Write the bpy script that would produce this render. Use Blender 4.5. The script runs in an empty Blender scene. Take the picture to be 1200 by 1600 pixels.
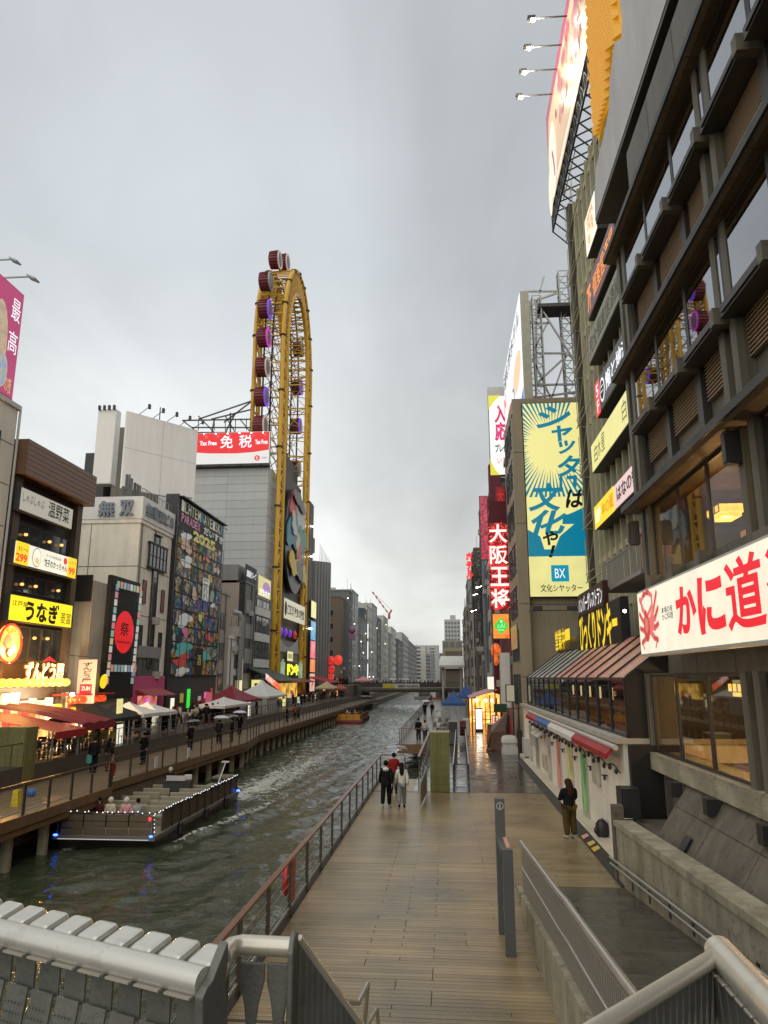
import bpy, bmesh, math, random
from mathutils import Vector, Matrix, Euler
random.seed(7)
R = math.radians
scn = bpy.context.scene
COL = scn.collection
# ---------------- camera
cam_d = bpy.data.cameras.new('camera'); cam = bpy.data.objects.new('camera', cam_d); COL.objects.link(cam)
cam.location = (0, 0, 4.9); cam.rotation_euler = (R(90+12.645), 0, R(4.85))
cam_d.sensor_fit = 'VERTICAL'; cam_d.sensor_height = 36; cam_d.lens = 25.875
cam_d.clip_start = 0.05; cam_d.clip_end = 5000
scn.camera = cam
# ---------------- sky: overcast dusk
SUN_EL, SUN_AZ = R(48), R(186)
wd = bpy.data.worlds.new('World'); scn.world = wd; wd.use_nodes = True
nt = wd.node_tree; nt.nodes.clear(); N = nt.nodes.new; L = nt.links.new
out = N('ShaderNodeOutputWorld'); bg1 = N('ShaderNodeBackground'); bg2 = N('ShaderNodeBackground'); add = N('ShaderNodeAddShader')
sky = N('ShaderNodeTexSky'); sky.sky_type = 'NISHITA'; sky.sun_disc = False; sky.sun_elevation = SUN_EL; sky.sun_rotation = SUN_AZ
L(sky.outputs[0], bg1.inputs[0]); bg1.inputs[1].default_value = 0.005
tc = N('ShaderNodeTexCoord'); sep = N('ShaderNodeSeparateXYZ'); L(tc.outputs['Generated'], sep.inputs[0])
def mth(op, a, b=None, c=None):
    n = N('ShaderNodeMath'); n.operation = op
    for i, v in enumerate((a, b, c)):
        if v is None: continue
        if isinstance(v, (int, float)): n.inputs[i].default_value = v
        else: L(v, n.inputs[i])
    return n.outputs[0]
zc = mth('ADD', mth('MAXIMUM', sep.outputs[2], 0.0), 0.16)
comb = N('ShaderNodeCombineXYZ'); L(mth('DIVIDE', sep.outputs[0], zc), comb.inputs[0]); L(mth('DIVIDE', sep.outputs[1], zc), comb.inputs[1])
def noise(vec, sc, det, dist=0.0, rough=.5):
    n = N('ShaderNodeTexNoise'); n.inputs['Scale'].default_value = sc; n.inputs['Detail'].default_value = det
    n.inputs['Distortion'].default_value = dist; n.inputs['Roughness'].default_value = rough; L(vec, n.inputs['Vector']); return n.outputs[0]
mp = N('ShaderNodeMapping'); mp.inputs['Rotation'].default_value = (0, 0, R(35)); mp.inputs['Scale'].default_value = (1.0, .42, 1); L(comb.outputs[0], mp.inputs[0])
n1 = noise(mp.outputs[0], .75, 5, .5, .45); n2 = noise(mp.outputs[0], 2.4, 7, .8, .5)
ramp = N('ShaderNodeValToRGB'); L(sep.outputs[2], ramp.inputs[0])
el = ramp.color_ramp.elements
el[0].position = 0.0; el[0].color = (.50, .50, .475, 1)
el[1].position = 1.0; el[1].color = (.42, .445, .45, 1)
for p, c in ((.12, (.49, .495, .475)), (.3, (.412, .425, .423)), (.5, (.352, .374, .388)), (.75, (.385, .408, .426))):
    e = el.new(p); e.color = (*c, 1)
cl = mth('ADD', mth('MULTIPLY', mth('SUBTRACT', n1, .50), 1.75), mth('MULTIPLY', mth('SUBTRACT', n2, .5), .42))
fac = mth('ADD', 1.0, cl)
mul = N('ShaderNodeVectorMath'); mul.operation = 'SCALE'; L(ramp.outputs[0], mul.inputs[0]); L(fac, mul.inputs['Scale'])
L(mul.outputs[0], bg2.inputs[0]); bg2.inputs[1].default_value = 1.62
L(bg1.outputs[0], add.inputs[0]); L(bg2.outputs[0], add.inputs[1]); L(add.outputs[0], out.inputs[0])
sd = bpy.data.lights.new('sun', 'SUN'); sun = bpy.data.objects.new('sun', sd); COL.objects.link(sun)
sd.energy = 1.5; sd.angle = R(100); sd.color = (1, .90, .74)
sun.rotation_euler = (R(90)-SUN_EL, 0, R(180)-SUN_AZ)
vs = scn.view_settings; vs.view_transform = 'Standard'; vs.look = 'None'; vs.exposure = 0; vs.gamma = 1; vs.use_curve_mapping = False
cy = scn.cycles
cy.use_denoising = True; cy.max_bounces = 6; cy.diffuse_bounces = 2; cy.glossy_bounces = 3; cy.transmission_bounces = 4; cy.transparent_max_bounces = 8
cy.caustics_reflective = False; cy.caustics_refractive = False; cy.sample_clamp_indirect = 6; cy.blur_glossy = .5

# ---------------- materials
MATS = {}
def M(name, col, rough=.7, metal=0, var=.15, sc=2.0, bump=0, bsc=None, streak=0, spec=None, stretch=(1, 1, 1), objrand=0, coat=0, dirt=0, patch=0):
    if name in MATS: return MATS[name]
    m = bpy.data.materials.new(name); m.use_nodes = True; nt = m.node_tree; b = nt.nodes['Principled BSDF']; n_ = nt.nodes.new; l_ = nt.links.new
    b.inputs['Roughness'].default_value = rough; b.inputs['Metallic'].default_value = metal
    if spec is None and rough > .45 and not metal: spec = .22
    if spec is not None: b.inputs['Specular IOR Level'].default_value = spec
    if coat: b.inputs['Coat Weight'].default_value = coat; b.inputs['Coat Roughness'].default_value = .12
    tc = n_('ShaderNodeTexCoord'); mp = n_('ShaderNodeMapping'); mp.inputs['Scale'].default_value = stretch; l_(tc.outputs['Object'], mp.inputs[0])
    fac = None
    def noi(scale, det=5, st=None):
        n = n_('ShaderNodeTexNoise'); n.inputs['Scale'].default_value = scale; n.inputs['Detail'].default_value = det; n.inputs['Roughness'].default_value = .6
        if st:
            q = n_('ShaderNodeMapping'); q.inputs['Scale'].default_value = st; l_(tc.outputs['Object'], q.inputs[0]); l_(q.outputs[0], n.inputs['Vector'])
        else: l_(mp.outputs[0], n.inputs['Vector'])
        return n.outputs[0]
    def ma(op, a, b_):
        k = n_('ShaderNodeMath'); k.operation = op
        for i, v in enumerate((a, b_)):
            if isinstance(v, (int, float)): k.inputs[i].default_value = v
            else: l_(v, k.inputs[i])
        return k.outputs[0]
    f = ma('ADD', 1.0, ma('MULTIPLY', ma('SUBTRACT', noi(sc), .5), var*3))
    if streak: f = ma('MULTIPLY', f, ma('ADD', 1.0, ma('MULTIPLY', ma('SUBTRACT', noi(2.2, 6, (1, 1, .09)), .55), streak*3)))
    if patch:
        gg = n_('ShaderNodeNewGeometry'); q = n_('ShaderNodeTexNoise'); q.inputs['Scale'].default_value = .45; q.inputs['Detail'].default_value = 5; l_(gg.outputs['Position'], q.inputs['Vector']); f = ma('MULTIPLY', f, ma('ADD', 1.0, ma('MULTIPLY', ma('SUBTRACT', q.outputs[0], .5), patch*3)))
    if dirt:
        f = ma('MULTIPLY', f, ma('SUBTRACT', 1.0, ma('MULTIPLY', ma('GREATER_THAN', noi(sc*4, 8), .6), dirt)))
    if objrand:
        oi = n_('ShaderNodeObjectInfo'); f = ma('MULTIPLY', f, ma('ADD', 1-objrand, ma('MULTIPLY', oi.outputs['Random'], 2*objrand)))
    v = n_('ShaderNodeVectorMath'); v.operation = 'SCALE'; v.inputs[0].default_value = col[:3]; l_(f, v.inputs['Scale']); l_(v.outputs[0], b.inputs['Base Color'])
    if var:
        if patch: rough = ma('ADD', rough-.14, ma('MULTIPLY', q.outputs[0], .32)); rk_ = .1
        else: rk_ = .25*min(1, rough*2)
        rr = ma('ADD', rough, ma('MULTIPLY', ma('SUBTRACT', noi(sc*1.7), .5), rk_)); l_(rr, b.inputs['Roughness'])
    if bump:
        bp = n_('ShaderNodeBump'); bp.inputs['Strength'].default_value = min(1, bump); bp.inputs['Distance'].default_value = .02; l_(noi(bsc or sc*8, 4), bp.inputs['Height']); l_(bp.outputs[0], b.inputs['Normal'])
    MATS[name] = m; return m
def E(name, col, st=1.0, sample=False, var=0, sc=1.0, col2=None, stretch=(1, 1, 1)):
    if name in MATS: return MATS[name]
    m = bpy.data.materials.new(name); m.use_nodes = True; nt = m.node_tree; b = nt.nodes['Principled BSDF']
    b.inputs['Base Color'].default_value = (*[c*.25 for c in col[:3]], 1); b.inputs['Roughness'].default_value = .35
    b.inputs['Emission Color'].default_value = (*col[:3], 1); b.inputs['Emission Strength'].default_value = st
    if var or col2:
        tc = nt.nodes.new('ShaderNodeTexCoord'); mp = nt.nodes.new('ShaderNodeMapping'); mp.inputs['Scale'].default_value = stretch
        n = nt.nodes.new('ShaderNodeTexNoise'); n.inputs['Scale'].default_value = sc; n.inputs['Detail'].default_value = 4; r = nt.nodes.new('ShaderNodeValToRGB')
        r.color_ramp.elements[0].position = .35; r.color_ramp.elements[1].position = .62
        c2 = col2 or [c*(1-var) for c in col]
        r.color_ramp.elements[0].color = (*c2[:3], 1); r.color_ramp.elements[1].color = (*col[:3], 1)
        nt.links.new(tc.outputs['Object'], mp.inputs[0]); nt.links.new(mp.outputs[0], n.inputs['Vector']); nt.links.new(n.outputs[0], r.inputs[0]); nt.links.new(r.outputs[0], b.inputs['Emission Color'])
    m.cycles.emission_sampling = 'FRONT_BACK' if sample else 'NONE'
    MATS[name] = m; return m
def node_mat(name):
    m = bpy.data.materials.new(name); m.use_nodes = True; MATS[name] = m
    return m, m.node_tree, m.node_tree.nodes['Principled BSDF']
def glass(name, tint=(.5, .55, .5), mixf=.55, rough=.03):
    if name in MATS: return MATS[name]
    m = bpy.data.materials.new(name); m.use_nodes = True; nt = m.node_tree; nt.nodes.clear()
    o = nt.nodes.new('ShaderNodeOutputMaterial'); g = nt.nodes.new('ShaderNodeBsdfGlossy'); t = nt.nodes.new('ShaderNodeBsdfTransparent'); x = nt.nodes.new('ShaderNodeMixShader')
    f = nt.nodes.new('ShaderNodeFresnel'); f.inputs[0].default_value = 1.5; a = nt.nodes.new('ShaderNodeMath'); a.operation = 'ADD'; a.inputs[1].default_value = mixf
    g.inputs['Roughness'].default_value = rough; g.inputs['Color'].default_value = (.8, .82, .85, 1); t.inputs['Color'].default_value = (*tint, 1)
    nt.links.new(f.outputs[0], a.inputs[0]); gb = nt.nodes.new('ShaderNodeNewGeometry'); k1 = nt.nodes.new('ShaderNodeMath'); k1.operation = 'SUBTRACT'; k1.inputs[0].default_value = 1; k2 = nt.nodes.new('ShaderNodeMath'); k2.operation = 'MULTIPLY'; nt.links.new(gb.outputs['Backfacing'], k1.inputs[1]); nt.links.new(k1.outputs[0], k2.inputs[0]); nt.links.new(a.outputs[0], k2.inputs[1]); nt.links.new(k2.outputs[0], x.inputs[0]); nt.links.new(t.outputs[0], x.inputs[1]); nt.links.new(g.outputs[0], x.inputs[2]); nt.links.new(x.outputs[0], o.inputs[0])
    MATS[name] = m; return m

# ---------------- mesh builder
class MB:
    def __init__(s): s.v = []; s.f = []; s.smooth = False
    def box(s, x0, x1, y0, y1, z0, z1):
        b = len(s.v); x0, x1 = sorted((x0, x1)); y0, y1 = sorted((y0, y1)); z0, z1 = sorted((z0, z1))
        s.v += [(x, y, z) for z in (z0, z1) for y in (y0, y1) for x in (x0, x1)]
        s.f += [tuple(b+i for i in q) for q in ((0, 2, 3, 1), (4, 5, 7, 6), (0, 1, 5, 4), (2, 6, 7, 3), (0, 4, 6, 2), (1, 3, 7, 5))]; return s
    def cbox(s, c, sx, sy, sz): return s.box(c[0]-sx/2, c[0]+sx/2, c[1]-sy/2, c[1]+sy/2, c[2]-sz/2, c[2]+sz/2)
    def tube(s, pts, r, n=6, caps=True, closed=False):
        pts = [Vector(p) for p in pts]; b0 = len(s.v); m = len(pts); rs = r if isinstance(r, (list, tuple)) else [r]*m
        up = Vector((0, 0, 1)); d0 = (pts[1]-pts[0]).normalized()
        if abs(d0.z) > .9: up = Vector((0, 1, 0))
        for i, p in enumerate(pts):
            a = pts[i-1] if (i > 0 or closed) else p; c = pts[(i+1) % m] if (i < m-1 or closed) else p
            d = ((c-p).normalized() if c is not p else Vector())+((p-a).normalized() if a is not p else Vector()); d.normalize()
            u = d.cross(up)
            if u.length < .05: u = d.cross(Vector((1, 0, 0)))
            u.normalize(); w = u.cross(d).normalized()
            off = math.pi/n
            s.v += [tuple(p+u*math.cos(off+2*math.pi*k/n)*rs[i]+w*math.sin(off+2*math.pi*k/n)*rs[i]) for k in range(n)]
        for i in range(m if closed else m-1):
            j = (i+1) % m
            for k in range(n):
                k2 = (k+1) % n; s.f.append((b0+i*n+k, b0+j*n+k, b0+j*n+k2, b0+i*n+k2))
        if caps and not closed: s.f.append(tuple(b0+k for k in range(n))); s.f.append(tuple(b0+(m-1)*n+k for k in reversed(range(n))))
        return s
    def bar(s, p, q, r, n=4): return s.tube([p, q], r, n)
    def poly(s, pts): b = len(s.v); s.v += [tuple(p) for p in pts]; s.f.append(tuple(range(b, b+len(pts)))); return s
    def prism(s, pts, vec):
        b = len(s.v); n = len(pts); vec = Vector(vec); s.v += [tuple(p) for p in pts]+[tuple(Vector(p)+vec) for p in pts]
        s.f.append(tuple(b+i for i in range(n))); s.f.append(tuple(b+n+i for i in reversed(range(n))))
        for i in range(n): j = (i+1) % n; s.f.append((b+i, b+n+i, b+n+j, b+j))
        return s
    def lathe(s, c, prof, axis=(0, 0, 1), n=12):
        ax = Vector(axis).normalized(); u = ax.cross(Vector((0, 0, 1)) if abs(ax.z) < .9 else Vector((1, 0, 0))).normalized(); w = ax.cross(u); b = len(s.v); c = Vector(c)
        for r, h in prof: s.v += [tuple(c+ax*h+(u*math.cos(2*math.pi*k/n)+w*math.sin(2*math.pi*k/n))*max(r, .0005)) for k in range(n)]
        for i in range(len(prof)-1):
            for k in range(n): k2 = (k+1) % n; s.f.append((b+i*n+k, b+i*n+k2, b+(i+1)*n+k2, b+(i+1)*n+k))
        s.f.append(tuple(b+k for k in reversed(range(n)))); s.f.append(tuple(b+(len(prof)-1)*n+k for k in range(n))); return s
    def ball(s, c, rx, ry, rz, n=10, m=7):
        prof = [(math.sin(math.pi*i/m), -math.cos(math.pi*i/m)) for i in range(m+1)]; b = len(s.v); s.lathe((0, 0, 0), prof, (0, 0, 1), n)
        for i in range(b, len(s.v)): x, y, z = s.v[i]; s.v[i] = (c[0]+x*rx, c[1]+y*ry, c[2]+z*rz)
        return s
    def mesh(s, name, org=(0, 0, 0), mat=None):
        me = bpy.data.meshes.new(name); ox, oy, oz = org
        me.from_pydata([(x-ox, y-oy, z-oz) for x, y, z in s.v], [], s.f); me.validate()
        bm = bmesh.new(); bm.from_mesh(me); bmesh.ops.recalc_face_normals(bm, faces=bm.faces); bm.to_mesh(me); bm.free()
        if s.smooth:
            me.shade_smooth()
            try: me.set_sharp_from_angle(angle=R(38))
            except Exception: pass
        if mat: me.materials.append(mat)
        return me
def wloc(o):
    v = Vector((0, 0, 0))
    while o: v += o.location; o = o.parent
    return v
def thing(name, label, cat, loc=(0, 0, 0), group=None, kind=None, rot=0):
    o = bpy.data.objects.new(name, None); o.empty_display_size = .2; COL.objects.link(o); o.location = loc; o.rotation_euler = (0, 0, rot); o['label'] = label; o['category'] = cat
    if group: o['group'] = group
    if kind: o['kind'] = kind
    return o
def part(name, mb, mat, parent, label=None, world=True, stuff=False, bev=0):
    me = mb.mesh(name, wloc(parent) if world else (0, 0, 0), mat); o = bpy.data.objects.new(name, me); COL.objects.link(o); o.parent = parent
    if label: o['label'] = label
    if stuff: o['kind'] = 'stuff'
    if bev: b = o.modifiers.new('bevel', 'BEVEL'); b.width = bev; b.segments = 2; b.limit_method = 'ANGLE'
    return o
def inst(name, me, parent, loc=(0, 0, 0), sc=(1, 1, 1), rot=(0, 0, 0), mat=None, world=True):
    o = bpy.data.objects.new(name, me); COL.objects.link(o); o.parent = parent
    o.location = Vector(loc)-(wloc(parent) if (world and parent) else Vector((0, 0, 0))); o.scale = sc; o.rotation_euler = rot
    if mat:
        if not me.materials: me.materials.append(mat)
        o.material_slots[0].link = 'OBJECT'; o.material_slots[0].material = mat
    return o
def solo(name, label, cat, mb, mat, org=(0, 0, 0), group=None, kind=None, bev=0):
    o = bpy.data.objects.new(name, mb.mesh(name, org, mat)); COL.objects.link(o); o.location = org
    if label: o['label'] = label
    if cat: o['category'] = cat
    if group: o['group'] = group
    if kind: o['kind'] = kind
    if bev: b = o.modifiers.new('bevel', 'BEVEL'); b.width = bev; b.segments = 2; b.limit_method = 'ANGLE'
    return o
def struct(name, mb, mat): return solo(name, None, None, mb, mat, (0, 0, 0), None, 'structure')
def copy_tree(o, parent=None):
    c = o.copy(); COL.objects.link(c); c.parent = parent
    for ch in list(o.children): copy_tree(ch, c)
    return c
BOX = {}
def ubox(name, mat):
    k = (name, mat.name)
    if k not in BOX: BOX[k] = MB().cbox((0, 0, 0), 1, 1, 1).mesh(name, (0, 0, 0), mat)
    return BOX[k]
def bx(name, mat, parent, x0, x1, y0, y1, z0, z1, label=None):
    o = inst(name, ubox(name, mat), parent, ((x0+x1)/2, (y0+y1)/2, (z0+z1)/2), (abs(x1-x0), abs(y1-y0), abs(z1-z0)))
    if label: o['label'] = label
    return o
# faces: 'R' faces -x (right bank), 'L' faces +x (left bank), 'C' faces -y (towards the camera); c = plane coordinate, a = along, d = outward offset
def fp(face, c, a, z, d=0):
    if face == 'R': return Vector((c-d, a, z))
    if face == 'L': return Vector((c+d, a, z))
    return Vector((a, c-d, z))
FU = {'R': Vector((0, -1, 0)), 'L': Vector((0, 1, 0)), 'C': Vector((1, 0, 0))}
FN = {'R': Vector((-1, 0, 0)), 'L': Vector((1, 0, 0)), 'C': Vector((0, -1, 0))}
def fbox(mb, face, c, a0, a1, z0, z1, d0, d1):
    p = fp(face, c, a0, z0, d0); q = fp(face, c, a1, z1, d1); return mb.box(p.x, q.x, p.y, q.y, p.z, q.z)
def fbx(name, mat, parent, face, c, a0, a1, z0, z1, d0, d1, label=None):
    p = fp(face, c, a0, z0, d0); q = fp(face, c, a1, z1, d1); return bx(name, mat, parent, p.x, q.x, p.y, q.y, p.z, q.z, label)
WIN = {}
def window(parent, face, c, a0, a1, z0, z1, nx=2, nz=1, fm=None, gm=None, fw=.06, d=.07, name='window'):
    w, h = abs(a1-a0), z1-z0; key = (face, round(w, 2), round(h, 2), nx, nz, fw, fm.name, name)
    if key not in WIN:
        mb = MB()
        def q(u0, u1, v0, v1):
            U = FU[face]*1; p = U*u0; r = U*u1; n = FN[face]*d
            mb.box(p.x, r.x+n.x, p.y, r.y+n.y, v0, v1)
        W, H = w/2, h/2
        q(-W, W, -H, -H+fw); q(-W, W, H-fw, H); q(-W, -W+fw, -H+fw, H-fw); q(W-fw, W, -H+fw, H-fw)
        for i in range(1, nx): u = -W+w*i/nx; q(u-fw*.35, u+fw*.35, -H+fw, H-fw)
        for i in range(1, nz): v = -H+h*i/nz; q(-W+fw, W-fw, v-fw*.3, v+fw*.3)
        WIN[key] = mb.mesh(name, (0, 0, 0), fm)
    o = inst(name, WIN[key], parent, fp(face, c, (a0+a1)/2, (z0+z1)/2))
    k2 = ('pane', face, gm.name)
    if k2 not in WIN: WIN[k2] = MB().cbox((0, 0, 0), 1, 1, 1).mesh('pane', (0, 0, 0), gm)
    sc = (w-fw, .02, h-fw) if face == 'C' else (.02, w-fw, h-fw)
    p = inst('pane', WIN[k2], o, FN[face]*.03, sc, world=False)
    return o
# ---------------- lettering
TXT = {}
def text_geo(s, bold=.012, lines=.95, ext=0.0, shear=0):
    k = (s, bold, lines, ext, shear)
    if k in TXT: return TXT[k]
    c = bpy.data.curves.new('lettering', 'FONT'); c.body = s; c.offset = bold; c.resolution_u = 3; c.space_line = lines; c.align_x = 'CENTER'; c.extrude = ext; c.shear = shear
    o = bpy.data.objects.new('t', c); COL.objects.link(o); bpy.context.view_layer.update()
    me = bpy.data.meshes.new_from_object(o.evaluated_get(bpy.context.evaluated_depsgraph_get()))
    vs_ = [tuple(v.co) for v in me.vertices]; fs = [tuple(p.vertices) for p in me.polygons]
    bpy.data.objects.remove(o); bpy.data.curves.remove(c); bpy.data.meshes.remove(me)
    x0 = min(v[0] for v in vs_); x1 = max(v[0] for v in vs_); y0 = min(v[1] for v in vs_); y1 = max(v[1] for v in vs_)
    TXT[k] = ([((v[0]-x0)/(x1-x0), (v[1]-y0)/(y1-y0), v[2]) for v in vs_], fs); return TXT[k]
class Sign:
    """a board standing in a facade plane; u,v in 0..1 from its lower left as read"""
    def __init__(s, name, label, cat, face, c, a0, a1, z0, z1, depth, bm, pm, root=None, group=None, rim=.06, org=None, U=None):
        if U is None:
            s.U = FU[face]; s.N = FN[face]
            lo = min(a0, a1) if face != 'R' else max(a0, a1); s.w = abs(a1-a0); s.O = fp(face, c, lo, z0, 0)
        else:
            s.U = Vector(U).normalized(); s.N = s.U.cross(Vector((0, 0, 1))); s.O = Vector(org); s.w = a1-a0
        s.h = z1-z0; s.k = 0; s.V = Vector((0, 0, 1)); s.lay = .003 if abs(s.O.y) < 30 else .006+abs(s.O.y)*.00006
        s.root = root or thing(name, label, cat, s.O+s.U*s.w/2, group)
        def q(d0, d1, m0): # oriented box
            mb = MB(); p = [s.O+s.U*m0+s.V*m0+s.N*d0, s.O+s.U*(s.w-m0)+s.V*m0+s.N*d0, s.O+s.U*(s.w-m0)+s.V*(s.h-m0)+s.N*d0, s.O+s.U*m0+s.V*(s.h-m0)+s.N*d0]
            return mb.prism(p, s.N*(d1-d0))
        if bm: part('frame', q(-depth, 0, 0), bm, s.root)
        if pm: part('sign_face', q(0, .03, rim), pm, s.root)
    def P(s, u, v, d=None):
        if d is None: d = .03+s.lay*s.k
        return s.O+s.U*(u*s.w)+s.V*(v*s.h)+s.N*d
    def text(s, t, u0, v0, u1, v1, mat, bold=.012, ext=0, shear=0, lines=.95, name='lettering', d=None):
        s.k += 1; vs_, fs = text_geo(t, bold, lines, ext, shear); mb = MB(); base = (.03+s.lay*s.k) if d is None else d; sz = (v1-v0)*s.h
        mb.v = [tuple(s.P(u0+(u1-u0)*x, v0+(v1-v0)*y, base+(z+ext)*sz)) for x, y, z in vs_]; mb.f = fs
        me = bpy.data.meshes.new(name); o_ = wloc(s.root); me.from_pydata([(x-o_.x, y-o_.y, z-o_.z) for x, y, z in mb.v], [], fs); me.materials.append(mat)
        o = bpy.data.objects.new(name, me); COL.objects.link(o); o.parent = s.root; return o
    def shape(s, pts, mat, name='emblem', th=0.0):
        s.k += 1; mb = MB(); pp = [s.P(u, v) for u, v in pts]
        if th: mb.prism(pp, s.N*th)
        else: mb.poly(pp)
        return part(name, mb, mat, s.root)
    def ell(s, cu, cv, ru, rv, mat, name='emblem', n=20, th=0, rot=0):
        pts = []
        for i in range(n):
            a = 2*math.pi*i/n; x = math.cos(a)*ru*s.w; y = math.sin(a)*rv*s.h
            pts.append((cu+(x*math.cos(rot)-y*math.sin(rot))/s.w, cv+(x*math.sin(rot)+y*math.cos(rot))/s.h))
        return s.shape(pts, mat, name, th)
    def blob(s, cu, cv, ru, rv, mat, name='patch', th=0, seed=0):
        rg = random.Random(seed); ph = [rg.uniform(0, 6.3) for _ in range(4)]; n = 26; pts = []
        for i in range(n): a = 2*math.pi*i/n; k = 1+.28*math.sin(2*a+ph[0])+.20*math.sin(3*a+ph[1])+.10*math.sin(5*a+ph[2]); pts.append((min(.99, max(.01, cu+math.cos(a)*ru*k)), min(.99, max(.005, cv+math.sin(a)*rv*k))))
        return s.shape(pts, mat, name, th)
    def rect(s, u0, v0, u1, v1, mat, name='panel', th=0): return s.shape([(u0, v0), (u1, v0), (u1, v1), (u0, v1)], mat, name, th)
    def stroke(s, pts, w, mat, name='emblem'):
        s.k += 1; mb = MB()
        for (a, b) in zip(pts[:-1], pts[1:]):
            p = s.P(*a); q = s.P(*b); d = (q-p).normalized(); n = d.cross(s.N)*w/2; mb.poly([p-n, q-n, q+n, p+n])
        for a in pts:
            p = s.P(*a, .03+s.lay*s.k+.0006); mb.poly([p+(s.U*math.cos(k)+s.V*math.sin(k))*w/2 for k in [i*math.pi/4 for i in range(8)]])
        return part(name, mb, mat, s.root)
# ================= palette
conc = M('concrete', (.35, .32, .235), .72, var=.34, sc=1.8, bump=.6, bsc=16, streak=.5, dirt=.35)
conc_d = M('dark_concrete', (.15, .13, .10), .7, var=.3, sc=1.7, bump=.4, bsc=12, streak=.5, dirt=.3)
conc_l = M('pale_concrete', (.42, .38, .31), .75, var=.12, sc=.8, streak=.15)
white = M('white_paint', (.72, .71, .68), .5, var=.06, sc=.6, streak=.06)
cream = M('cream_wall', (.80, .75, .63), .6, var=.1, sc=.9, streak=.16, bump=.1)
blk = M('black_metal', (.018, .018, .02), .45, var=.2)
dgrey = M('dark_grey', (.06, .062, .062), .5, var=.2, sc=1)
mgrey = M('mid_grey', (.27, .27, .26), .6, var=.15, sc=.7, streak=.12)
lgrey = M('light_grey', (.50, .50, .485), .6, var=.1, sc=.6, streak=.12)
steel = M('brushed_steel', (.46, .455, .42), .34, metal=.75, var=.1, sc=3)
gsteel = M('galvanised_steel', (.30, .31, .31), .5, metal=.5, var=.15, sc=3)
dglass = M('dark_glass', (.03, .035, .038), .06, var=0, spec=.8)
sglass = M('grey_glass', (.10, .115, .12), .12, var=.2, sc=.5, spec=.8)
woodrail = M('rail_wood', (.17, .075, .04), .35, var=.2, sc=6, stretch=(1, .2, 1))
bronze = M('bronze_post', (.055, .042, .032), .4, metal=.3, var=.2)
wood = M('deck_wood', (.245, .185, .100), .30, var=.42, patch=.62, sc=1.0, stretch=(.35, 7, 1), bump=.25, bsc=6, objrand=.16, spec=.42)
woodL = M('deck_wood_far', (.17, .115, .06), .42, var=.25, sc=1.0, stretch=(.5, 4, 1), spec=.55)
fascia = M('deck_fascia', (.17, .105, .055), .5, var=.25, sc=2)
green_tile = M('mossy_panel', (.17, .165, .065), .5, var=.25, sc=2, streak=.25)
redm = M('red_paint', (.45, .02, .02), .4, var=.15)
red_fab = M('red_canvas', (.32, .018, .022), .55, var=.15, sc=1.5)
maroon = M('maroon_canvas', (.20, .02, .03), .6, var=.15)
whitefab = M('white_canvas', (.62, .62, .60), .7, var=.08)
blackfab = M('black_canvas', (.02, .02, .022), .7, var=.2)
bluefab = M('blue_canvas', (.035, .085, .24), .6, var=.12)
pinkp = M('pink_paint', (.55, .10, .22), .5, var=.08)
brownw = M('brown_cladding', (.16, .085, .045), .45, var=.15, sc=1, stretch=(1, 1, 8))
yel = M('yellow_paint', (.50, .27, .008), .38, var=.10, sc=1.2)
BLKI = M('black_ink', (.012, .012, .012), .5, var=0)
# lit materials
LW = E('lit_white', (.98, .93, .76), .95, True, var=.12, sc=.9); LWc = E('lit_cool_white', (.93, .96, 1), 1.0)
LY = E('lit_yellow', (1, .70, .02), .95, True); LYp = E('lit_pale_yellow', (.92, .86, .34), .84, True, var=.12, sc=.8)
LR = E('lit_red', (1, .025, .03), .9); LRd = E('lit_deep_red', (.75, .01, .015), .7); LO = E('lit_orange', (1, .30, .03), 1.0, True); LWm = E('lit_warm', (1, .62, .25), 1.6, True)
LWs = E('warm_bulb', (1, .80, .50), 14, True); LP = E('lit_pink', (1, .12, .35), .8); LB = E('lit_blue', (.03, .12, 1), 2.0); LC = E('lit_cyan', (.15, .55, .85), .9); LV = E('lit_violet', (.30, .10, .95), 1.0)
LG = E('lit_green', (.03, .75, .05), .9); LT = E('lit_teal', (.0, .23, .36), .75); INT = E('warm_interior', (1, .52, .17), 1.5, True, sc=1.3, col2=(.10, .035, .01)); INTd = E('dim_interior', (.42, .20, .07), .5, False, sc=1.1, col2=(.02, .012, .008))
STAR = E('floodlight', (1, .93, .78), 30, True)

# ================= ground, water
wm, wnt, wb = node_mat('canal_water')
wb.inputs['Base Color'].default_value = (.040, .050, .026, 1); wb.inputs['Roughness'].default_value = .045; wb.inputs['IOR'].default_value = 1.33
def wn(sc, det, st, dist=.0, src='Position'):
    g = wnt.nodes.new('ShaderNodeNewGeometry'); mp = wnt.nodes.new('ShaderNodeMapping'); mp.inputs['Scale'].default_value = st; wnt.links.new(g.outputs[src], mp.inputs[0])
    n = wnt.nodes.new('ShaderNodeTexNoise'); n.inputs['Scale'].default_value = sc; n.inputs['Detail'].default_value = det; n.inputs['Distortion'].default_value = dist; wnt.links.new(mp.outputs[0], n.inputs['Vector']); return n.outputs[0]
def wmath(op, a, b):
    k = wnt.nodes.new('ShaderNodeMath'); k.operation = op
    for i, v in enumerate((a, b)):
        if isinstance(v, (int, float)): k.inputs[i].default_value = v
        else: wnt.links.new(v, k.inputs[i])
    return k.outputs[0]
h1 = wn(.8, 5, (1, 1.5, 1), .5); h2 = wn(3.4, 5, (1, 1.4, 1), .3)
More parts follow.
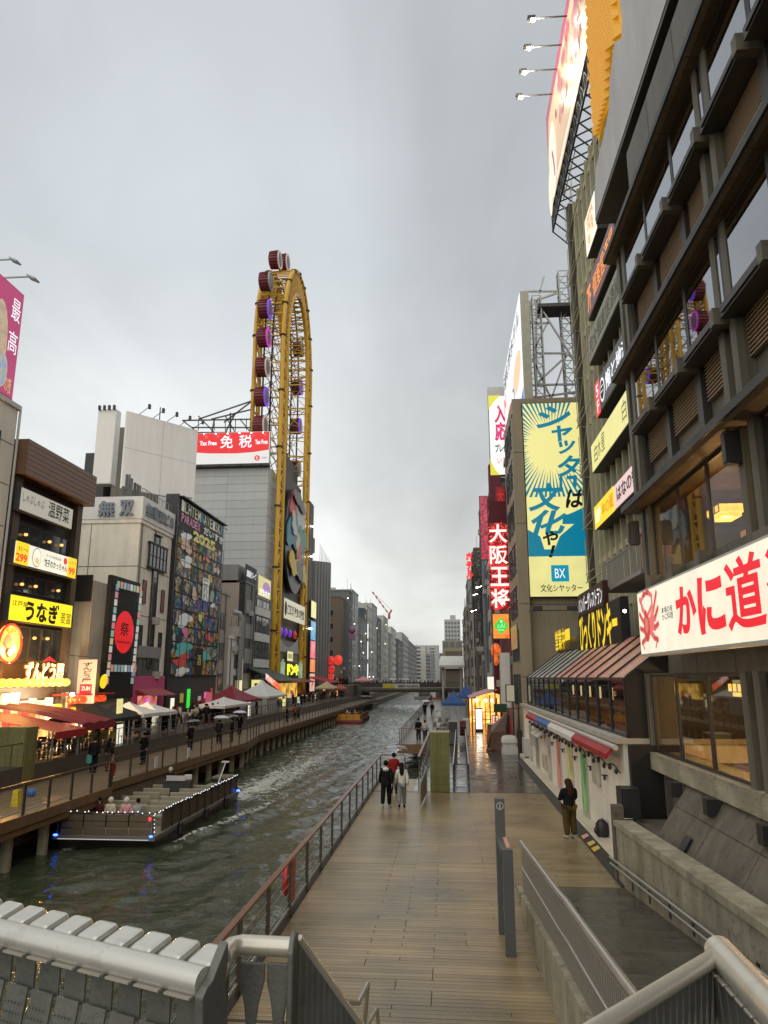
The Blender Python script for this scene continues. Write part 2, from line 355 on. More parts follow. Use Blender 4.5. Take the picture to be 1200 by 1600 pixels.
hh = wmath('ADD', h1, wmath('MULTIPLY', h2, .14)); gpp = wnt.nodes.new('ShaderNodeNewGeometry'); spp = wnt.nodes.new('ShaderNodeSeparateXYZ'); wnt.links.new(gpp.outputs['Position'], spp.inputs[0]); hh = wmath('MULTIPLY', hh, wmath('MINIMUM', wmath('ADD', .55, wmath('DIVIDE', spp.outputs[1], 70)), 1.6))
bp = wnt.nodes.new('ShaderNodeBump'); bp.inputs['Strength'].default_value = .7; bp.inputs['Distance'].default_value = .20; wnt.links.new(hh, bp.inputs['Height']); wnt.links.new(bp.outputs[0], wb.inputs['Normal'])
# foam left behind by the boat: lies in the water, broken by noise, along its wake
gp = wnt.nodes.new('ShaderNodeNewGeometry'); sp = wnt.nodes.new('ShaderNodeSeparateXYZ'); wnt.links.new(gp.outputs['Position'], sp.inputs[0])
def band(xc, slope, y0, y1, w0, spread):
    dy = wmath('SUBTRACT', sp.outputs[1], y0); dx = wmath('ABSOLUTE', wmath('SUBTRACT', sp.outputs[0], wmath('ADD', xc, wmath('MULTIPLY', dy, slope))), 0)
    wdt = wmath('ADD', w0, wmath('MULTIPLY', dy, spread)); s = wmath('MAXIMUM', wmath('SUBTRACT', 1, wmath('DIVIDE', dx, wdt)), 0)
    on = wmath('MULTIPLY', wmath('GREATER_THAN', sp.outputs[1], y0), wmath('MAXIMUM', wmath('SUBTRACT', 1, wmath('DIVIDE', dy, y1-y0)), 0)); return wmath('MULTIPLY', s, on)
fo = wmath('ADD', wmath('ADD', band(-12.2, .05, 42.5, 100, 2.6, .06), wmath('MULTIPLY', band(-11.5, .17, 32.0, 60, .30, .035), .85)), wmath('MULTIPLY', band(-15.4, 0, 30.2, 34, .5, .0), 1.0))
fn = wn(2.6, 8, (1, 1, 1), 1.2)
foam = wmath('MINIMUM', wmath('MULTIPLY', wmath('MAXIMUM', wmath('SUBTRACT', wmath('ADD', fn, wmath('MULTIPLY', fo, .42)), .70), 0), 5.0), .75)
mxc = wnt.nodes.new('ShaderNodeMix'); mxc.data_type = 'RGBA'; mxc.inputs['A'].default_value = (.040, .050, .026, 1); mxc.inputs['B'].default_value = (.62, .64, .60, 1); wnt.links.new(foam, mxc.inputs['Factor']); wnt.links.new(mxc.outputs['Result'], wb.inputs['Base Color'])
wnt.links.new(wmath('ADD', .045, wmath('MULTIPLY', foam, .8)), wb.inputs['Roughness'])
struct('ground', MB().poly([(-1500, -300, -3.2), (1500, -300, -3.2), (1500, 3500, -3.2), (-1500, 3500, -3.2)]), conc_d)
# water surface with real low swell
from mathutils import noise as MN
def swell(x, y):
    h = .085*MN.noise((x*.75, y*.5, 0))+.055*MN.noise((x*1.9, y*1.4, 3))+.022*MN.noise((x*4.2, y*3.4, 7))
    for xc, sl, y0 in ((-11.5, .17, 31), (-12.5, .05, 43)): # waves trailing from the bow and the stern
        d = x-(xc+(y-y0)*sl)
        if y > y0: h += .055*math.cos(d*4.6+y*.4)*math.exp(-(d/1.5)**2)*max(0, 1-(y-y0)/60)
    return h
wmb = MB(); nx_ = 104; ys = [-6+i*.19 for i in range(600)]+[108+i*.5 for i in range(160)]+[188+i*5 for i in range(1, 40)]+[400, 500, 900]
for yy in ys:
    for i in range(nx_+1):
        xx = -20.5+i*19.5/nx_; k = 1.25 if yy < 188 else .5; wmb.v.append((xx, yy, -1.8+swell(xx, yy)*k))
for j in range(len(ys)-1):
    for i in range(nx_): a = j*(nx_+1)+i; wmb.f.append((a, a+1, a+nx_+2, a+nx_+1))
wmb.smooth = True; struct('canal_water', wmb, wm)
# banks
def brick_mat(name, c1, c2, mo, bw, rh, rough, bump=.5):
    m, nt_, b = node_mat(name); br = nt_.nodes.new('ShaderNodeTexBrick'); g = nt_.nodes.new('ShaderNodeNewGeometry'); nt_.links.new(g.outputs['Position'], br.inputs['Vector'])
    for k, v in (('Scale', 1), ('Brick Width', bw), ('Row Height', rh), ('Mortar Size', .008)): br.inputs[k].default_value = v
    br.inputs['Color1'].default_value = (*c1, 1); br.inputs['Color2'].default_value = (*c2, 1); br.inputs['Mortar'].default_value = (*mo, 1)
    nz = nt_.nodes.new('ShaderNodeTexNoise'); nz.inputs['Scale'].default_value = 1.3; nz.inputs['Detail'].default_value = 7; nt_.links.new(g.outputs['Position'], nz.inputs['Vector'])
    mr = nt_.nodes.new('ShaderNodeMapRange'); mr.inputs['From Min'].default_value = .3; mr.inputs['From Max'].default_value = .7; mr.inputs['To Min'].default_value = .6; mr.inputs['To Max'].default_value = 1.35; nt_.links.new(nz.outputs[0], mr.inputs[0])
    sc = nt_.nodes.new('ShaderNodeVectorMath'); sc.operation = 'SCALE'; nt_.links.new(br.outputs[0], sc.inputs[0]); nt_.links.new(mr.outputs[0], sc.inputs['Scale']); nt_.links.new(sc.outputs[0], b.inputs['Base Color'])
    m2 = nt_.nodes.new('ShaderNodeMapRange'); m2.inputs['From Min'].default_value = .35; m2.inputs['From Max'].default_value = .65; m2.inputs['To Min'].default_value = rough*.55; m2.inputs['To Max'].default_value = rough*1.3; nt_.links.new(nz.outputs[0], m2.inputs[0]); nt_.links.new(m2.outputs[0], b.inputs['Roughness'])
    bb = nt_.nodes.new('ShaderNodeBump'); bb.inputs['Strength'].default_value = bump; bb.inputs['Distance'].default_value = .01; bb.invert = True; nt_.links.new(br.outputs['Fac'], bb.inputs['Height']); nt_.links.new(bb.outputs[0], b.inputs['Normal']); return m
street, snt, sb = node_mat('wet_paving')
br = snt.nodes.new('ShaderNodeTexBrick'); g = snt.nodes.new('ShaderNodeNewGeometry'); snt.links.new(g.outputs['Position'], br.inputs['Vector'])
br.inputs['Scale'].default_value = 1; br.inputs['Brick Width'].default_value = .6; br.inputs['Row Height'].default_value = .3; br.inputs['Mortar Size'].default_value = .006
br.inputs['Color1'].default_value = (.052, .048, .040, 1); br.inputs['Color2'].default_value = (.036, .033, .028, 1); br.inputs['Mortar'].default_value = (.012, .012, .011, 1)
snt.links.new(br.outputs[0], sb.inputs['Base Color']); nz = snt.nodes.new('ShaderNodeTexNoise'); nz.inputs['Scale'].default_value = 1.1; nz.inputs['Detail'].default_value = 6; snt.links.new(g.outputs['Position'], nz.inputs['Vector'])
mr = snt.nodes.new('ShaderNodeMapRange'); mr.inputs['From Min'].default_value = .35; mr.inputs['From Max'].default_value = .65; mr.inputs['To Min'].default_value = .09; mr.inputs['To Max'].default_value = .27; snt.links.new(nz.outputs[0], mr.inputs[0]); snt.links.new(mr.outputs[0], sb.inputs['Roughness'])
bb = snt.nodes.new('ShaderNodeBump'); bb.inputs['Strength'].default_value = .5; bb.inputs['Distance'].default_value = .01; snt.links.new(br.outputs['Fac'], bb.inputs['Height']); bb.invert = True; snt.links.new(bb.outputs[0], sb.inputs['Normal']); sb.inputs['Specular IOR Level'].default_value = .7
struct('promenade_paving', MB().box(-1.6, 260, 34.1, 900, -3, 0), street)
struct('right_bank', MB().box(-1.6, 260, -40, 34.1, -3, -.06), conc_d)
struct('left_bank', MB().box(-400, -17.6, -40, 900, -3, -.62), conc_d)
struct('terrace_pavement', MB().box(-300, -19.5, -40, 172, -.6, .9), M('terrace_stone', (.07, .06, .05), .4, var=.25, sc=2, bump=.3))
struct('street_far', MB().box(-300, -19.5, 172, 900, -.6, .8), conc_d)
# decks
db = MB().box(-3.35, 4.1, -2, 34.1, -.35, -.045).box(-3.35, -1.6, 34.1, 38.3, -.35, -.045).box(-3.5, -3.35, -2, 38.4, -.5, -.01)
deck = struct('wooden_deck', db, M('deck_base', (.03, .022, .015), .6))
random.seed(3)
PL = {}
def plank(x0, x1, y):
    w = round(x1-x0, 2)
    if w not in PL:
        pb = MB().cbox((0, 0, 0), w-.012, .128, .04); PL[w] = pb.mesh('plank', (0, 0, 0), wood)
    o = bpy.data.objects.new('plank', PL[w]); COL.objects.link(o); o.parent = deck; o.location = ((x0+x1)/2, y, -.02+random.uniform(-.0015, .0015))
rest = MB(); y = 5.0; pn = 0
while y < 38.2:
    xr = 4.1 if 19.5 < y < 34.1 else (1.52 if y < 34 else -1.0); xs = [-3.35]
    while xs[-1] < xr-2.6: xs.append(xs[-1]+random.choice((1.8, 2.4, 3.0)))
    xs.append(xr)
    for a, b in zip(xs[:-1], xs[1:]):
        if 11.9 < y < 24 and pn < 298: plank(a, b, y); pn += 1
        else: rest.box(a+.004, b-.004, y-.064, y+.064, -.04, -.002*random.random())
    y += .14
o = part('plank_rows', rest, wood, deck, stuff=True)
for yy in (11.9, 34.1): part('threshold_strip', MB().box(-3.35, 4.1 if yy > 20 else 1.5, yy-.04, yy+.04, -.03, .006), bronze, deck)
struct('lower_promenade', MB().box(-3.75, -1.6, 57.5, 172, -.5, .004), M('prom_board', (.12, .10, .075), .35, var=.25, sc=1, stretch=(.4, 6, 1)))
struct('promenade_fascia', MB().box(-3.85, -3.75, 57.4, 172, -.65, -.02).box(-3.85, -1.6, 57.35, 57.5, -.65, -.02), fascia)
edge = [(-15.4, -10), (-15.4, 34.3), (-16.1, 35.8), (-15.5, 58), (-16.6, 66), (-16.4, 172)]
ld = MB().prism([(x, y, -.1) for x, y in edge]+[(-19.5, 172, -.1), (-19.5, -10, -.1)], (0, 0, .1)); left_deck = struct('left_boardwalk', ld, woodL)
fb = MB()
for (xa, ya), (xb, yb) in zip(edge[:-1], edge[1:]):
    for z0, z1, o_ in ((-.36, .02, .08), (-.62, -.40, .02)): fb.prism([(xa, ya, z0), (xb, yb, z0), (xb, yb, z1), (xa, ya, z1)], (o_, 0, 0))
part('fascia', fb, fascia, left_deck)
pmb = MB().cbox((0, 0, 0), .28, .28, 2.4).mesh('pile', (0, 0, 0), conc)
def along(edge, step, y0=-5):
    out = []; 
    for (xa, ya), (xb, yb) in zip(edge[:-1], edge[1:]):
        l = math.hypot(xb-xa, yb-ya); n = max(1, round(l/step))
        for i in range(n): out.append((xa+(xb-xa)*i/n, ya+(yb-ya)*i/n))
    out.append(edge[-1]); return [p for p in out if p[1] > y0]
for x, y in along(edge, 2.4, 15):
    if y < 150: inst('pile', pmb, left_deck, (x-.35, y, -1.85))
for y in range(6, 38, 3): inst('pile', pmb, deck, (-3.1, y, -1.75))
# railings
def railing(pts, label, step=2.0, h=1.1, cap=woodrail, cw=.11, ct=.05, cables=4, post=(.05, .14), pm=bronze, low=True, group=None, z=0, cm=gsteel, zf=None):
    zf = zf or (lambda x, y: z)
    x0, y0 = pts[0]; t = thing('railing', label, 'railing', (x0, y0, zf(x0, y0)), group); ps = along(pts, step, -99)
    key = ('post', post, h, pm.name)
    if key not in BOX: BOX[key] = MB().box(-post[0]/2, post[0]/2, -post[1]/2, post[1]/2, 0, h-.02).mesh('post', (0, 0, 0), pm)
    for x, y in ps: inst('post', BOX[key], t, (x, y, zf(x, y)))
    c = MB()
    for (xa, ya), (xb, yb) in zip(pts[:-1], pts[1:]):
        za, zb = zf(xa, ya)+h, zf(xb, yb)+h; d = Vector((xb-xa, yb-ya, 0)).normalized(); n = Vector((-d.y, d.x, 0))*cw/2
        c.prism([Vector((xa, ya, za))-n, Vector((xb, yb, zb))-n, Vector((xb, yb, zb))+n, Vector((xa, ya, za))+n], (0, 0, ct))
    part('handrail', c, cap, t)
    if low: part('foot_rail', MB().tube([(x, y, zf(x, y)+.16) for x, y in pts], .024, 6), cm, t)
    if cables:
        k = MB()
        for i in range(cables): k.tube([(x, y, zf(x, y)+.28+i*(h-.38)/cables) for x, y in pts], .007, 4)
        part('cable', k, cm, t)
    return t
railing([(-3.42, 5), (-3.42, 38.2)], 'railing with a red brown wooden cap along the water edge of the near deck', 2.0)
railing([(-3.42, 38.25), (-2.2, 38.25)], 'short railing closing the far end of the near deck behind the umbrella', 1.2)
railing([(-1.5, 37.5), (-1.35, 56.5)], 'railing leading from the deck past the green pillar to the lower promenade', 2.0)
railing([(-1.5, 57.6), (-3.7, 57.6), (-3.7, 172)], 'dark railing round the corner of the lower promenade', 2.4, cables=5)
railing(edge[1:], 'long railing along the far stretch of the opposite boardwalk', 2.0, cap=bronze, cw=.07)
railing([(-15.45, 8), (-15.45, 34.2)], 'nearer railing of the opposite boardwalk before its bend', 1.75, cap=bronze, cw=.07)
def flat_rail(pts, label, h=1.0, z=.9): return railing(pts, label, 1.6, h, dgrey, .05, .04, 3, (.04, .04), dgrey, False, z=z)
flat_rail([(-19.6, 22), (-19.6, 60)], 'thin dark fence along the terrace in front of the eating tables')
flat_rail([(-19.6, 61), (-19.6, 172)], 'thin dark fence along the terrace by the market tents')
# ---------------- measuring helpers: a sight line from the survey point to a plane
def _ray(px, py):
    a = (px-600)/1150; b = (800-py)/1150; th = R(12.645); x, y, z = a, math.cos(th)-b*math.sin(th), math.sin(th)+b*math.cos(th)
    c, s = math.cos(R(4.85)), math.sin(R(4.85)); return x*c-y*s, x*s+y*c, z
def onx(px, py, x): r = _ray(px, py); t = x/r[0]; return Vector((x, r[1]*t, 4.9+r[2]*t))
def ony(px, py, y): r = _ray(px, py); t = y/r[1]; return Vector((r[0]*t, y, 4.9+r[2]*t))
def onz(px, py, z): r = _ray(px, py); t = (z-4.9)/r[2]; return Vector((r[0]*t, r[1]*t, z))
def sx(x, l, rr): # l=(px,top,bottom) at left edge, rr same at right edge -> y0,y1,z0,z1 on plane x
    a = onx(l[0], l[1], x); b = onx(l[0], l[2], x); c = onx(rr[0], rr[1], x); d = onx(rr[0], rr[2], x)
    return (a.y+b.y)/2, (c.y+d.y)/2, (b.z+d.z)/2, (a.z+c.z)/2
def sy(y, x0, y0, x1, y1):
    a = ony(x0, y0, y); b = ony(x1, y1, y); return a.x, b.x, b.z, a.z

# ================= crab restaurant building (right, near)
facm = M('facade_panel', (.14, .13, .10), .5, var=.25, sc=.9, streak=.4, dirt=.2)
facd = M('facade_dark', (.042, .038, .032), .45, var=.2, sc=1)
eavem = M('eave_underside', (.15, .12, .085), .55, var=.35, sc=1.2, dirt=.25)
louv = M('louvre_brown', (.40, .30, .20), .55, var=.15)
winG = glass('window_glass', (.85, .82, .72), .16, .02); winS = glass('window_glass_reflective', (.8, .75, .68), .30, .015)
kb = thing('restaurant_building', 'dark grey restaurant building with projecting eaves and shuttered floors above the large crab sign', 'building', (6.4, 10, 0))
part('body', MB().box(9.6, 18, -8, 22.2, 0, 21.4).box(6.45, 9.6, 22.0, 22.2, 1.4, 21.4).box(6.45, 9.6, -8, -7.8, 1.4, 21.4), facd, kb)
bays = [21.3, 18.9, 16.45, 14.1, 11.75, 9.4, 7.05, 4.7, 2.35, 0, -3, -7.8]; main = [21.75, 14.2, 6.9, -.4, -7.6]
for z in (2.3, 4.97, 9.77, 14.02, 18.22): bx('floor_slab', M('interior_ceiling', (.16, .075, .04), .6), kb, 6.12, 9.6, -7.8, 22, z, z+.33)
bx('room_wall', M('interior_wood', (.26, .12, .05), .5, var=.3, sc=2, stretch=(1, 1, .2)), kb, 9.2, 9.58, -7.8, 22, 2.6, 21.2)
for z0, z1 in ((5.0, 7.7), (10.0, 12.0), (14.25, 16.2), (18.45, 21.4)):
    for ya, yb in zip(bays[:-1], bays[1:]): bx('spandrel_panel', facm, kb, 6.06, 6.3, yb+.02, ya-.02, z0, z1)
for y in bays[:-1]:
    bx('pillar', facd, kb, 5.86, 6.05, y-.17, y+.17, 9.98, 12.0); bx('pillar', facd, kb, 5.86, 6.05, y-.17, y+.17, 14.25, 16.2)
for y in main:
    for z0, z1, x in ((2.35, 5.0, 5.45), (7.1, 9.74, 5.85), (9.98, 13.98, 5.72), (14.25, 18.18, 5.72)):
        for dy in (-.42, .18): bx('pillar', facm, kb, x, 6.2, y+dy, y+dy+.28, z0, z1)
for z in (9.75, 14.0, 18.2):
    for i, (ya, yb) in enumerate(zip([22.5]+bays[1:-1], bays[1:])):
        part('eave', MB().prism([(6.44, ya-.01, z+.25), (5.45, ya-.01, z+.2), (5.42, ya-.01, z+.02), (5.52, ya-.01, z-.02), (6.0, ya-.01, z), (6.44, ya-.01, z)], (0, yb-ya+.02, 0)), eavem, kb)
    part('eave_gutter', MB().box(5.36, 5.415, -7.8, 22.5, z+.02, z+.2), dgrey, kb)
for z, zt in ((12.05, 14.0), (16.25, 18.2)):
    for i, (ya, yb) in enumerate(zip(bays[:-1], bays[1:])):
        part('window_ledge', MB().box(5.48, 6.05, yb+.12, ya-.25, z-.26, z).box(5.44, 5.478, yb+.2, ya-.4, z-.2, z-.15), facd, kb)
        bx('ledge_end', facm, kb, 5.40, 6.05, yb-.12, yb+.09, z-.30, z+.06)
for bi, (ya, yb) in enumerate(zip(bays[:-1], bays[1:])):
    for z0, z1, g, x in ((12.03, 13.96, winS, 5.78), (16.23, 18.16, winS, 5.78)):
        if yb > 0: window(kb, 'R', x, yb, ya, z0, z1, 1, 1, blk, g, .09, .05)
    for z0, z1 in ((10.95, 11.95), (15.2, 16.12)):
        lm = MB()
        n = 11
        for k in range(n): zz = z0+(z1-z0)*k/n; lm.prism([(6.05, yb+.3, zz), (5.93, yb+.3, zz-.01), (5.93, yb+.3, zz+.015), (6.05, yb+.3, zz+.045)], (0, ya-yb-.6, 0))
        part('louvre', lm, louv, kb)
for a_, b_ in zip(main[:-1], main[1:]):
    for k in range(3):
        y1_, y0_ = a_-.45-(a_-b_-.9)*k/3, a_-.45-(a_-b_-.9)*(k+1)/3
        window(kb, 'R', 5.62, y0_, y1_, 2.93, 4.98, 1, 1, blk, winG, .07, .06); window(kb, 'R', 6.05, y0_, y1_, 7.6, 9.74, 1, 1, blk, winG, .07, .06)
for (y, z) in ((19.3, 9.05), (16.9, 9.05), (14.4, 9.05), (19.0, 4.6), (16.8, 4.6), (14.6, 4.6), (12.6, 4.6)):
    l = part('pendant_lamp', MB().prism([(7.0, y-.38, z-.16), (7.5, y-.38, z-.16), (7.5, y+.38, z-.16), (7.0, y+.38, z-.16)], (0, 0, .10)).prism([(6.93, y-.45, z-.05), (7.57, y-.45, z-.05), (7.57, y+.45, z-.05), (6.93, y+.45, z-.05)], (0, 0, .2)), E('paper_lamp', (1, .56, .12), 3, True, var=.3, sc=5), kb)
    pt = bpy.data.lights.new('lamp_bulb', 'POINT'); pt.energy = 110; pt.color = (1, .62, .28); pt.shadow_soft_size = .2; po_ = bpy.data.objects.new('lamp_bulb', pt); COL.objects.link(po_); po_.parent = l; po_.location = Vector((7.25, y, z-.42))-wloc(kb)
    lf = MB()
    for q in (-.46, -.15, .15, .46): lf.box(6.91, 6.93, y+q-.012, y+q+.012, z-.06, z+.16)
    lf.box(6.91, 6.93, y-.46, y+.46, z+.14, z+.165).box(6.91, 6.93, y-.46, y+.46, z-.06, z-.04); part('lamp_frame', lf, blk, l)
    part('cord', MB().bar((7.25, y, z+.15), (7.25, y, z+.7), .012), blk, l)
part('ceiling_light', MB().box(8.2, 8.35, 5, 21, 13.86, 13.9).box(8.2, 8.35, 5, 21, 17.98, 18.02), E('strip_light', (1, .58, .10), 3.5, True), kb)
for y, z in ((20.6, 8.2), (17.8, 8.2), (19.8, 3.4), (17.2, 3.5), (15, 3.4), (12.8, 3.4)):
    part('added_glow_panel', MB().box(8.3, 8.36, y-.6, y+.6, z-.5, z+.7), E('glow_panel'+str(int(y)), (.85, .38, .12), .8, False, var=.85, sc=2.2), kb)  # glowing panels added at the back to make the rooms look lit
for ya, yb in zip(bays[:8], bays[1:9]):
    bx('sill_beam', conc, kb, 5.38, 6.3, yb+.01, ya-.01, 2.5, 2.93)
for y in (18.7, 16.3, 13.6, 11.2): part('vent_box', MB().box(5.12, 5.37, y-.13, y+.13, 2.18, 2.5), blk, kb)
for y, z0, z1, x in ((21.9, 8.7, 9.4, 5.55), (14.55, 9.0, 9.7, 5.72)): part('loudspeaker', MB().box(x-.14, x+.14, y-.12, y+.12, z0, z1).box(x-.17, x-.14, y-.09, y+.09, z0+.06, z1-.06), blk, kb)
# apron of sloping concrete slabs
for i, (ya, yb) in enumerate(zip(bays[1:8], bays[2:9])):
    ya, yb = ya-.35, yb-.35
    part('apron_slab', MB().prism([(4.72, ya-.012, 1.35), (5.15, ya-.012, 2.0), (5.6, ya-.012, 2.0), (5.6, ya-.012, 1.35)], (0, yb-ya+.024, 0)), conc_d, kb)
    part('apron_slab', MB().prism([(5.16, ya-.012, 2.015), (5.6, ya-.012, 2.62), (6.0, ya-.012, 2.62), (6.0, ya-.012, 2.015)], (0, yb-ya+.024, 0)), conc_d, kb)
part('drain_grate', MB().prism([(4.72, 16.9, 1.41), (4.9, 16.9, 1.68), (4.9, 16.55, 1.68), (4.72, 16.55, 1.41)], (-.03, 0, .02)), blk, kb)
part('footing', MB().box(4.45, 9.6, -7, 20.9, .3, 1.3).box(5.7, 9.6, 18.5, 22.2, 1.3, 2.6), conc_d, kb)
part('conduit', MB().tube([(4.66, 20.2, 1.37), (4.66, -6, 1.37)], .03, 5).tube([(4.58, 20.2, 1.35), (4.58, -6, 1.35)], .018, 5), dgrey, kb)
part('sill_rail', MB().box(5.72, 6.04, -7, 21.5, 7.34, 7.54).box(5.8, 6.04, -7, 21.5, 7.1, 7.26), facm, kb)
for y in (20.2, 18.2, 16.2, 12.3, 10.3): part('sill_bracket', MB().box(5.4, 5.72, y-.12, y+.12, 7.14, 7.56), facm, kb)
# sign with the crab
s = Sign('shop_sign', 'huge cream lit sign with a red crab and bold red Japanese lettering', 'sign', 'R', 5.02, 19.9, 7.6, 5.42, 7.08, .32, lgrey, E('crab_sign_face', (.98, .92, .72), .93, True, var=.10, sc=1.2, stretch=(1, 1.3, .3)))
CR = E('lit_crab_red', (.72, .05, .05), .75); CP = E('lit_crab_pink', (.85, .22, .20), .75); uy = lambda y: (19.9-y)/12.3
cc = uy(18.72)
def tstroke(pts, w0, w1, m, nm):
    n = len(pts)-1
    for k in range(n): s.stroke([pts[k], pts[k+1]], w0+(w1-w0)*(k+.5)/n, m, nm)
for sg in (-1, 1):
    for k, P4 in enumerate((((.012, .50), (.045, .66), (.070, .86)), ((.014, .46), (.052, .52), (.076, .64)), ((.014, .41), (.050, .38), (.074, .42)), ((.012, .36), (.042, .24), (.066, .20)))):
        tstroke([(cc+sg*a, b) for a, b in P4], .19, .13, CP, 'crab_leg'); tstroke([(cc+sg*P4[1][0], P4[1][1]), (cc+sg*P4[2][0], P4[2][1])], .08, .05, CR, 'crab_leg')
    tstroke([(cc+sg*.064, .20), (cc+sg*.050, .10)], .08, .04, CR, 'crab_leg'); tstroke([(cc+sg*.010, .58), (cc+sg*.046, .70), (cc+sg*.048, .84), (cc+sg*.022, .90)], .13, .13, CP, 'crab_claw')
    s.ell(cc+sg*.020, .905, .014, .045, CR, 'crab_pincer')
s.ell(cc, .40, .022, .21, CR, 'crab_body'); s.ell(cc, .44, .013, .12, CP, 'crab_body'); s.ell(cc, .60, .010, .06, CR, 'crab_body')
s.text('本場の味\nかに料理', uy(17.35), .44, uy(16.5), .62, BLKI, .01)
for ch, ya, yb, v0, v1 in (('か', 16.25, 14.95, .20, .80), ('に', 14.85, 13.45, .16, .82), ('道', 13.35, 11.75, .14, .88), ('楽', 11.65, 10.0, .12, .88)):
    s.text(ch, uy(ya), v0, uy(yb), v1, E('lit_brush_red', (.90, .008, .03), .88), .045 if ch in 'かに' else .022)
# ramp, parapet and kerb
tile = brick_mat('ramp_tile', (.085, .082, .062), (.062, .06, .046), (.03, .03, .025), .9, .16, .34, .8)
struct('ramp_paving', MB().prism([(1.72, 19.4, .004), (1.72, -3, 2.25), (1.72, -3, -.3), (1.72, 19.4, -.3)], (2.38, 0, 0)), tile)
pw = thing('parapet_wall', 'stained concrete parapet wall along the ramp with drain slots and two handrails', 'wall', (4.3, 14, 0))
def rz(y): return 1.42+(20-y)*.036
segs = [20.05, 17.6, 15.2, 12.8, 10.4, 8.0, 4.0, 0, -4]
for ya, yb in zip(segs[:-1], segs[1:]):
    part('wall_panel', MB().prism([(4.1, ya-.006, -.3), (4.1, yb+.006, -.3), (4.1, yb+.006, rz(yb)-.13), (4.1, ya-.006, rz(ya)-.13)], (.4, 0, 0)), conc, pw)
    part('coping', MB().prism([(4.05, ya-.004, rz(ya)-.13), (4.05, yb+.004, rz(yb)-.13), (4.05, yb+.004, rz(yb)), (4.05, ya-.004, rz(ya))], (.46, 0, 0)), conc, pw)
for y in (18.6, 17.1, 15.6, 14.2, 12.8, 11.4): part('drain_slot', MB().box(4.085, 4.11, y-.05, y+.05, (19.4-y)*.1+.08, (19.4-y)*.1+.34), blk, pw)
for dz, rr in ((.42, .028), (.28, .024)):
    zz = lambda y: .12+(20.3-y)*.072+dz-.05
    part('handrail', MB().tube([(3.98, y, zz(y)) for y in (20.4, 17, 14, 12.6, 11.4, 8, 3)], rr, 8), steel, pw)
bk = MB()
for y in range(4, 21, 2): bk.bar((4.1, y, .12+(20.3-y)*.072+.2), (3.98, y, .12+(20.3-y)*.072+.22), .014)
part('bracket', bk, steel, pw)
part('corner_box', MB().box(4.34, 4.8, 20.3, 20.9, 1.42, 2.12), blk, pw); part('end_post', MB().box(4.06, 4.32, 20.06, 20.35, 0, 1.75), conc_d, pw)
kw = thing('curb_wall', 'low wedge of pale concrete kerb under the curved ramp railing', 'wall', (1.6, 14, 0))
part('kerb', MB().prism([(1.5, 19.0, -.1), (1.5, 19.0, .12), (1.5, 12.5, .82), (1.5, 3, 1.75), (1.5, 3, -.1)], (.21, 0, 0)), conc, kw)
rr = thing('ramp_railing', 'curved steel railing of close vertical bars along the ramp', 'railing', (1.6, 14, 0))
rp = [(1.6, 18.34, 1.2), (1.6, 12.3, 1.72), (1.6, 11.4, 1.82), (1.6, 10.6, 1.88), (1.6, 7.7, 2.12), (1.6, 3.6, 2.5)]
def rzz(y):
    for a, b in zip(rp[:-1], rp[1:]):
        if b[1] <= y <= a[1]: t = (a[1]-y)/(a[1]-b[1]); return a[2]+(b[2]-a[2])*t
    return rp[0][2] if y > rp[0][1] else rp[-1][2]
tb = MB().tube(rp, .05, 12); tb.smooth = True; part('handrail', tb, steel, rr)
part('top_strip', MB().tube([(x, y, z-.11) for x, y, z in rp], .014, 4), steel, rr); part('middle_rail', MB().tube([(x, y, z-.52) for x, y, z in rp], .022, 6), steel, rr)
bar = MB().box(-.006, .006, -.026, .026, -.98, -.08).mesh('baluster', (0, 0, 0), steel); y = 18.3; nb = 0
while y > 3.6: inst('baluster', bar, rr, (1.6, y, rzz(y))); y -= .105
# ================= white walled bar under the glasshouse
wb_ = thing('waterside_bar', 'low white walled bar with coloured posters in its doorways under the glasshouse', 'building', (4.75, 35, 0))
part('wall', MB().box(4.75, 9.2, 21.6, 49.3, 0, 3.12), M('bar_wall', (.86, .81, .69), .6, var=.07, sc=1, streak=.14, dirt=.12), wb_)
part('ledge', MB().box(4.42, 4.74, 21.0, 49.2, 0, .20).box(4.3, 4.42, 21.0, 46, 0, .17), M('stone_ledge', (.60, .54, .42), .4, var=.12), wb_)
part('kerb', MB().prism([(4.02, 19.5, .008), (4.3, 19.5, .16), (4.3, 19.5, 0)], (0, 27, 0)), M('kerb_dark', (.05, .045, .036), .6, var=.35, sc=3, spec=.1), wb_)
part('roof_slab', MB().box(4.55, 9.2, 21.5, 49.35, 3.12, 3.26), M('slab_edge', (.45, .42, .36), .5, streak=.2), wb_)
for y, c in ((23.0, (.55, .38, .03)), (23.7, (.55, .38, .03)), (24.7, (.65, .20, .09))): part('sticker', MB().prism([(4.06, y, .04), (4.24, y, .14), (4.24, y+.35, .14), (4.06, y+.45, .04)], (-.008, 0, .01)), M('sticker%d' % (y*10), c, .4, var=.2), wb_)
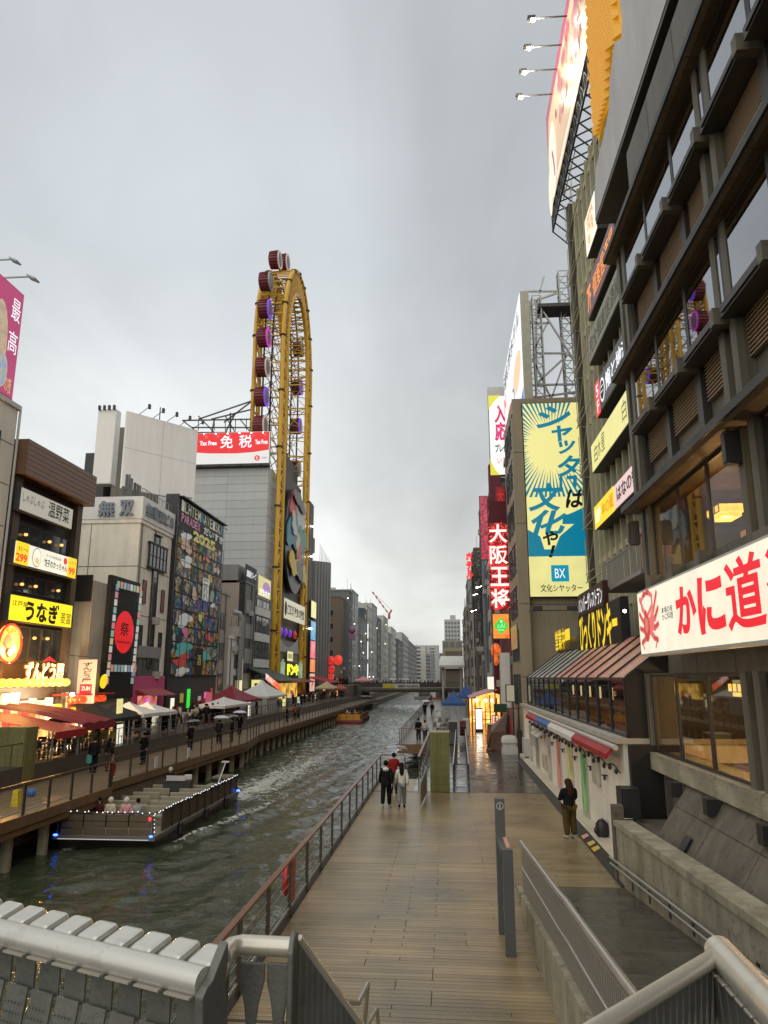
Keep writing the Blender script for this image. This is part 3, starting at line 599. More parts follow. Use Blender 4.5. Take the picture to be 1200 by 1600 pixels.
for ya, yb, z1, col in ((27.2, 28.4, 2.4, (.10, .35, .08)), (30.2, 31.4, 2.4, (.55, .50, .12)), (33.3, 34.5, 2.4, (.55, .15, .10)), (36.6, 37.8, 2.3, (.35, .33, .30)), (41.2, 42.6, 2.2, (.15, .15, .14)), (44.4, 45.8, 2.2, (.3, .3, .28))):
    d = part('door', MB().box(4.70, 4.76, ya, yb, .22, z1), M('door_frame', (.45, .43, .38), .5), wb_)
    p_ = E('poster_%d' % ya, col, .0); p_.node_tree.nodes['Principled BSDF'].inputs['Base Color'].default_value = (*col, 1)
    n_ = p_.node_tree.nodes; t_ = n_.new('ShaderNodeTexNoise'); t_.inputs['Scale'].default_value = 2.3; r_ = n_.new('ShaderNodeValToRGB'); r_.color_ramp.elements[0].position = .4; r_.color_ramp.elements[1].position = .6
    r_.color_ramp.elements[0].color = (*col, 1); r_.color_ramp.elements[1].color = (*[min(1, c*1.9+.12) for c in col], 1); p_.node_tree.links.new(t_.outputs[0], r_.inputs[0]); p_.node_tree.links.new(r_.outputs[0], n_['Principled BSDF'].inputs['Base Color'])
    part('poster', MB().box(4.69, 4.70, ya+.12, yb-.12, .35, z1-.15), p_, d)
for y in (26.3, 29.4, 32.4, 35.6, 24.0, 39.5): part('wall_lamp', MB().box(4.60, 4.75, y-.10, y+.10, 1.98, 2.01).box(4.64, 4.70, y-.03, y+.03, 1.86, 1.98), blk, wb_)
for y, z0, z1 in ((25.4, 1.55, 2.5), (43.2, 1.2, 2.1), (38.8, .5, 1.2)): part('shutter_box', MB().box(4.62, 4.75, y-.45, y+.45, z0, z1), M('shutter_cream', (.50, .46, .36), .5), wb_, bev=.04)
for y in (40.3, 38.6): part('hatch_canopy', MB().prism([(4.75, y-.6, 2.35), (4.25, y-.6, 2.05), (4.27, y-.6, 2.0), (4.75, y-.6, 2.2)], (0, 1.2, 0)), M('hatch', (.5, .47, .4), .5), wb_)
part('air_unit', MB().box(4.45, 4.75, 46.4, 47.6, .3, 1.3), lgrey, wb_)
aw = thing('awning', 'rolled awning striped red, blue and white along the top of the white bar wall', 'awning', (4.5, 32, 2.9))
part('housing', MB().tube([(4.47, 21.2, 3.04), (4.47, 43, 3.04)], .075, 8), M('awning_case', (.45, .43, .38), .5), aw)
for ya, yb, m in ((21.6, 27.4, red_fab), (27.4, 33.8, M('white_band', (.6, .58, .52), .6)), (33.8, 38.6, M('awning_blue', (.05, .12, .30), .6)), (38.6, 43, red_fab)):
    part('valance', MB().prism([(4.44, ya, 3.0), (4.27, ya, 2.84), (4.26, ya, 2.70), (4.29, ya, 2.71), (4.46, ya, 2.92)], (0, yb-ya, 0)), m, aw)
gl = thing('string_lights', 'dark cable of unlit bulbs looping along the white bar wall', 'light string', (4.4, 32, 2.6))
cp = [(4.5, 21.0+i*.4, 2.42+.13*abs(math.sin(i*.72))) for i in range(58)]; part('cable', MB().tube(cp, .022, 5), blk, gl)
for i in range(1, 57, 2): part('bulb', MB().ball((4.48, cp[i][1], cp[i][2]-.09), .055, .055, .08, 8, 5), blk, gl)
# glasshouse
gh = thing('glasshouse', 'glazed restaurant front with a sloping roof of pink and grey panes on black bars', 'glasshouse', (5, 35, 3.26))
gy = [21.7+i*(26.2/13) for i in range(14)]
slopeP = M('pink_roof_pane', (.62, .26, .20), .28, var=.3, sc=.8, spec=.7, stretch=(1, .5, 1)); slopeG = M('grey_roof_pane', (.40, .42, .40), .25, var=.15, spec=.7)
for i, y in enumerate(gy):
    f = MB().box(4.90, 5.0, y-.05, y+.05, 3.26, 4.85); p0, p1 = Vector((4.95, y, 4.85)), Vector((7.0, y, 6.35)); f.prism([(4.90, y-.05, 4.83), (4.97, y-.05, 4.95), (7.0, y-.05, 6.45), (7.0, y-.05, 6.33)], (0, .10, 0)); part('glazing_bar', f, blk, gh)
part('glazing_bar', MB().box(4.88, 5.01, 21.65, 47.95, 4.80, 4.87).box(4.88, 5.01, 21.65, 47.95, 3.262, 3.34), blk, gh)
for i in range(13):
    ya, yb = gy[i]+.06, gy[i+1]-.06
    part('pane', MB().box(4.94, 4.955, ya, yb, 3.34, 4.8), glass('glasshouse_glass', (.8, .8, .75), .10, .02), gh)
    part('roof_pane', MB().prism([(4.99, ya, 4.90), (7.0, ya, 6.38), (7.0, yb, 6.38), (4.99, yb, 4.90)], (.01, 0, -.03)), slopeP if i < 7 else slopeG, gh)
    if i < 7: part('curtain', MB().box(5.0, 5.03, ya, yb, 3.34, 4.22), M('brown_curtain', (.40, .17, .05), .5, var=.6, sc=3, stretch=(1, 2.5, .1)), gh)
    if i < 7: part('wall_light', MB().box(5.6, 5.66, (ya+yb)/2-.04, (ya+yb)/2+.04, 4.1, 4.55), LWs if i == 1 else E('slim_lamp', (1, .7, .35), 1.6), gh)
    else: part('table_setting', MB().box(5.3, 5.8, ya+.2, yb-.2, 3.3, 3.9+.2*(i % 2)), M('seats%d' % (i % 3), ((.12, .15, .14), (.25, .22, .2), (.3, .12, .08))[i % 3], .6), gh)
part('ceiling', MB().prism([(5.02, 21.8, 4.85), (7.0, 21.8, 6.3), (7.0, 21.8, 6.25), (5.02, 21.8, 4.8)], (0, 26, 0)), facd, gh)
part('back_wall', MB().box(7.0, 7.1, 21.8, 48, 3.26, 6.3), M('gh_back', (.07, .045, .035), .6), gh)
part('end_wall', MB().prism([(4.92, 21.56, 3.27), (7.1, 21.56, 3.27), (7.1, 21.56, 6.4), (4.92, 21.56, 4.9)], (0, .09, 0)).box(4.86, 6.3, 21.3, 21.55, 0, 3.1), M('end_black', (.022, .02, .018), .5), gh)
part('fascia_board', MB().box(6.95, 7.05, 30, 48, 6.4, 7.1), facd, gh)
# ================= building with the stacked signs
olive = M('olive_concrete', (.50, .48, .33), .65, var=.15, sc=.8, streak=.2)
mbd = thing('sign_building', 'tall olive grey building with close upright fins and a stack of long signs', 'building', (9.2, 35, 0))
part('body', MB().box(9.3, 22, 22.3, 46, 0, 36), facd, mbd)
for k in range(10):
    for q in range(10): window(mbd, 'R', 9.29, 31.3+q*1.35+.12, 32.5+q*1.35-.12, 6.2+k*2.95, 8.1+k*2.95, 1, 1, mgrey, dglass, .05, .05)
part('corner_column', MB().box(8.75, 9.3, 45.4, 46.2, 0, 36.5), M('column_brown', (.10, .09, .07), .6, streak=.2), mbd)
fin = MB().box(-.35, 0, -.09, .09, 0, 36).mesh('fin', (0, 0, 0), olive); y = 44.6
while y > 30: inst('fin', fin, mbd, (9.3, y, 0)); y -= 1.35
for k in range(11): bx('floor_edge', olive, mbd, 9.1, 9.3, 30, 45.4, 5.5+k*2.95, 5.85+k*2.95)
gw = MB()
for k in range(10):
    z = 7.2+k*3.3
    for y in (45.2, 42.5): gw.bar((8.5, y, z), (8.5, y, z+2.6), .03)
    gw.bar((8.5, 45.6, z), (8.5, 40.5, z), .035).bar((8.5, 45.6, z+.5), (8.5, 43, z+.5), .025).bar((8.5, 45.2, z), (9.1, 45.4, z), .03).bar((8.5, 45.2, z), (8.5, 42.5, z+2.4), .025)
part('maintenance_frame', gw, olive, mbd)
XS = 8.35
def wsign(l, r_, nm, lab, fm_, depth=.7): a = sx(XS, l, r_); return Sign('shop_sign', lab, 'sign', 'R', XS, a[0], a[1], a[2], a[3], depth, dgrey, fm_)
s = wsign((915, 330, 402), (932, 300, 372), '', 'small white and orange lit sign, topmost of the stack on the finned building', LW); s.text('鍋\n料\n理', .2, .1, .8, .9, LO, .03)
s = wsign((917, 428, 492), (963, 345, 414), '', 'maroon sign with orange 7F lettering on the finned building', E('maroon_face', (.12, .03, .035), .5, True)); s.text('7F', .03, .15, .17, .85, LO, .02); s.text('個室居酒屋', .25, .2, .95, .8, LO, .01)
s = wsign((920, 520, 572), (972, 405, 465), '', 'long pale grey unlit sign with faint outlined characters on the finned building', M('grey_face', (.34, .35, .28), .5)); s.text('完全個室居酒屋', .05, .2, .95, .8, M('faded_ink', (.12, .12, .1), .6), .002)
s = wsign((932, 598, 656), (989, 488, 560), '', 'black sign with white lettering and a red 5F tab on the finned building', E('black_face', (.015, .016, .018), .8)); s.rect(0, 0, .13, 1, LR, 'tab'); s.text('5\nF', .03, .1, .10, .9, LWc, .01); s.ell(.22, .5, .07, .34, LWc); s.ell(.22, .5, .055, .27, BLKI); s.stroke([(.19, .6), (.25, .6)], .06, LWc); s.stroke([(.19, .45), (.25, .45)], .06, LWc); s.text('鮨と地酒', .34, .25, .92, .75, LWc, .02)
s = wsign((925, 690, 738), (986, 603, 662), '', 'long pale yellow lit sign with thin outlined Japanese characters', LYp)
for ch, u in (('白', .09), ('木', .20), ('屋', .31), ('白', .84)): s.text(ch, u, .2, u+.09, .8, M('olive_ink', (.12, .12, .04), .5), .0)
s = wsign((930, 790, 828), (1002, 713, 760), '', 'sign half orange and half pink with black brush lettering, lowest of the stack', E('pink_face', (.88, .62, .62), .85, True)); s.rect(0, 0, .5, 1, LY, 'orange_half'); s.text('居酒屋', .03, .2, .17, .8, LWc, .01); s.text('金の蔵', .2, .2, .48, .8, E('lit_amber', (.7, .25, 0), .9), .02); s.text('はなの舞', .56, .2, .96, .8, BLKI, .03)
# balcony
bl = thing('balcony', 'grey steel balcony with a red and white banner above the restaurant signs', 'balcony', (7.6, 30, 8.8))
a0, a1 = 27.0, 33.5; f = MB().box(7.0, 8.9, a0, a1, 8.55, 8.7).box(7.0, 7.05, a0, a1, 9.75, 9.8)
for i in range(27): yy = a0+i*.25; f.bar((7.02, yy, 8.7), (7.02, yy, 9.75), .018)
part('balustrade', f, gsteel, bl); part('banner', MB().box(8.8, 8.85, a0, a1, 9.6, 11.2), red_fab, bl); part('canopy', MB().prism([(8.9, a0, 11.3), (7.6, a0, 10.4), (7.6, a0, 10.3), (8.9, a0, 11.1)], (0, 3.2, 0)), red_fab, bl)
# glasshouse signs
s = Sign('shop_sign', 'brown sign with white Japanese lettering above the yellow letters', 'sign', 'R', 6.75, 38.6, 32.4, 7.85, 9.0, .2, M('sign_brown', (.06, .025, .018), .5), M('sign_brown_face', (.07, .028, .02), .5)); s.text('ハンバーグレストラン', .03, .15, .97, .85, LWc, .01)
s = Sign('shop_sign', 'black sign with large jagged yellow Japanese lettering over the glasshouse', 'sign', 'R', 6.8, 39.2, 29.6, 6.15, 8.0, .3, blk, M('black_plate', (.02, .018, .016), .5)); s.text('びっくりドンキー', .04, -.05, .93, 1.02, LY, .03); s.ell(.07, 1.05, .012, .05, LR); s.ell(.10, 1.10, .012, .05, LG)
s = Sign('shop_sign', 'smaller row of yellow lit characters farther along the glasshouse roof', 'sign', 'R', 6.8, 49.2, 41.6, 6.6, 7.7, .1, None, None); s.text('営業中', .2, -.1, .72, 1, LY, .02); s.rect(.78, .3, .96, .85, LY, th=.05)
for y in (28.2,): solo('flood_lamp', 'round lit lamp beside the jagged yellow lettering', 'lamp', MB().ball((6.6, 28.2, 7.3), .06, .06, .06), STAR, (6.6, 28.2, 7.3))
# ================= large board on the concrete tower
bt = thing('concrete_tower_building', 'tan concrete tower building carrying the big yellow and blue board', 'building', (7, 52, 0))
tan = M('tan_concrete', (.33, .28, .20), .6, var=.12, sc=.5, streak=.16)
part('body', MB().box(4.9, 12, 49.9, 57.4, 0, 24.2), tan, bt); part('column', MB().box(4.75, 5.45, 49.2, 49.9, 0, 22.6), tan, bt)
for z in (4.9, 9.6, 15, 20): part('joint', MB().box(4.74, 5.46, 49.19, 49.2, z, z+.05).box(5.46, 9.3, 49.88, 49.9, z, z+.05), conc_d, bt)
part('vent_grille', MB().box(7.6, 8.6, 49.8, 49.9, 6.9, 7.9), mgrey, bt)
for z in range(3, 22, 3):
    for y in (50.9, 53.3, 55.6): window(bt, 'R', 4.9, y-.8, y+.8, z, z+2.1, 2, 2, dgrey, dglass)
fl = MB().box(5.4, 9.4, 48.7, 48.8, 9.1, 9.15).box(5.4, 5.46, 48.75, 49.9, 9.1, 9.15)
part('lamp_bar', fl, blk, bt)
for x in (5.9, 8.1): part('floodlight', MB().box(x-.3, x+.3, 48.6, 48.9, 9.15, 9.4), dgrey, bt)
s = Sign('billboard', 'tall lit yellow and blue board with flowing blue Japanese lettering and rays', 'billboard', 'C', 49.5, 5.5, 9.45, 10.05, 23.7, .35, dgrey, E('yellow_board', (.93, .86, .33), .86, True))
# rays
W, H = s.w, s.h; cu, cv = .48*W, .76*H
def edge_pt(a):
    dx, dy = math.cos(a), math.sin(a); t = 99
    if dx > 0: t = min(t, (W*.985-cu)/dx)
    if dx < 0: t = min(t, (W*.015-cu)/dx)
    if dy > 0: t = min(t, (H*.995-cv)/dy)
    if dy < 0: t = min(t, (cv-H*.50)/-dy)
    return t, dx, dy
for k in range(62):
    a = R(60)+k*R(5.0)
    if R(60) < a < R(372):
        t, dx, dy = edge_pt(a); a2 = a+R(2.6); t2, dx2, dy2 = edge_pt(a2); r0 = 1.65+.15*math.sin(k*2.1)+(.5 if a > R(300) else 0)
        if t > r0+.1: s.shape([((cu+dx*r0)/W, (cv+dy*r0)/H), ((cu+dx*t)/W, (cv+dy*t)/H), ((cu+dx2*t2)/W, (cv+dy2*t2)/H)], LT, 'ray'); s.k = 1
s.shape([(.015, .20), (.985, .20), (.985, .445), (.80, .42), (.62, .40), (.60, .36), (.80, .36), (.55, .30), (.45, .235), (.28, .235), (.22, .30), (.015, .335)], LT, 'colour_field')
s.rect(.01, .005, .99, .20, LYp, 'lower_band')
def g(t, x0, y0, x1, y1, m=LT, bold=.03, sh=.25):
    tt = (y0+y1)/2; off = 814+12*(tt-636)/300; s.text(t, (x0-off)/92, 1-(y1-634)/300, (x1-off)/92, 1-(y0-634)/300, m, bold, 0, sh)
for a in (('シ', 837, 640, 893, 676), ('ャ', 862, 672, 896, 698), ('ッ', 872, 696, 900, 718), ('タ', 870, 720, 908, 754), ('文', 824, 762, 880, 806), ('化', 828, 804, 886, 842)): g(*a)
g('ー', 884, 752, 900, 758, LT); s.stroke([(.62, .60), (.60, .53)], .2, LT, 'lettering'); s.stroke([(.86, .60), (.84, .55)], .25, LT, 'lettering')
g('は', 882, 774, 911, 802, BLKI); g('や', 846, 836, 870, 858, BLKI); g('！', 855, 858, 866, 876, BLKI)
s.rect(.37, .075, .66, .155, E('lit_logo_blue', (0, .32, .48), .8), 'logo'); s.text('BX', .43, .092, .60, .138, LWc, .0); s.text('文化シヤッター', .18, .025, .87, .062, BLKI, .01)
# ================= rooftop signs above the finned building
def pip(p, poly):
    c = False; x, y = p
    for i in range(len(poly)):
        (x1, y1), (x2, y2) = poly[i-1], poly[i]
        if (y1 > y) != (y2 > y) and x < (x2-x1)*(y-y1)/(y2-y1)+x1: c = not c
    return c
rk = thing('sculpted_sign', 'grey mottled panel with a ragged left edge hung high over the eaves', 'sign', (6.2, 18, 22))
outl = [onx(px, py, 6.0) for px, py in ((930, 345), (929, 300), (931, 262), (939, 228), (946, 200), (951, 172), (953, 120), (957, 90), (960, 66), (971, 60), (972, 30), (968, 0))]
outl += [Vector((6, 12, outl[-1].z+8)), Vector((6, 12, outl[0].z))]
rp_ = MB().prism(outl, (.25, 0, 0)); part('panel', rp_, M('mottled_grey', (.48, .47, .46), .45, var=.28, sc=.55, stretch=(1, 1, .4)), rk)
zb = outl[0].z
part('underside', MB().box(6.02, 7.4, 12, outl[0].y, zb-.16, zb-.01), facd, rk); part('bracket', MB().box(6.9, 8.2, 12, outl[0].y-.4, zb-.6, zb-.17), blk, rk)
gd = thing('golden_sign', 'rippled golden yellow sheet hanging between the grey panel and the rooftop billboard', 'sign', (8, 31, 30))
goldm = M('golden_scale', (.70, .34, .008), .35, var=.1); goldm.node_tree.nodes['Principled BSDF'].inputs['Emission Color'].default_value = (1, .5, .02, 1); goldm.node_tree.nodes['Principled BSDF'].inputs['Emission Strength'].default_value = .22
gp_ = [onx(px, py, 7.6) for px, py in ((921, -60), (923, 60), (935, 222), (942, 190), (951, 168), (953, 80), (972, 60), (966, 20), (962, -60))]
part('backing', MB().prism(gp_, (.12, 0, 0)), goldm, gd)
po = [(p.y, p.z) for p in gp_]; gq = MB(); z = min(p[1] for p in po); r_ = 0
while z < max(p[1] for p in po):
    y = min(p[0] for p in po)+(.16 if r_ % 2 else 0)
    while y < max(p[0] for p in po):
        if pip((y, z), po): gq.prism([(7.59, y-.15, z), (7.59, y+.15, z), (7.34, y, z-.08)], (0, 0, .26))
        y += .32
    z += .36; r_ += 1
part('scale_rows', gq, goldm, gd, stuff=True)
XB = 8.3; a = onx(862, 332, XB); b = onx(855, 178, XB)
s = Sign('rooftop_billboard', 'high rooftop billboard in peach and magenta lit by four lamps on arms', 'billboard', 'R', XB, a.y, a.y-17, a.z, b.z, .3, dgrey, E('peach_board', (.90, .60, .36), .62, True, var=.25, sc=.35))
MG = E('lit_magenta', (.55, .06, .16), .6); CRm = E('lit_cream', (.93, .84, .66), .85)
s.rect(0, .88, 1, 1, MG, 'border'); s.shape([(0, .55), (.05, .88), (0, .88)], MG, 'border'); s.ell(.12, .36, .095, .36, CRm); s.ell(.135, .30, .02, .17, MG, rot=.3); s.ell(.12, .30, .012, .15, CRm, rot=.3); s.ell(.03, .15, .05, .22, CRm); s.ell(.26, .58, .012, .045, BLKI)
s.text('たこ焼', .33, .3, .62, .85, MG, .05); s.text('本家', .66, .2, .97, .8, MG, .05); s.rect(.22, 0, 1, .06, CRm, 'band')
tr = MB()
y0, zt, zb2 = a.y, a.z, a.z-3.4
for dx in (0, 1.6):
    tr.bar((XB+dx, y0, zt-.1), (XB+dx, y0-17, zt-.1), .09).bar((XB+dx, y0, zt-1.6-dx), (XB+dx, y0-17, zt-1.6-dx), .08)
    for k in range(16):
        ya = y0-k*1.1; tr.bar((XB+dx, ya, zt-.1), (XB+dx, ya-1.1, zt-1.6-dx), .05).bar((XB+dx, ya, zt-1.6-dx), (XB+dx, ya-1.1, zt-.1), .05).bar((XB+dx, ya, zt-.1), (XB+dx, ya, zt-1.6-dx), .05)
for k in range(16): ya = y0-k*1.1; tr.bar((XB, ya, zt-1.6), (XB+1.6, ya, zt-3.2), .05).bar((XB, ya, zt-.1), (XB+1.6, ya-1.1, zt-.1), .05).bar((XB+1.6, ya, zt-3.2), (XB+2.6, ya, zt-5.5), .07)
part('truss', tr, dgrey, s.root)
for px, py in ((830, 25), (824, 70), (817, 108), (811, 147)):
    e = onx(863+(147-py)*.19, py, XB-.1); t = thing('arm_lamp', {25: 'topmost', 70: 'second from the top', 108: 'third from the top', 147: 'lowest'}[py]+' of the four bright lamps on arms over the rooftop billboard', 'lamp', e, 'lamps over the rooftop billboard')
    q = ony(px, py, e.y); part('arm', MB().bar(e, (q.x, q.y, e.z), .05), dgrey, t); part('lamp_head', MB().cbox((q.x, q.y, e.z), .5, .35, .2), dgrey, t)
    pl_ = bpy.data.lights.new('lamp_bulb', 'POINT'); pl_.energy = 420; pl_.color = (1, .86, .62); pl_.shadow_soft_size = .15; lo_ = bpy.data.objects.new('lamp_bulb', pl_); COL.objects.link(lo_); lo_.parent = t; lo_.location = Vector((q.x+.35, q.y, e.z-.35))-e
    part('bulb', MB().ball((q.x+.1, q.y-.05, e.z-.16), .16, .13, .12), STAR, t)
# ================= right row beyond the big board
AC = M('unit_grey', (.42, .41, .38), .6, var=.15, sc=3); AC2 = M('pipe_grey', (.20, .19, .17), .6, var=.15, sc=1)
def block(name, label, x0, x1, y0, y1, z1, mat, face, wins=None, fm=dgrey, gm=sglass, group=None, roof=None, z0=0, bands=None, grp=None, cat='building', storey=3.2, ww=1.5, wh=1.7, gap=2.4, front=False, zs=3.4):
    t = thing(name, label, cat, ((x0+x1)/2, (y0+y1)/2, z0), group); part('walls', MB().box(x0, x1, y0, y1, z0, z1), mat, t)
    part('parapet', MB().box(x0-.12, x1+.12, y0-.1, y1+.1, z1, z1+.35), mat, t)
    c = x1 if face == 'L' else x0; n = max(1, int((y1-y0-.6)/gap))
    if wins is not False:
        z = z0+zs
        while z+wh < z1-.3:
            for i in range(n): yc = y0+(y1-y0)*(i+.5)/n; window(t, face, c, yc-ww/2, yc+ww/2, z, z+wh, 2, 1, fm, gm)
            if bands: fbx('sill_band', bands, t, face, c, y0, y1, z-1.15, z-.1, .0, .14)
            z += storey
    if front:
        z = z0+zs; m_ = max(1, int((x1-x0-1)/gap/1.3))
        while z+wh < z1-.3:
            for i in range(m_): xc = x0+(x1-x0)*(i+.5)/m_; window(t, 'C', y0, xc-ww/2, xc+ww/2, z, z+wh, 2, 1, fm, gm)
            z += storey
    rg = random.Random(label); c_ = FN[face]
    for _ in range(int((y1-y0)*.35)):
        yy, zz = rg.uniform(y0+.8, y1-.8), z0+rg.uniform(3, max(4, z1-1.5)); fbx('air_conditioner', AC, t, face, c, yy-.45, yy+.45, zz, zz+.65, .02, .5)
    for yy in (y0+.35, rg.uniform(y0+1, y1-1)): fbx('down_pipe', AC2, t, face, c, yy-.06, yy+.06, z0+1, z1, .02, .14)
    for _ in range(3): xx, yy, hh_ = rg.uniform(min(c, c-2), c) if face == 'L' else rg.uniform(c, c+2), rg.uniform(y0+.5, y1-.5), rg.uniform(.8, 3.2); bx('aerial', AC2, t, xx-.03, xx+.03, yy-.03, yy+.03, z1+.35, z1+.35+hh_)
    bx('roof_plant', AC, t, (x0+x1)/2+(2 if face == 'L' else -2), (x0+x1)/2+(3.5 if face == 'L' else -3.5), (y0+y1)/2-1, (y0+y1)/2+1, z1+.35, z1+1.6)
    if roof:
        xc, yc = (x0+x1)/2, (y0+y1)/2
        if 'box' in roof: part('roof_room', MB().box(xc-1.5, xc+1.5, yc-1.2, yc+1.2, z1+.35, z1+2.6), mat, t)
        if 'mast' in roof: part('mast', MB().bar((xc+1, yc, z1), (xc+1, yc, z1+6), .06), dgrey, t)
        if 'tank' in roof: part('water_tank', MB().lathe((xc, yc, z1+.4), [(1, 0), (1, 1.8), (.3, 2.1)]), lgrey, t)
    return t
maroonw = M('maroon_cladding', (.11, .018, .028), .5, var=.15)
b = block('narrow_building', 'narrow grey building with dark windows right behind the concrete tower', 5.2, 14, 57.6, 61.5, 22.5, mgrey, 'R', gap=1.9)
b = block('maroon_building', 'deep maroon building behind the large neon restaurant sign', 5.3, 14, 61.8, 77, 20, maroonw, 'R', wins=False)
part('tower_fin', MB().box(4.7, 5.9, 76, 77.2, 0, 27), maroonw, b)
s = Sign('vertical_board', 'plain white vertical board hanging below the orange sign', 'sign', 'C', 58.4, 3.98, 4.78, 2.6, 6.75, .25, lgrey, M('board_white', (.66, .66, .63), .5))
s = Sign('shop_sign', 'orange lit square sign with a green diamond and white script', 'sign', 'C', 60, 3.6, 5.0, 7.85, 9.9, .3, dgrey, E('orange_face', (1, .33, .04), .95, True, var=.25, sc=2.5, stretch=(.2, 1, 2)))
s.shape([(.08, .5), (.5, .18), (.93, .5), (.5, .84)], LG); s.text('حلال', .3, .42, .72, .60, LWc, .0); s.text('HALAL', .33, .33, .68, .38, LWc); s.ell(.52, .68, .06, .045, LWc); s.text('2F', .68, .04, .95, .16, LR, .02)
s = Sign('neon_sign', 'vertical neon sign of four large white characters edged in red bulbs', 'neon sign', 'C', 60, 3.55, 5.05, 10.2, 17.3, .35, M('neon_back', (.10, .012, .015), .5), None)
s.rect(.05, 0, .95, 1, E('red_glow', (.5, .01, .02), .35), 'backing')
for i, ch in enumerate('大阪王将'): v = .76-i*.25; s.text(ch, -.05, v-.015, 1.05, v+.24, LR, .055, d=.05); s.text(ch, .02, v+.005, .98, v+.222, E('neon_white', (1, .84, .76), 1.3, True), .016, d=.16)
nb_ = MB(); random.seed(5)
for i in range(170): u, v = random.random(), random.random(); p = s.P(u, v, .12); nb_.ball(tuple(p), .045, .045, .045, 5, 3)
part('bulbs', nb_, E('red_bulbs', (1, .12, .06), 1.5), s.root, stuff=True)
bx('side_rail', maroonw, s.root, 3.6, 3.66, 60, 60.1, 1.5, 10.2); bx('side_rail', maroonw, s.root, 5.0, 5.06, 60, 60.1, 1.5, 10.2); bx('top_panel', maroonw, s.root, 3.6, 5.1, 60.2, 60.3, 17.3, 19.2)
s = Sign('shop_sign', 'small maroon sign with a round emblem above the neon characters', 'sign', 'C', 60.6, 4.25, 5.1, 17.6, 20.6, .3, maroonw, E('maroon_lit', (.25, .01, .015), .6)); s.text('大\n阪', .15, .1, .85, .9, LRd, .02)
s = Sign('shop_sign', 'small orange and red picture sign beside the concrete column', 'sign', 'R', 4.85, 57.2, 52.4, 6.8, 8.6, .2, dgrey, E('food_face', (.60, .25, .10), .6, True, sc=2, col2=(.12, .22, .06)))
solo('wall_lantern', 'red and orange flame shaped lantern on the maroon wall', 'lantern', MB().ball((4.2, 66, 7.2), .45, .45, .6).ball((4.2, 66, 6.3), .25, .25, .4), E('flame', (1, .18, .03), .95, var=.6, sc=4), (4.2, 66, 7))
# tall signboard seen edge on, with its lattice tower
YA, YB = onx(812, 455, 6.5), onx(785, 530, 6.5); zb_ = onx(812, 700, 6.5).z
s = Sign('tall_signboard', 'tall lit signboard in white and blue seen almost edge on', 'billboard', 'R', 6.5, YB.y, YA.y, zb_, YA.z, .7, M('board_edge', (.36, .36, .30), .5), E('white_board', (.90, .92, .95), .9, True))
s.shape([(0, 0), (1, 0), (1, .30), (.6, .2), (0, .10)], E('lit_royal', (.03, .12, .60), .8)); s.ell(.75, .55, .2, .13, E('lit_peach', (1, .55, .30), .9)); s.ell(.3, .45, .16, .10, E('lit_peach2', (.9, .35, .2), .9)); s.ell(.52, .47, .09, .09, E('lit_royal', 0)); s.ell(.52, .47, .06, .07, LWc)
s.text('道頓堀ホテル', .05, .80, .95, .95, BLKI, .02); s.text('くすり', .1, .06, .9, .18, LWc, .03); s.text('N', .03, .62, .15, .76, LR, .05)
tw = thing('lattice_tower', 'grey steel lattice tower with ladder bracing the tall signboard', 'tower', (8, 56, 22))
def lat(mb, p, q, w, n, r=.06):
    p, q = Vector(p), Vector(q)
    for sx_ in (-1, 1):
        for sy_ in (-1, 1):
            o_ = Vector((sx_*w/2, sy_*w/2, 0)); mb.bar(p+o_, q+o_, r)
    for i in range(n):
        a_, b_ = p+(q-p)*i/n, p+(q-p)*(i+1)/n
        for (u, v) in (((-1, -1), (1, -1)), ((1, -1), (1, 1)), ((1, 1), (-1, 1)), ((-1, 1), (-1, -1))):
            U_, V_ = Vector((u[0]*w/2, u[1]*w/2, 0)), Vector((v[0]*w/2, v[1]*w/2, 0)); mb.bar(a_+U_, b_+V_, r*.55).bar(b_+U_, b_+V_, r*.55)
zt_ = YA.z; f = MB(); lat(f, (10.6, 58, 23), (10.4, 58, zt_+2.5), .9, 14, .07); lat(f, (7.9, 57, 22), (7.9, 57, zt_-.2), .7, 16, .06)
P_ = lambda px, py, y=57: ony(px, py, y)
for a_, b_ in (((838, 470), (903, 573)), ((828, 505), (858, 505)), ((856, 503), (834, 548)), ((832, 552), (885, 552)), ((838, 600), (885, 556)), ((832, 560), (862, 625)), ((885, 555), (862, 622)), ((832, 602), (903, 600)), ((820, 455), (870, 455)), ((835, 470), (870, 458)), ((850, 432), (843, 458)), ((832, 622), (903, 612)), ((828, 470), (828, 625)), ((838, 470), (838, 625)), ((903, 573), (912, 590))): f.bar(P_(*a_), P_(*b_), .10)
part('lattice', f, gsteel, tw); f = MB()
for py in range(475, 625, 9): f.bar(P_(829, py), P_(838, py), .04)
part('ladder', f, gsteel, tw); part('platform', MB().box(8, 11.5, 56.5, 58.5, zt_-1.3, zt_-1.0), dgrey, tw); part('speaker_cluster', MB().box(11.2, 12.2, 55, 56, 24.2, 25.8), dgrey, tw)
A = sy(76, 762, 605, 797, 742)
s = Sign('billboard', 'white lit billboard with yellow corners and magenta Japanese characters', 'billboard', 'C', 76, A[0], A[1]+.6, A[2], A[3]-1.0, .8, mgrey, E('white_sign', (.92, .92, .88), .9, True))
s.shape([(0, .82), (0, 1), (.5, 1), (.25, .93)], E('lit_lemon', (.80, .75, .05), .8)); s.shape([(0, 0), (.4, 0), (.2, .06), (0, .2)], E('lit_lemon', 0)); s.ell(.85, .98, .2, .05, LR)
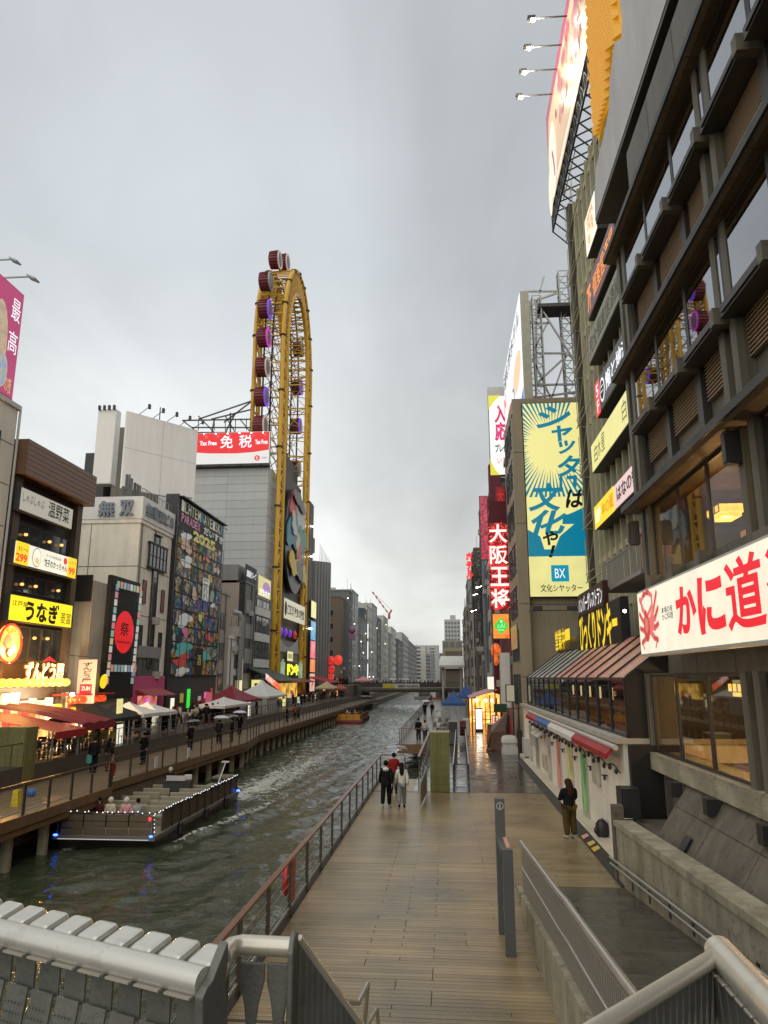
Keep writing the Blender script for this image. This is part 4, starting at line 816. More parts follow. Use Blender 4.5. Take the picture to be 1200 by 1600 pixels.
PK = E('lit_cerise', (.75, .01, .18), .8); s.text('入\n応', .22, .42, .72, .88, PK, .04); s.text('募中', .74, .42, 1.0, .88, PK, .04); s.text('プレゼント', .22, .28, 1.0, .38, BLKI, .03); s.text('いちご', .3, .14, .9, .22, PK, .0); part('top_frame', MB().box(A[0], A[1]+.6, 76, 77, A[3]-1, A[3]), lgrey, s.root)
row = [(77.3, 86, 25.5, mgrey), (86.3, 97, 19, lgrey), (97.3, 106, 28, dgrey), (106.3, 118, 22.5, mgrey), (118.3, 128, 25, conc_d), (128.3, 141, 20.5, lgrey), (141.3, 155, 23, mgrey), (155.3, 170, 19, conc_l)]
labs = ['grey block with a blind side wall next to the maroon building', 'pale block set between two darker blocks in the right hand row', 'tall charcoal block behind the red lattice sign', 'mid grey block just past the charcoal block', 'brown grey block with rooftop mast past the grey one', 'low pale block before the street to the bridge', 'grey block two doors before the footbridge', 'last pale block before the footbridge on the right bank']
for (ya, yb, z, m), lb in zip(row, labs):
    xx = 5.2 if ya < 97 else 5.0-(ya-97)*.02; block('office_block', lb, xx, 17, ya, yb, z, m, 'R', roof=('mast',) if ya > 110 else ('box',), gap=2.7, front=True, group='blocks along the right bank')
A = sy(104, 727, 865, 748, 900); f = MB(); lat(f, ((A[0]+A[1])/2+.7, 104, 14), ((A[0]+A[1])/2+.7, 104, A[3]), 1.5, 12, .08)
t = thing('lattice_sign', 'red lit lettering on a black lattice frame at the end of the right row', 'sign', (4, 104, 10)); part('lattice', f, dgrey, t)
s = Sign('', '', '', 'C', 103, A[0], A[0]+1.0, A[2]-.5, A[3], .1, None, None, root=t); s.text('ホ\nテ\nル', 0, .0, 1, 1, LR, .08); f = MB(); lat(f, (4.3, 104.6, 9), (4.3, 104.6, A[2]), 1.0, 8, .08); part('lattice', f, dgrey, t)
for px, py, y in ((745, 918, 98), (739, 930, 104), (737, 955, 108)): solo('street_lamp', {918: 'upper', 930: 'middle', 955: 'lower'}[py]+' of the white lamps on the dark right hand facades', 'lamp', MB().ball(tuple(ony(px, py, y)), .09, .09, .09).bar(tuple(ony(px, py, y)), tuple(ony(px+7, py-2, y)), .03), STAR, ony(px, py, y), 'lamps on the right facades')
dk = solo('drain_pipe', 'tall blue grey pipe running up the right hand facades', 'pipe', MB().tube([(4.9, 96, 3), (4.9, 96, 22)], .28, 8), M('blue_grey', (.16, .19, .22), .4), (4.9, 96, 3))
A = sy(76, 742, 835, 752, 930)
s = Sign('shop_sign', 'dark red vertical neon strip on the maroon tower', 'sign', 'C', 77.8, 3.7, 4.6, 17, 24, .3, dgrey, E('red_strip', (.35, .02, .05), .6, sc=3, col2=(.9, .15, .2)))
s = Sign('shop_sign', 'small white lit sign above the wooden stall', 'sign', 'C', 73, 3.7, 4.5, 3.7, 5.0, .2, dgrey, LW)
s = Sign('shop_sign', 'dark green sign on a post near the covered carts', 'sign', 'C', 52.8, 3.1, 4.0, 2.55, 3.1, .2, dgrey, M('green_face', (.02, .07, .03), .5)); part('bracket', MB().bar((3.3, 52.9, 3.1), (3.0, 52.9, 3.5), .03).bar((3.9, 52.9, 2.8), (4.9, 52.9, 2.8), .03), dgrey, s.root)
s = Sign('shop_sign', 'small beige lit box sign beside the foot of the concrete column', 'sign', 'C', 53.5, 4.0, 4.65, 3.2, 4.4, .3, dgrey, E('beige_face', (.5, .45, .3), .55))
# stall, tents, carts on the right promenade
st = thing('food_stall', 'wooden food stall glowing warm orange inside under a pink striped roof', 'stall', (3.8, 78, 0))
part('roof', MB().prism([(2.0, 72, 2.9), (4.6, 72, 3.7), (4.6, 72, 3.78), (2.0, 72, 2.98)], (0, 12, 0)), M('stall_roof', (.55, .28, .26), .5, var=.3, sc=3, stretch=(1, 3, 1)), st)
part('back_wall', MB().box(2.3, 4.7, 83.6, 83.8, 0, 3.2), E('stall_glow', (1, .50, .13), 2.6, True, sc=1.3, col2=(.45, .15, .02)), st); part('side_wall', MB().box(4.7, 4.8, 72, 83.8, 0, 3.3), E('stall_side', (.95, .42, .10), 1.4, True), st)
for x in (2.2, 4.5):
    for y in (72.2, 83.5): bx('post', M('stall_wood', (.22, .10, .04), .5), st, x-.07, x+.07, y-.07, y+.07, 0, 3.0)
for z in (.9, 1.6): part('counter', MB().box(2.3, 4.5, 75, 75.4, z-.06, z), M('stall_wood', 0), st)
f = MB()
for x in (2.6, 3.1, 3.6, 4.1): f.box(x-.04, x+.04, 75.6, 75.7, 0, 2.6)
part('screen_bars', f, M('stall_wood', 0), st)
for i, x in enumerate((2.7, 3.6, 4.2)): part('lamp', MB().ball((x, 74, 2.7), .14, .14, .14), LWs, st)
ls = thing('lantern_sign', 'upright white lit lantern box standing on the wet paving', 'lantern', (2.85, 71, 0)); part('lantern', MB().box(2.5, 3.05, 70.9, 71.3, .25, 2.0), E('lantern_white', (1, .90, .75), 2.2, True), ls); part('frame', MB().box(2.42, 3.13, 70.85, 71.4, 0, .24).box(2.42, 3.13, 70.85, 71.4, 2.0, 2.1).box(2.44, 2.5, 70.85, 71.4, .24, 2).box(3.05, 3.11, 70.85, 71.4, .24, 2), blk, ls)
s = Sign('menu_board', 'short lit menu stand with red characters beside the tarpaulin', 'sign', 'C', 62, 3.45, 4.0, .4, 1.9, .2, M('stall_wood', 0), E('menu_face', (.9, .75, .6), .9, True)); s.text('お\n好\n焼', .2, .1, .8, .9, LR, .03); part('leg', MB().box(3.45, 3.52, 62, 62.2, 0, .4).box(3.93, 4, 62, 62.2, 0, .4), M('stall_wood', 0), s.root)
mm = thing('folding_sign', 'leaning wooden sandwich board by the stall', 'sign', (3.0, 60, 0)); part('board', MB().prism([(2.9, 60, 0), (3.3, 60, 0), (3.4, 60.3, 1.3), (3.0, 60.3, 1.3)], (0, .05, .02)), M('stall_wood', 0), mm); part('top', MB().box(2.9, 3.45, 60.1, 60.6, 1.28, 1.38), cream, mm)
tp = thing('covered_cart', 'cart under a brown tarpaulin rising to a point beside the dark posts', 'cart', (3.6, 55, 0))
f = MB(); f.v = [(2.75, 53.2, 0), (4.3, 53.2, 0), (4.5, 57, 0), (2.9, 57, 0), (2.9, 53.4, 1.15), (3.9, 53.5, 1.25), (4.25, 55.6, 2.5), (3.1, 56.6, 1.4), (2.5, 53.0, 0), (3.6, 53.1, .0), (3.4, 53.25, 1.0)]; f.f = [(0, 1, 5, 4), (1, 2, 6, 5), (2, 3, 7, 6), (3, 0, 4, 7), (4, 5, 6), (4, 6, 7), (8, 0, 4)]
part('tarpaulin', f, M('brown_tarp', (.11, .065, .045), .5, var=.3, sc=2, bump=.6, bsc=5), tp)
f = MB(); f.tube([(2.55, 52.9, .06), (2.8, 52.8, .08), (3.1, 52.9, .06)], .12, 6); part('loose_fold', f, M('brown_tarp', 0), tp)
cc_ = thing('covered_trolley', 'small white cloth covered trolley beside the brown tarpaulin', 'trolley', (3.95, 51, 0))
f = MB(); n = 24
for k, (r, z) in enumerate(((.52, 0), (.50, .35), (.46, .68), (.53, .70), (.52, .95), (.40, 1.12), (.1, 1.18))):
    for i in range(n): a = 2*math.pi*i/n; w_ = r*(1+.07*math.sin(i*2.1+k)*(1 if k < 2 else .3)); f.v.append((3.95+max(-1, min(1, math.cos(a)*1.3))*w_, 51+max(-1, min(1, math.sin(a)*1.3))*w_, z))
for k in range(6):
    for i in range(n): j = (i+1) % n; f.f.append((k*n+i, k*n+j, (k+1)*n+j, (k+1)*n+i))
f.f.append(tuple(6*n+i for i in range(n))); f.smooth = True; part('cover', f, M('white_cover', (.50, .50, .46), .6, var=.1, bump=.4, bsc=6), cc_)
dp = thing('dark_stand', 'cluster of black posts and red boards beside the foot of the tower', 'stand', (4.7, 53, 0))
for x, y, z in ((4.35, 52, 2.6), (4.6, 50.8, 2.4), (4.75, 52.6, 3.0), (4.2, 54, 2.3)): bx('post', blk, dp, x-.05, x+.05, y-.05, y+.05, 0, z)
bx('board', redm, dp, 4.22, 4.32, 53, 53.6, .3, 2.0); bx('board', blk, dp, 4.45, 4.75, 50.5, 51.2, 0, 1.5)
def canopy(name, label, x0, x1, y0, y1, ze, zp, mat, z0=0, group=None, legm=gsteel, cat='tent', vh=.22, legs=True):
    t = thing(name, label, cat, ((x0+x1)/2, (y0+y1)/2, z0), group); xc, yc = (x0+x1)/2, (y0+y1)/2; f = MB(); N_ = 6
    # slightly sagging pyramid roof
    rings = []
    for k in range(N_+1):
        s_ = 1-k/N_; z = zp-(zp-ze)*(s_**.75) if k else ze; ring = []
        for (ux, uy_) in ((-1, -1), (0, -1), (1, -1), (1, 0), (1, 1), (0, 1), (-1, 1), (-1, 0)):
            sag = -.06*(zp-ze) if (ux == 0 or uy_ == 0) else 0
            ring.append(len(f.v)); f.v.append((xc+ux*s_*(x1-x0)/2, yc+uy_*s_*(y1-y0)/2, z+sag*s_))
        rings.append(ring)
    for a_, b_ in zip(rings[:-1], rings[1:]):
        for i in range(8): j = (i+1) % 8; f.f.append((a_[i], a_[j], b_[j], b_[i]))
    part('roof', f, mat, t); v_ = MB()
    v_.box(x0, x1, y0, y0+.02, ze-vh, ze).box(x0, x1, y1-.02, y1, ze-vh, ze).box(x0, x0+.02, y0+.02, y1-.02, ze-vh, ze).box(x1-.02, x1, y0+.02, y1-.02, ze-vh, ze); part('valance', v_, mat, t)
    if legs:
        for x in (x0+.06, x1-.06):
            for y in (y0+.06, y1-.06): bx('leg', legm, t, x-.03, x+.03, y-.03, y+.03, z0, ze-.02)
    return t
canopy('market_tent', 'nearer blue pointed tent over the plastic sheeted racks', -.6, 1.6, 71.5, 75, 2.5, 3.7, bluefab)
canopy('market_tent', 'farther blue pointed tent beside the pink striped stall', .9, 2.9, 81, 85, 2.9, 4.2, bluefab)
part('tent_light', MB().box(.3, .9, 72.8, 73, 2.3, 2.45), LWs, thing('tube_light', 'lit tube hanging under the nearer blue tent', 'lamp', (.6, 73, 2.4)))
rc = thing('display_racks', 'racks of goods wrapped in clear plastic under the blue tent', 'rack', (-.3, 66, 0)); f = MB()
for x in (-1.3, -.6, .1): f.bar((x, 64, 0), (x, 64, 2.1), .035).bar((x, 66, 0), (x, 66, 2.1), .035)
for z in (.4, .8, 1.2, 1.6, 2.1): f.bar((-1.3, 64, z), (.1, 64, z), .03).bar((-1.3, 66, z), (.1, 66, z), .03)
part('frame', f, gsteel, rc)
random.seed(9)
for i in range(14): x, z = random.uniform(-1.2, 0), random.choice((.42, .82, 1.22)); bx('goods', random.choice((M('goods_brown', (.20, .12, .08), .6), M('goods_grey', (.22, .20, .17), .6), M('goods_dark', (.05, .045, .04), .6))), rc, x-.15, x+.15, 64.3, 65.6, z, z+random.uniform(.15, .34))
part('plastic_sheet', MB().box(-1.38, .18, 63.9, 63.92, .2, 2.2), glass('plastic', (.9, .9, .86), .12, .15), rc); part('base', MB().box(-1.5, .2, 63.5, 66.2, 0, .35), dgrey, rc)
cb = thing('service_cabinet', 'dark cabinet at the head of the ramp railings', 'cabinet', (.35, 58, 0)); part('body', MB().box(.0, .62, 57.5, 59, 0, 1.6), dgrey, cb); part('top', MB().box(-.04, .66, 57.46, 59.04, 1.6, 1.66), mgrey, cb); part('side_panel', MB().box(.0, .62, 57.4, 57.49, .05, .85), M('cab_panel', (.10, .10, .09), .5), cb)
rs = thing('red_chair_stack', 'stack of dark red chairs behind the ramp railings', 'chairs', (1.1, 62, 0))
for k in range(4): bx('seat', M('wine_red', (.12, .015, .02), .4), rs, .85, 1.35, 60.5, 61.2, .4+k*.22, .46+k*.22)
part('back', MB().box(.85, 1.35, 61.15, 61.2, .4, 1.5), M('wine_red', 0), rs)
gr2 = solo('metal_shutter_box', 'bright galvanised box at the end of the ramp railings', 'box', MB().box(1.25, 1.75, 66, 68, 0, 1.35), lgrey, (1.5, 67, 0), bev=.03)
# ramp rails in the middle, pillar
for xs, lb in ((.16, 'left hand rail of the long ramp in the middle of the promenade'), (.84, 'right hand rail of the long ramp in the middle of the promenade')): railing([(xs, 34.6), (xs+.35, 57)], lb, 2.0, cap=steel, cw=.05, ct=.04, cables=3, post=(.05, .05), pm=dgrey)
railing([(.16, 34.6), (.84, 34.6)], 'short rail closing the near end of the ramp beside the green pillar', .68, cap=dgrey, cw=.05, ct=.04, cables=2, post=(.05, .05), pm=dgrey)
gm_ = thing('short_handrail', 'short sloping steel handrail leaning by the green pillar', 'railing', (-1.1, 31, 0)); part('rail', MB().tube([(-1.16, 30.0, .05), (-1.16, 30.0, .95), (-1.0, 33.2, 1.15), (-1.0, 33.2, 0)], .035, 8), steel, gm_); part('glass_panel', MB().prism([(-1.15, 30.1, .1), (-1.01, 33.1, .1), (-1.01, 33.1, 1.05), (-1.15, 30.1, .85)], (.02, 0, 0)), M('rail_panel', (.15, .15, .14), .3), gm_)
gpl = thing('green_pillar', 'square mossy green pillar on the near deck beside the ramp rails', 'pillar', (-.42, 34.4, 0))
for r_ in range(8):
    for c_ in range(5): part('panel', MB().box(-.86+c_*.172+.004, -.86+(c_+1)*.172-.004, 34, 34.04, .03+r_*.305, .03+(r_+1)*.305-.006), green_tile, gpl)
part('cap', MB().box(-.88, .02, 33.98, 34.92, 2.48, 2.54), M('pillar_cap', (.3, .3, .18), .5), gpl); part('base', MB().box(-.84, -.02, 34.02, 34.88, 0, .03), dgrey, gpl); part('core', MB().box(-.845, -.015, 34.02, 34.88, .03, 2.48), M('mossy_core', (.09, .085, .035), .6, streak=.3), gpl)
# info pylon
ip = thing('information_pylon', 'dark grey steel information frame with a white i emblem', 'sign', (1, 15.4, 0))
part('tall_post', MB().box(.9, 1.09, 15.95, 16.15, 0, 2.5), M('pylon_grey', (.09, .10, .105), .45, var=.15), ip, bev=.01); part('short_post', MB().box(.94, 1.13, 14.75, 14.9, 0, 1.8), M('pylon_grey', 0), ip, bev=.01)
part('top_panel', MB().prism([(.92, 14.92, 1.66), (.92, 15.94, 1.66), (.92, 15.94, 1.78), (.92, 14.92, 1.78)], (.19, 0, 0)), M('pylon_grey', 0), ip); part('map_face', MB().box(1.03, 1.10, 14.95, 15.9, 1.782, 1.79), M('peach_face', (.60, .32, .26), .5), ip); part('low_rail', MB().box(.98, 1.04, 14.9, 15.95, .5, .58), M('pylon_grey', 0), ip)
ci = MB(); n = 24; c0 = Vector((.995, 15.94, 2.36))
for i in range(n):
    a_, b_ = 2*math.pi*i/n, 2*math.pi*(i+1)/n; ci.poly([c0+Vector((math.cos(a)*r, 0, math.sin(a)*r)) for a, r in ((a_, .062), (b_, .062), (b_, .072), (a_, .072))])
ci.box(.987, 1.003, 15.935, 15.942, 2.32, 2.37).box(.980, .987, 15.935, 15.942, 2.36, 2.37).box(.979, 1.011, 15.935, 15.942, 2.312, 2.32).box(.986, 1.004, 15.935, 15.942, 2.385, 2.402)
part('i_emblem', ci, M('emblem_white', (.75, .75, .72), .5), ip)
# ================= footbridge
br_ = thing('footbridge', 'concrete footbridge crossing the canal with a yellow and white banner', 'bridge', (-12, 176, 2))
part('deck', MB().box(-60, 12, 174.5, 182, 1.5, 2.5), M('bridge_concrete', (.16, .15, .13), .6, var=.15, sc=.4, streak=.15), br_); part('girder', MB().box(-60, 12, 174.1, 174.5, 1.9, 2.2), conc_d, br_)
f = MB()
for i in range(110): x = -55+i*.6; f.box(x-.04, x+.04, 174.6, 174.66, 2.5, 3.7)
f.box(-55, 11, 174.58, 174.68, 3.7, 3.8); part('parapet_bars', f, dgrey, br_); part('parapet_panel', MB().box(-55, -1, 174.8, 174.85, 2.6, 3.6), M('parapet_dark', (.09, .08, .07), .5), br_)
for x in (-19.5, -.9): part('pier', MB().box(x-.8, x+.8, 176, 180, -3, 1.5), conc_d, br_)
s = Sign('banner', 'yellow and white banner along the footbridge parapet', 'banner', 'C', 174.4, -15.1, -6.6, 2.35, 3.4, .05, whitefab, M('banner_face', (.55, .55, .52), .6)); s.shape([(.01, .05), (.30, .05), (.36, .5), (.28, .95), (.01, .95)], M('banner_yellow', (.55, .48, .05), .6)); s.text('道頓堀川 水辺の散歩道', .42, .2, .97, .8, BLKI, .01)
f = thing('white_gate', 'white framed gate structure at the right end of the footbridge', 'gate', (0, 170, 0)); part('frame', MB().box(-1.4, -.9, 170, 170.5, -.5, 7).box(2.6, 3.1, 170, 170.5, 0, 7), lgrey, f); part('roof', MB().box(-2, 3.8, 168, 175, 7, 7.5).prism([(-2, 168, 7.5), (3.8, 168, 7.5), (3.4, 172, 9.6), (-1.6, 172, 9.6)], (0, .5, 0)), whitefab, f)
# far hazy towers
hz = [M('far_grey_%d' % i, c, .8, var=.08, sc=.05) for i, c in enumerate(((.26, .275, .28), (.40, .41, .40), (.15, .165, .175), (.52, .51, .47)))]
t = thing('apartment_tower', 'tall pale apartment tower at the far end of the canal', 'tower', (8, 520, 0)); A = ony(694, 968, 500), ony(719, 968, 500)
part('walls', MB().box(A[0].x, A[1].x, 500, 515, 0, A[0].z), hz[1], t); part('roof_room', MB().box(A[0].x+4, A[1].x-3, 502, 510, A[0].z, A[0].z+3), hz[1], t)
wme = MB().cbox((0, 0, 0), 1.25, .1, 1.5).mesh('window', (0, 0, 0), hz[2])
for i in range(5):
    for j in range(14): inst('window', wme, t, (A[0].x+1.3+i*(A[1].x-A[0].x-2.6)/4, 499.95, A[0].z-2.4-j*2.75))
t = thing('mid_block', 'beige and brown blocks below the far apartment tower', 'building', (2, 300, 0)); part('walls', MB().box(-2, 6, 300, 312, 0, 19.2), M('far_beige', (.28, .25, .17), .7), t); part('brick_front', MB().box(-.8, 6, 299.6, 300, 0, 15), M('far_brown', (.13, .11, .085), .7), t); part('roof', MB().box(-1, 6, 298, 300, 8.2, 9.8), whitefab, t)
for i in range(3): bx('window', hz[2], t, -1.6+i*2.6, .3+i*2.6, 299.9, 299.98, 16.6, 18.6)
# ================= left bank buildings
tilew = M('pale_tile', (.60, .58, .50), .55, var=.08, sc=.6, streak=.1)
t = thing('tiled_building', 'pale tiled building at the left edge under the pink billboard', 'building', (-30, 38, 0))
part('core', MB().box(-40, -27.06, 22, 42.2, .9, 21.5), dgrey, t)
for k in range(8):
    for j in range(3): part('panel', MB().box(-27.06, -27, 42.25-2.6*(j+1)+.03, 42.25-2.6*j-.03, .95+k*2.6, .95+(k+1)*2.6-.06), tilew, t)
for j in range(3): part('panel', MB().box(-30-j*3.3+.03, -26.98-j*3.3-.03, 42.2, 42.26, 5, 21.5), tilew, t)
part('coping', MB().box(-40, -26.85, 22, 42.4, 21.5, 21.8), lgrey, t); part('down_pipe', MB().bar((-26.9, 42.35, 1), (-26.9, 42.35, 21.5), .08, 6), lgrey, t)
window(t, 'L', -26.99, 38.9, 40.7, 17.6, 19.6, 2, 1, dgrey, dglass)
s = Sign('rooftop_billboard', 'pink rooftop billboard with white Japanese characters at the left edge', 'billboard', 'L', -27.2, 36, 41.8, 22.0, 29.3, .4, M('pink_edge', (.40, .05, .15), .5), E('pink_board', (.60, .055, .20), .62, True, var=.15, sc=.5))
s.text('最', .80, .70, .96, .90, LWc, -.0); s.text('高', .80, .40, .96, .60, LWc, .0); s.text('の夜', .82, .03, .94, .18, E('lit_gold', (.8, .6, .2), .6)); s.ell(.62, .4, .16, .4, E('lit_flesh', (.75, .55, .38), .6, var=.3, sc=2)); s.ell(.75, .2, .09, .15, E('lit_floral', (.3, .45, .7), .6, sc=4, col2=(.7, .6, .3)))
for py, z in ((405, 0), (432, 1)):
    t = thing('arm_lamp', ('upper' if z == 0 else 'lower')+' lamp on a long arm reaching over the pink billboard', 'lamp', (-26, 41, 31), 'lamps over the pink billboard'); yb_ = 44.0 if z == 0 else 41.5; e = ony(22 if z == 0 else 50, py, yb_)
    part('arm', MB().bar((e.x-4, yb_, e.z), (e.x-.2, yb_, e.z), .06), gsteel, t); part('strut', MB().bar((e.x-2.2, yb_, e.z), (-27.4, 41, 29.2), .04), gsteel, t); part('lamp_head', MB().prism([(e.x-.2, yb_-.3, e.z+.05), (e.x+.4, yb_-.3, e.z-.25), (e.x+.35, yb_-.3, e.z-.35), (e.x-.2, yb_-.3, e.z-.1)], (0, .6, 0)), gsteel, t)
# eel restaurant building
ub = thing('restaurant_building', 'brown restaurant building with a wooden cornice and three stacked Japanese signs', 'building', (-30, 47, 0))
part('walls', MB().box(-40, -27.3, 42.9, 51.4, .9, 17.6), M('dark_brown', (.045, .032, .022), .5, var=.2), ub)
part('cornice', MB().box(-40, -26.3, 42.6, 51.9, 17.4, 19.7), brownw, ub)
for k in range(7): part('cornice_board', MB().box(-26.3, -26.26, 42.6, 51.9, 17.42+k*.33, 17.42+k*.33+.30), brownw, ub)
for y in (43.2, 51.1): part('pilaster', MB().box(-27.3, -26.9, y-.35, y+.35, .9, 17.4), M('pilaster_brown', (.09, .065, .045), .5), ub)
for z0, z1 in ((12.4, 14.6), (10.2, 11.4), (5.9, 8.1)):
    for k in range(5): window(ub, 'L', -27.28, 43.8+k*1.42, 43.8+(k+1)*1.42-.06, z0, z1, 1, 1, dgrey, dglass)
    for k in range(3): part('room_lamp', MB().ball((-27.05, 44.4+k*1.9+(z0*1.7+k*2.3) % 1.3, z1-.55-(z0+k) % 1.1*.5), .13, .13, .10), E('room_lamp', (1, .50, .13), 1.8), ub)
a = sx(-26.5, (31, 761, 797), (113, 793, 829)); s = Sign('shop_sign', 'pale sign with thin black brush lettering, topmost on the brown restaurant building', 'sign', 'L', -26.5, a[0], a[1], a[2], a[3], .4, dgrey, E('rice_face', (.62, .58, .48), .55, True)); s.text('しゃぶしゃぶ', .04, .4, .42, .8, BLKI, .0); s.text('温野菜', .50, .2, .92, .9, BLKI, .01)
a = sx(-26.5, (22, 844, 881), (119, 872, 905)); s = Sign('shop_sign', 'white and yellow lit sign with red prices 299 and 99', 'sign', 'L', -26.5, a[0], a[1], a[2], a[3], .4, dgrey, LW)
s.rect(.01, .02, .20, .98, LY, 'yellow_panel'); s.rect(.83, .02, .99, .98, LY, 'yellow_panel'); s.text('299', .02, .12, .18, .48, LR, .03); s.text('生ビール', .04, .6, .18, .78, BLKI, .01); s.text('99', .85, .15, .96, .5, LR, .03); s.text('ハイボール', .85, .65, .97, .8, LR, .01)
s.ell(.31, .5, .065, .42, BLKI); s.ell(.31, .5, .06, .39, LW); s.ell(.315, .35, .03, .14, E('lit_straw', (.9, .7, .3), .8)); s.text('ネオ大衆居酒屋', .45, .64, .70, .78, BLKI, .0); s.text('餃子のかっちゃん', .42, .2, .81, .55, BLKI, .02); s.ell(.765, .70, .03, .17, LR)
a = sx(-26.5, (14, 927, 970), (112, 945, 982)); s = Sign('shop_sign', 'bright yellow lit sign with bold black Japanese brush lettering', 'sign', 'L', -26.5, a[0], a[1], a[2], a[3], .4, dgrey, E('yellow_face', (1, .80, .02), 1.05, True)); s.text('江戸焼', .03, .58, .26, .78, BLKI, .01); s.text('うなぎ', .22, .08, .76, .88, BLKI, .045); s.text('菱富', .79, .15, .97, .62, BLKI, .0)
a = sx(-26.6, (36, 1032, 1064), (97, 1036, 1066)); s = Sign('neon_sign', 'glowing pale yellow neon noodle shop lettering above the tube lanterns', 'neon sign', 'L', -26.6, a[0], a[1], a[2], a[3], .1, None, None); s.text('ずんどう屋', 0, 0, 1, 1, E('neon_red_edge', (1, .28, .03), .9), .05, .03); s.text('ずんどう屋', 0.01, .04, .99, .96, E('neon_yellow', (1, .74, .24), 5, True), .015, .04); s.shape([(.42, 1.0), (.6, 1.3), (.8, 1.0), (.6, 1.1)], LR)
s_neon = s.root
rb = solo('round_sign', 'round glowing orange and red bowl sign at the left edge', 'sign', MB().lathe((-26.6, 43.2, 6.9), [(1.12, 0), (1.12, .15), (1.0, .2)], (1, 0, 0), 28), E('bowl_face', (1, .42, .06), 2.8, True, sc=2.2, col2=(.85, .03, .01)), (-26.6, 43.2, 6.9))
part('rim', MB().tube([(-26.4, 43.2+1.15*math.cos(a*math.pi/14), 6.9+1.15*math.sin(a*math.pi/14)) for a in range(28)], .07, 6, closed=True), LR, rb)
for k, (dy, dz, r) in enumerate(((.3, .35, .35), (-.3, .1, .42), (.35, -.3, .3), (-.1, -.55, .3))): part('topping', MB().lathe((-26.4+.02*k, 43.2+dy, 6.9+dz), [(r, 0), (r*.8, .06)], (1, 0, 0), 16), (E('broth', (1, .62, .15), 1.8), E('pork', (1, .28, .12), 1.4), E('egg', (1, .75, .28), 2.0), E('soup_red', (.9, .08, .01), .9))[k], rb)
s = Sign('hanging_banner', 'hanging cloth banner with black brush writing and a red square', 'banner', 'C', 52.4, -26.7, -25.2, 3.0, 6.2, .08, None, E('banner_cloth', (.90, .58, .38), .75, True)); s.text('ず\nん\nど\nう\n屋', .25, .48, .75, .92, BLKI, .02); s.rect(.2, .22, .8, .44, LR); s.text('ZUN', .28, .30, .72, .39, LW, .02)
part('arm', MB().bar((-28, 52.4, 6.5), (-25, 52.4, 6.25), .04), blk, s.root)
lr_ = thing('lantern_row', 'row of fat glowing yellow tube lanterns under the neon lettering', 'lanterns', (-26.5, 46, 4.4))
for k in range(10): part('lantern', MB().ball((-26.4, 42.8+k*.83, 4.55), .30, .40, .27), E('tube_lantern', (1, .44, .06), 3.2, True, var=.5, sc=2.5), lr_)
sf = thing('storefront', 'open shop fronts glowing warm orange behind the terrace tables', 'shopfront', (-27, 48, .9)); random.seed(12)
for k in range(16):
    y0 = 36.5+k*1.02; c = random.choice(((1, .50, .15), (1, .72, .38), (.85, .22, .07), (.95, .80, .55), (.7, .10, .06), (1, .62, .25))); em = E('shop_glow%d' % (k % 6), c, random.choice((1.1, 1.5, 2.0)), True, var=.75, sc=1.7)
    part('lit_panel', MB().box(-26.95, -26.9, y0+.03, y0+.99, 1.0, random.uniform(3.0, 4.0)), em, sf)
    if k % 2: part('poster', MB().box(-26.7, -26.66, y0+.1, y0+.8, random.uniform(1.4, 2), random.uniform(2.6, 3.2)), random.choice((LW, LR, LY, E('lit_salmon', (1, .4, .25), .8))), sf)
for k in range(9): part('red_lantern', MB().ball((-25.9, 50.2+k*.62, 3.35), .24, .24, .26), E('red_lantern', (1, .10, .02), 1.1, True, var=.5, sc=4), sf)
part('canopy', MB().box(-27, -25.4, 49.8, 56, 3.65, 3.75), redm, sf); sp_ = part('spotlight', MB().ball((-25.4, 49.4, 3.75), .14, .14, .14), STAR, sf)
for (lx, ly, lz, en, co, par) in ((-25.1, 49.2, 3.7, 1500, (1, .80, .50), sf), (-25.6, 44.0, 6.4, 1100, (1, .48, .12), s_neon), (-25.4, 47, 4.3, 500, (1, .50, .12), lr_)):
    pl_ = bpy.data.lights.new('lamp_bulb', 'POINT'); pl_.energy = en; pl_.color = co; pl_.shadow_soft_size = .25; lo_ = bpy.data.objects.new('lamp_bulb', pl_); COL.objects.link(lo_); lo_.parent = par; lo_.location = Vector((lx, ly, lz))-wloc(par)
part('step', MB().box(-27, -26.2, 36, 56, .9, 1.0), conc_d, sf)
# black building with the round red emblem
mb_ = thing('black_building', 'black fronted building with a round red festival emblem', 'building', (-29, 57, 0))
part('walls', MB().box(-36, -26.75, 53.8, 61.6, .9, 12.1), M('corrugated', (.33, .31, .27), .6, var=.1, sc=1, streak=.15), mb_)
rib = MB()
for k in range(22): x = -35.8+k*.42; rib.box(x, x+.1, 53.74, 53.8, 4, 10.4)
part('cladding_ribs', rib, M('corrugated', 0), mb_); part('black_band', MB().box(-36, -26.8, 53.6, 53.8, 10.5, 12.5), blk, mb_)
a = sx(-26.4, (168, 895, 1090), (213, 910, 1095)); s = Sign('emblem_board', 'tall black board with a red oval emblem framed by small picture tiles', 'billboard', 'L', -26.4, a[0], a[1], 3.2, a[3], .35, blk, BLKI)
s.ell(.53, .55, .33, .178, E('emblem_red', (.80, .01, .015), .75, True)); s.text('祭', .38, .52, .68, .63, BLKI, .01); s.text('HOKKAIDO', .3, .455, .76, .475, BLKI, .02)
random.seed(4); tl = [E('tile%d' % i, c, .5) for i, c in enumerate(((.8, .75, .65), (.7, .3, .3), (.35, .55, .4), (.75, .6, .3), (.8, .8, .78), (.3, .35, .5)))]
for k in range(13):
    v = .12+k*.063; 
    for u in (.03, .87): s.rect(u, v, u+.1, v+.052, random.choice(tl), 'tile')
for k in range(8):
    for v in (.90, .22): s.rect(.06+k*.105, v, .06+k*.105+.09, v+.055, random.choice(tl), 'tile')
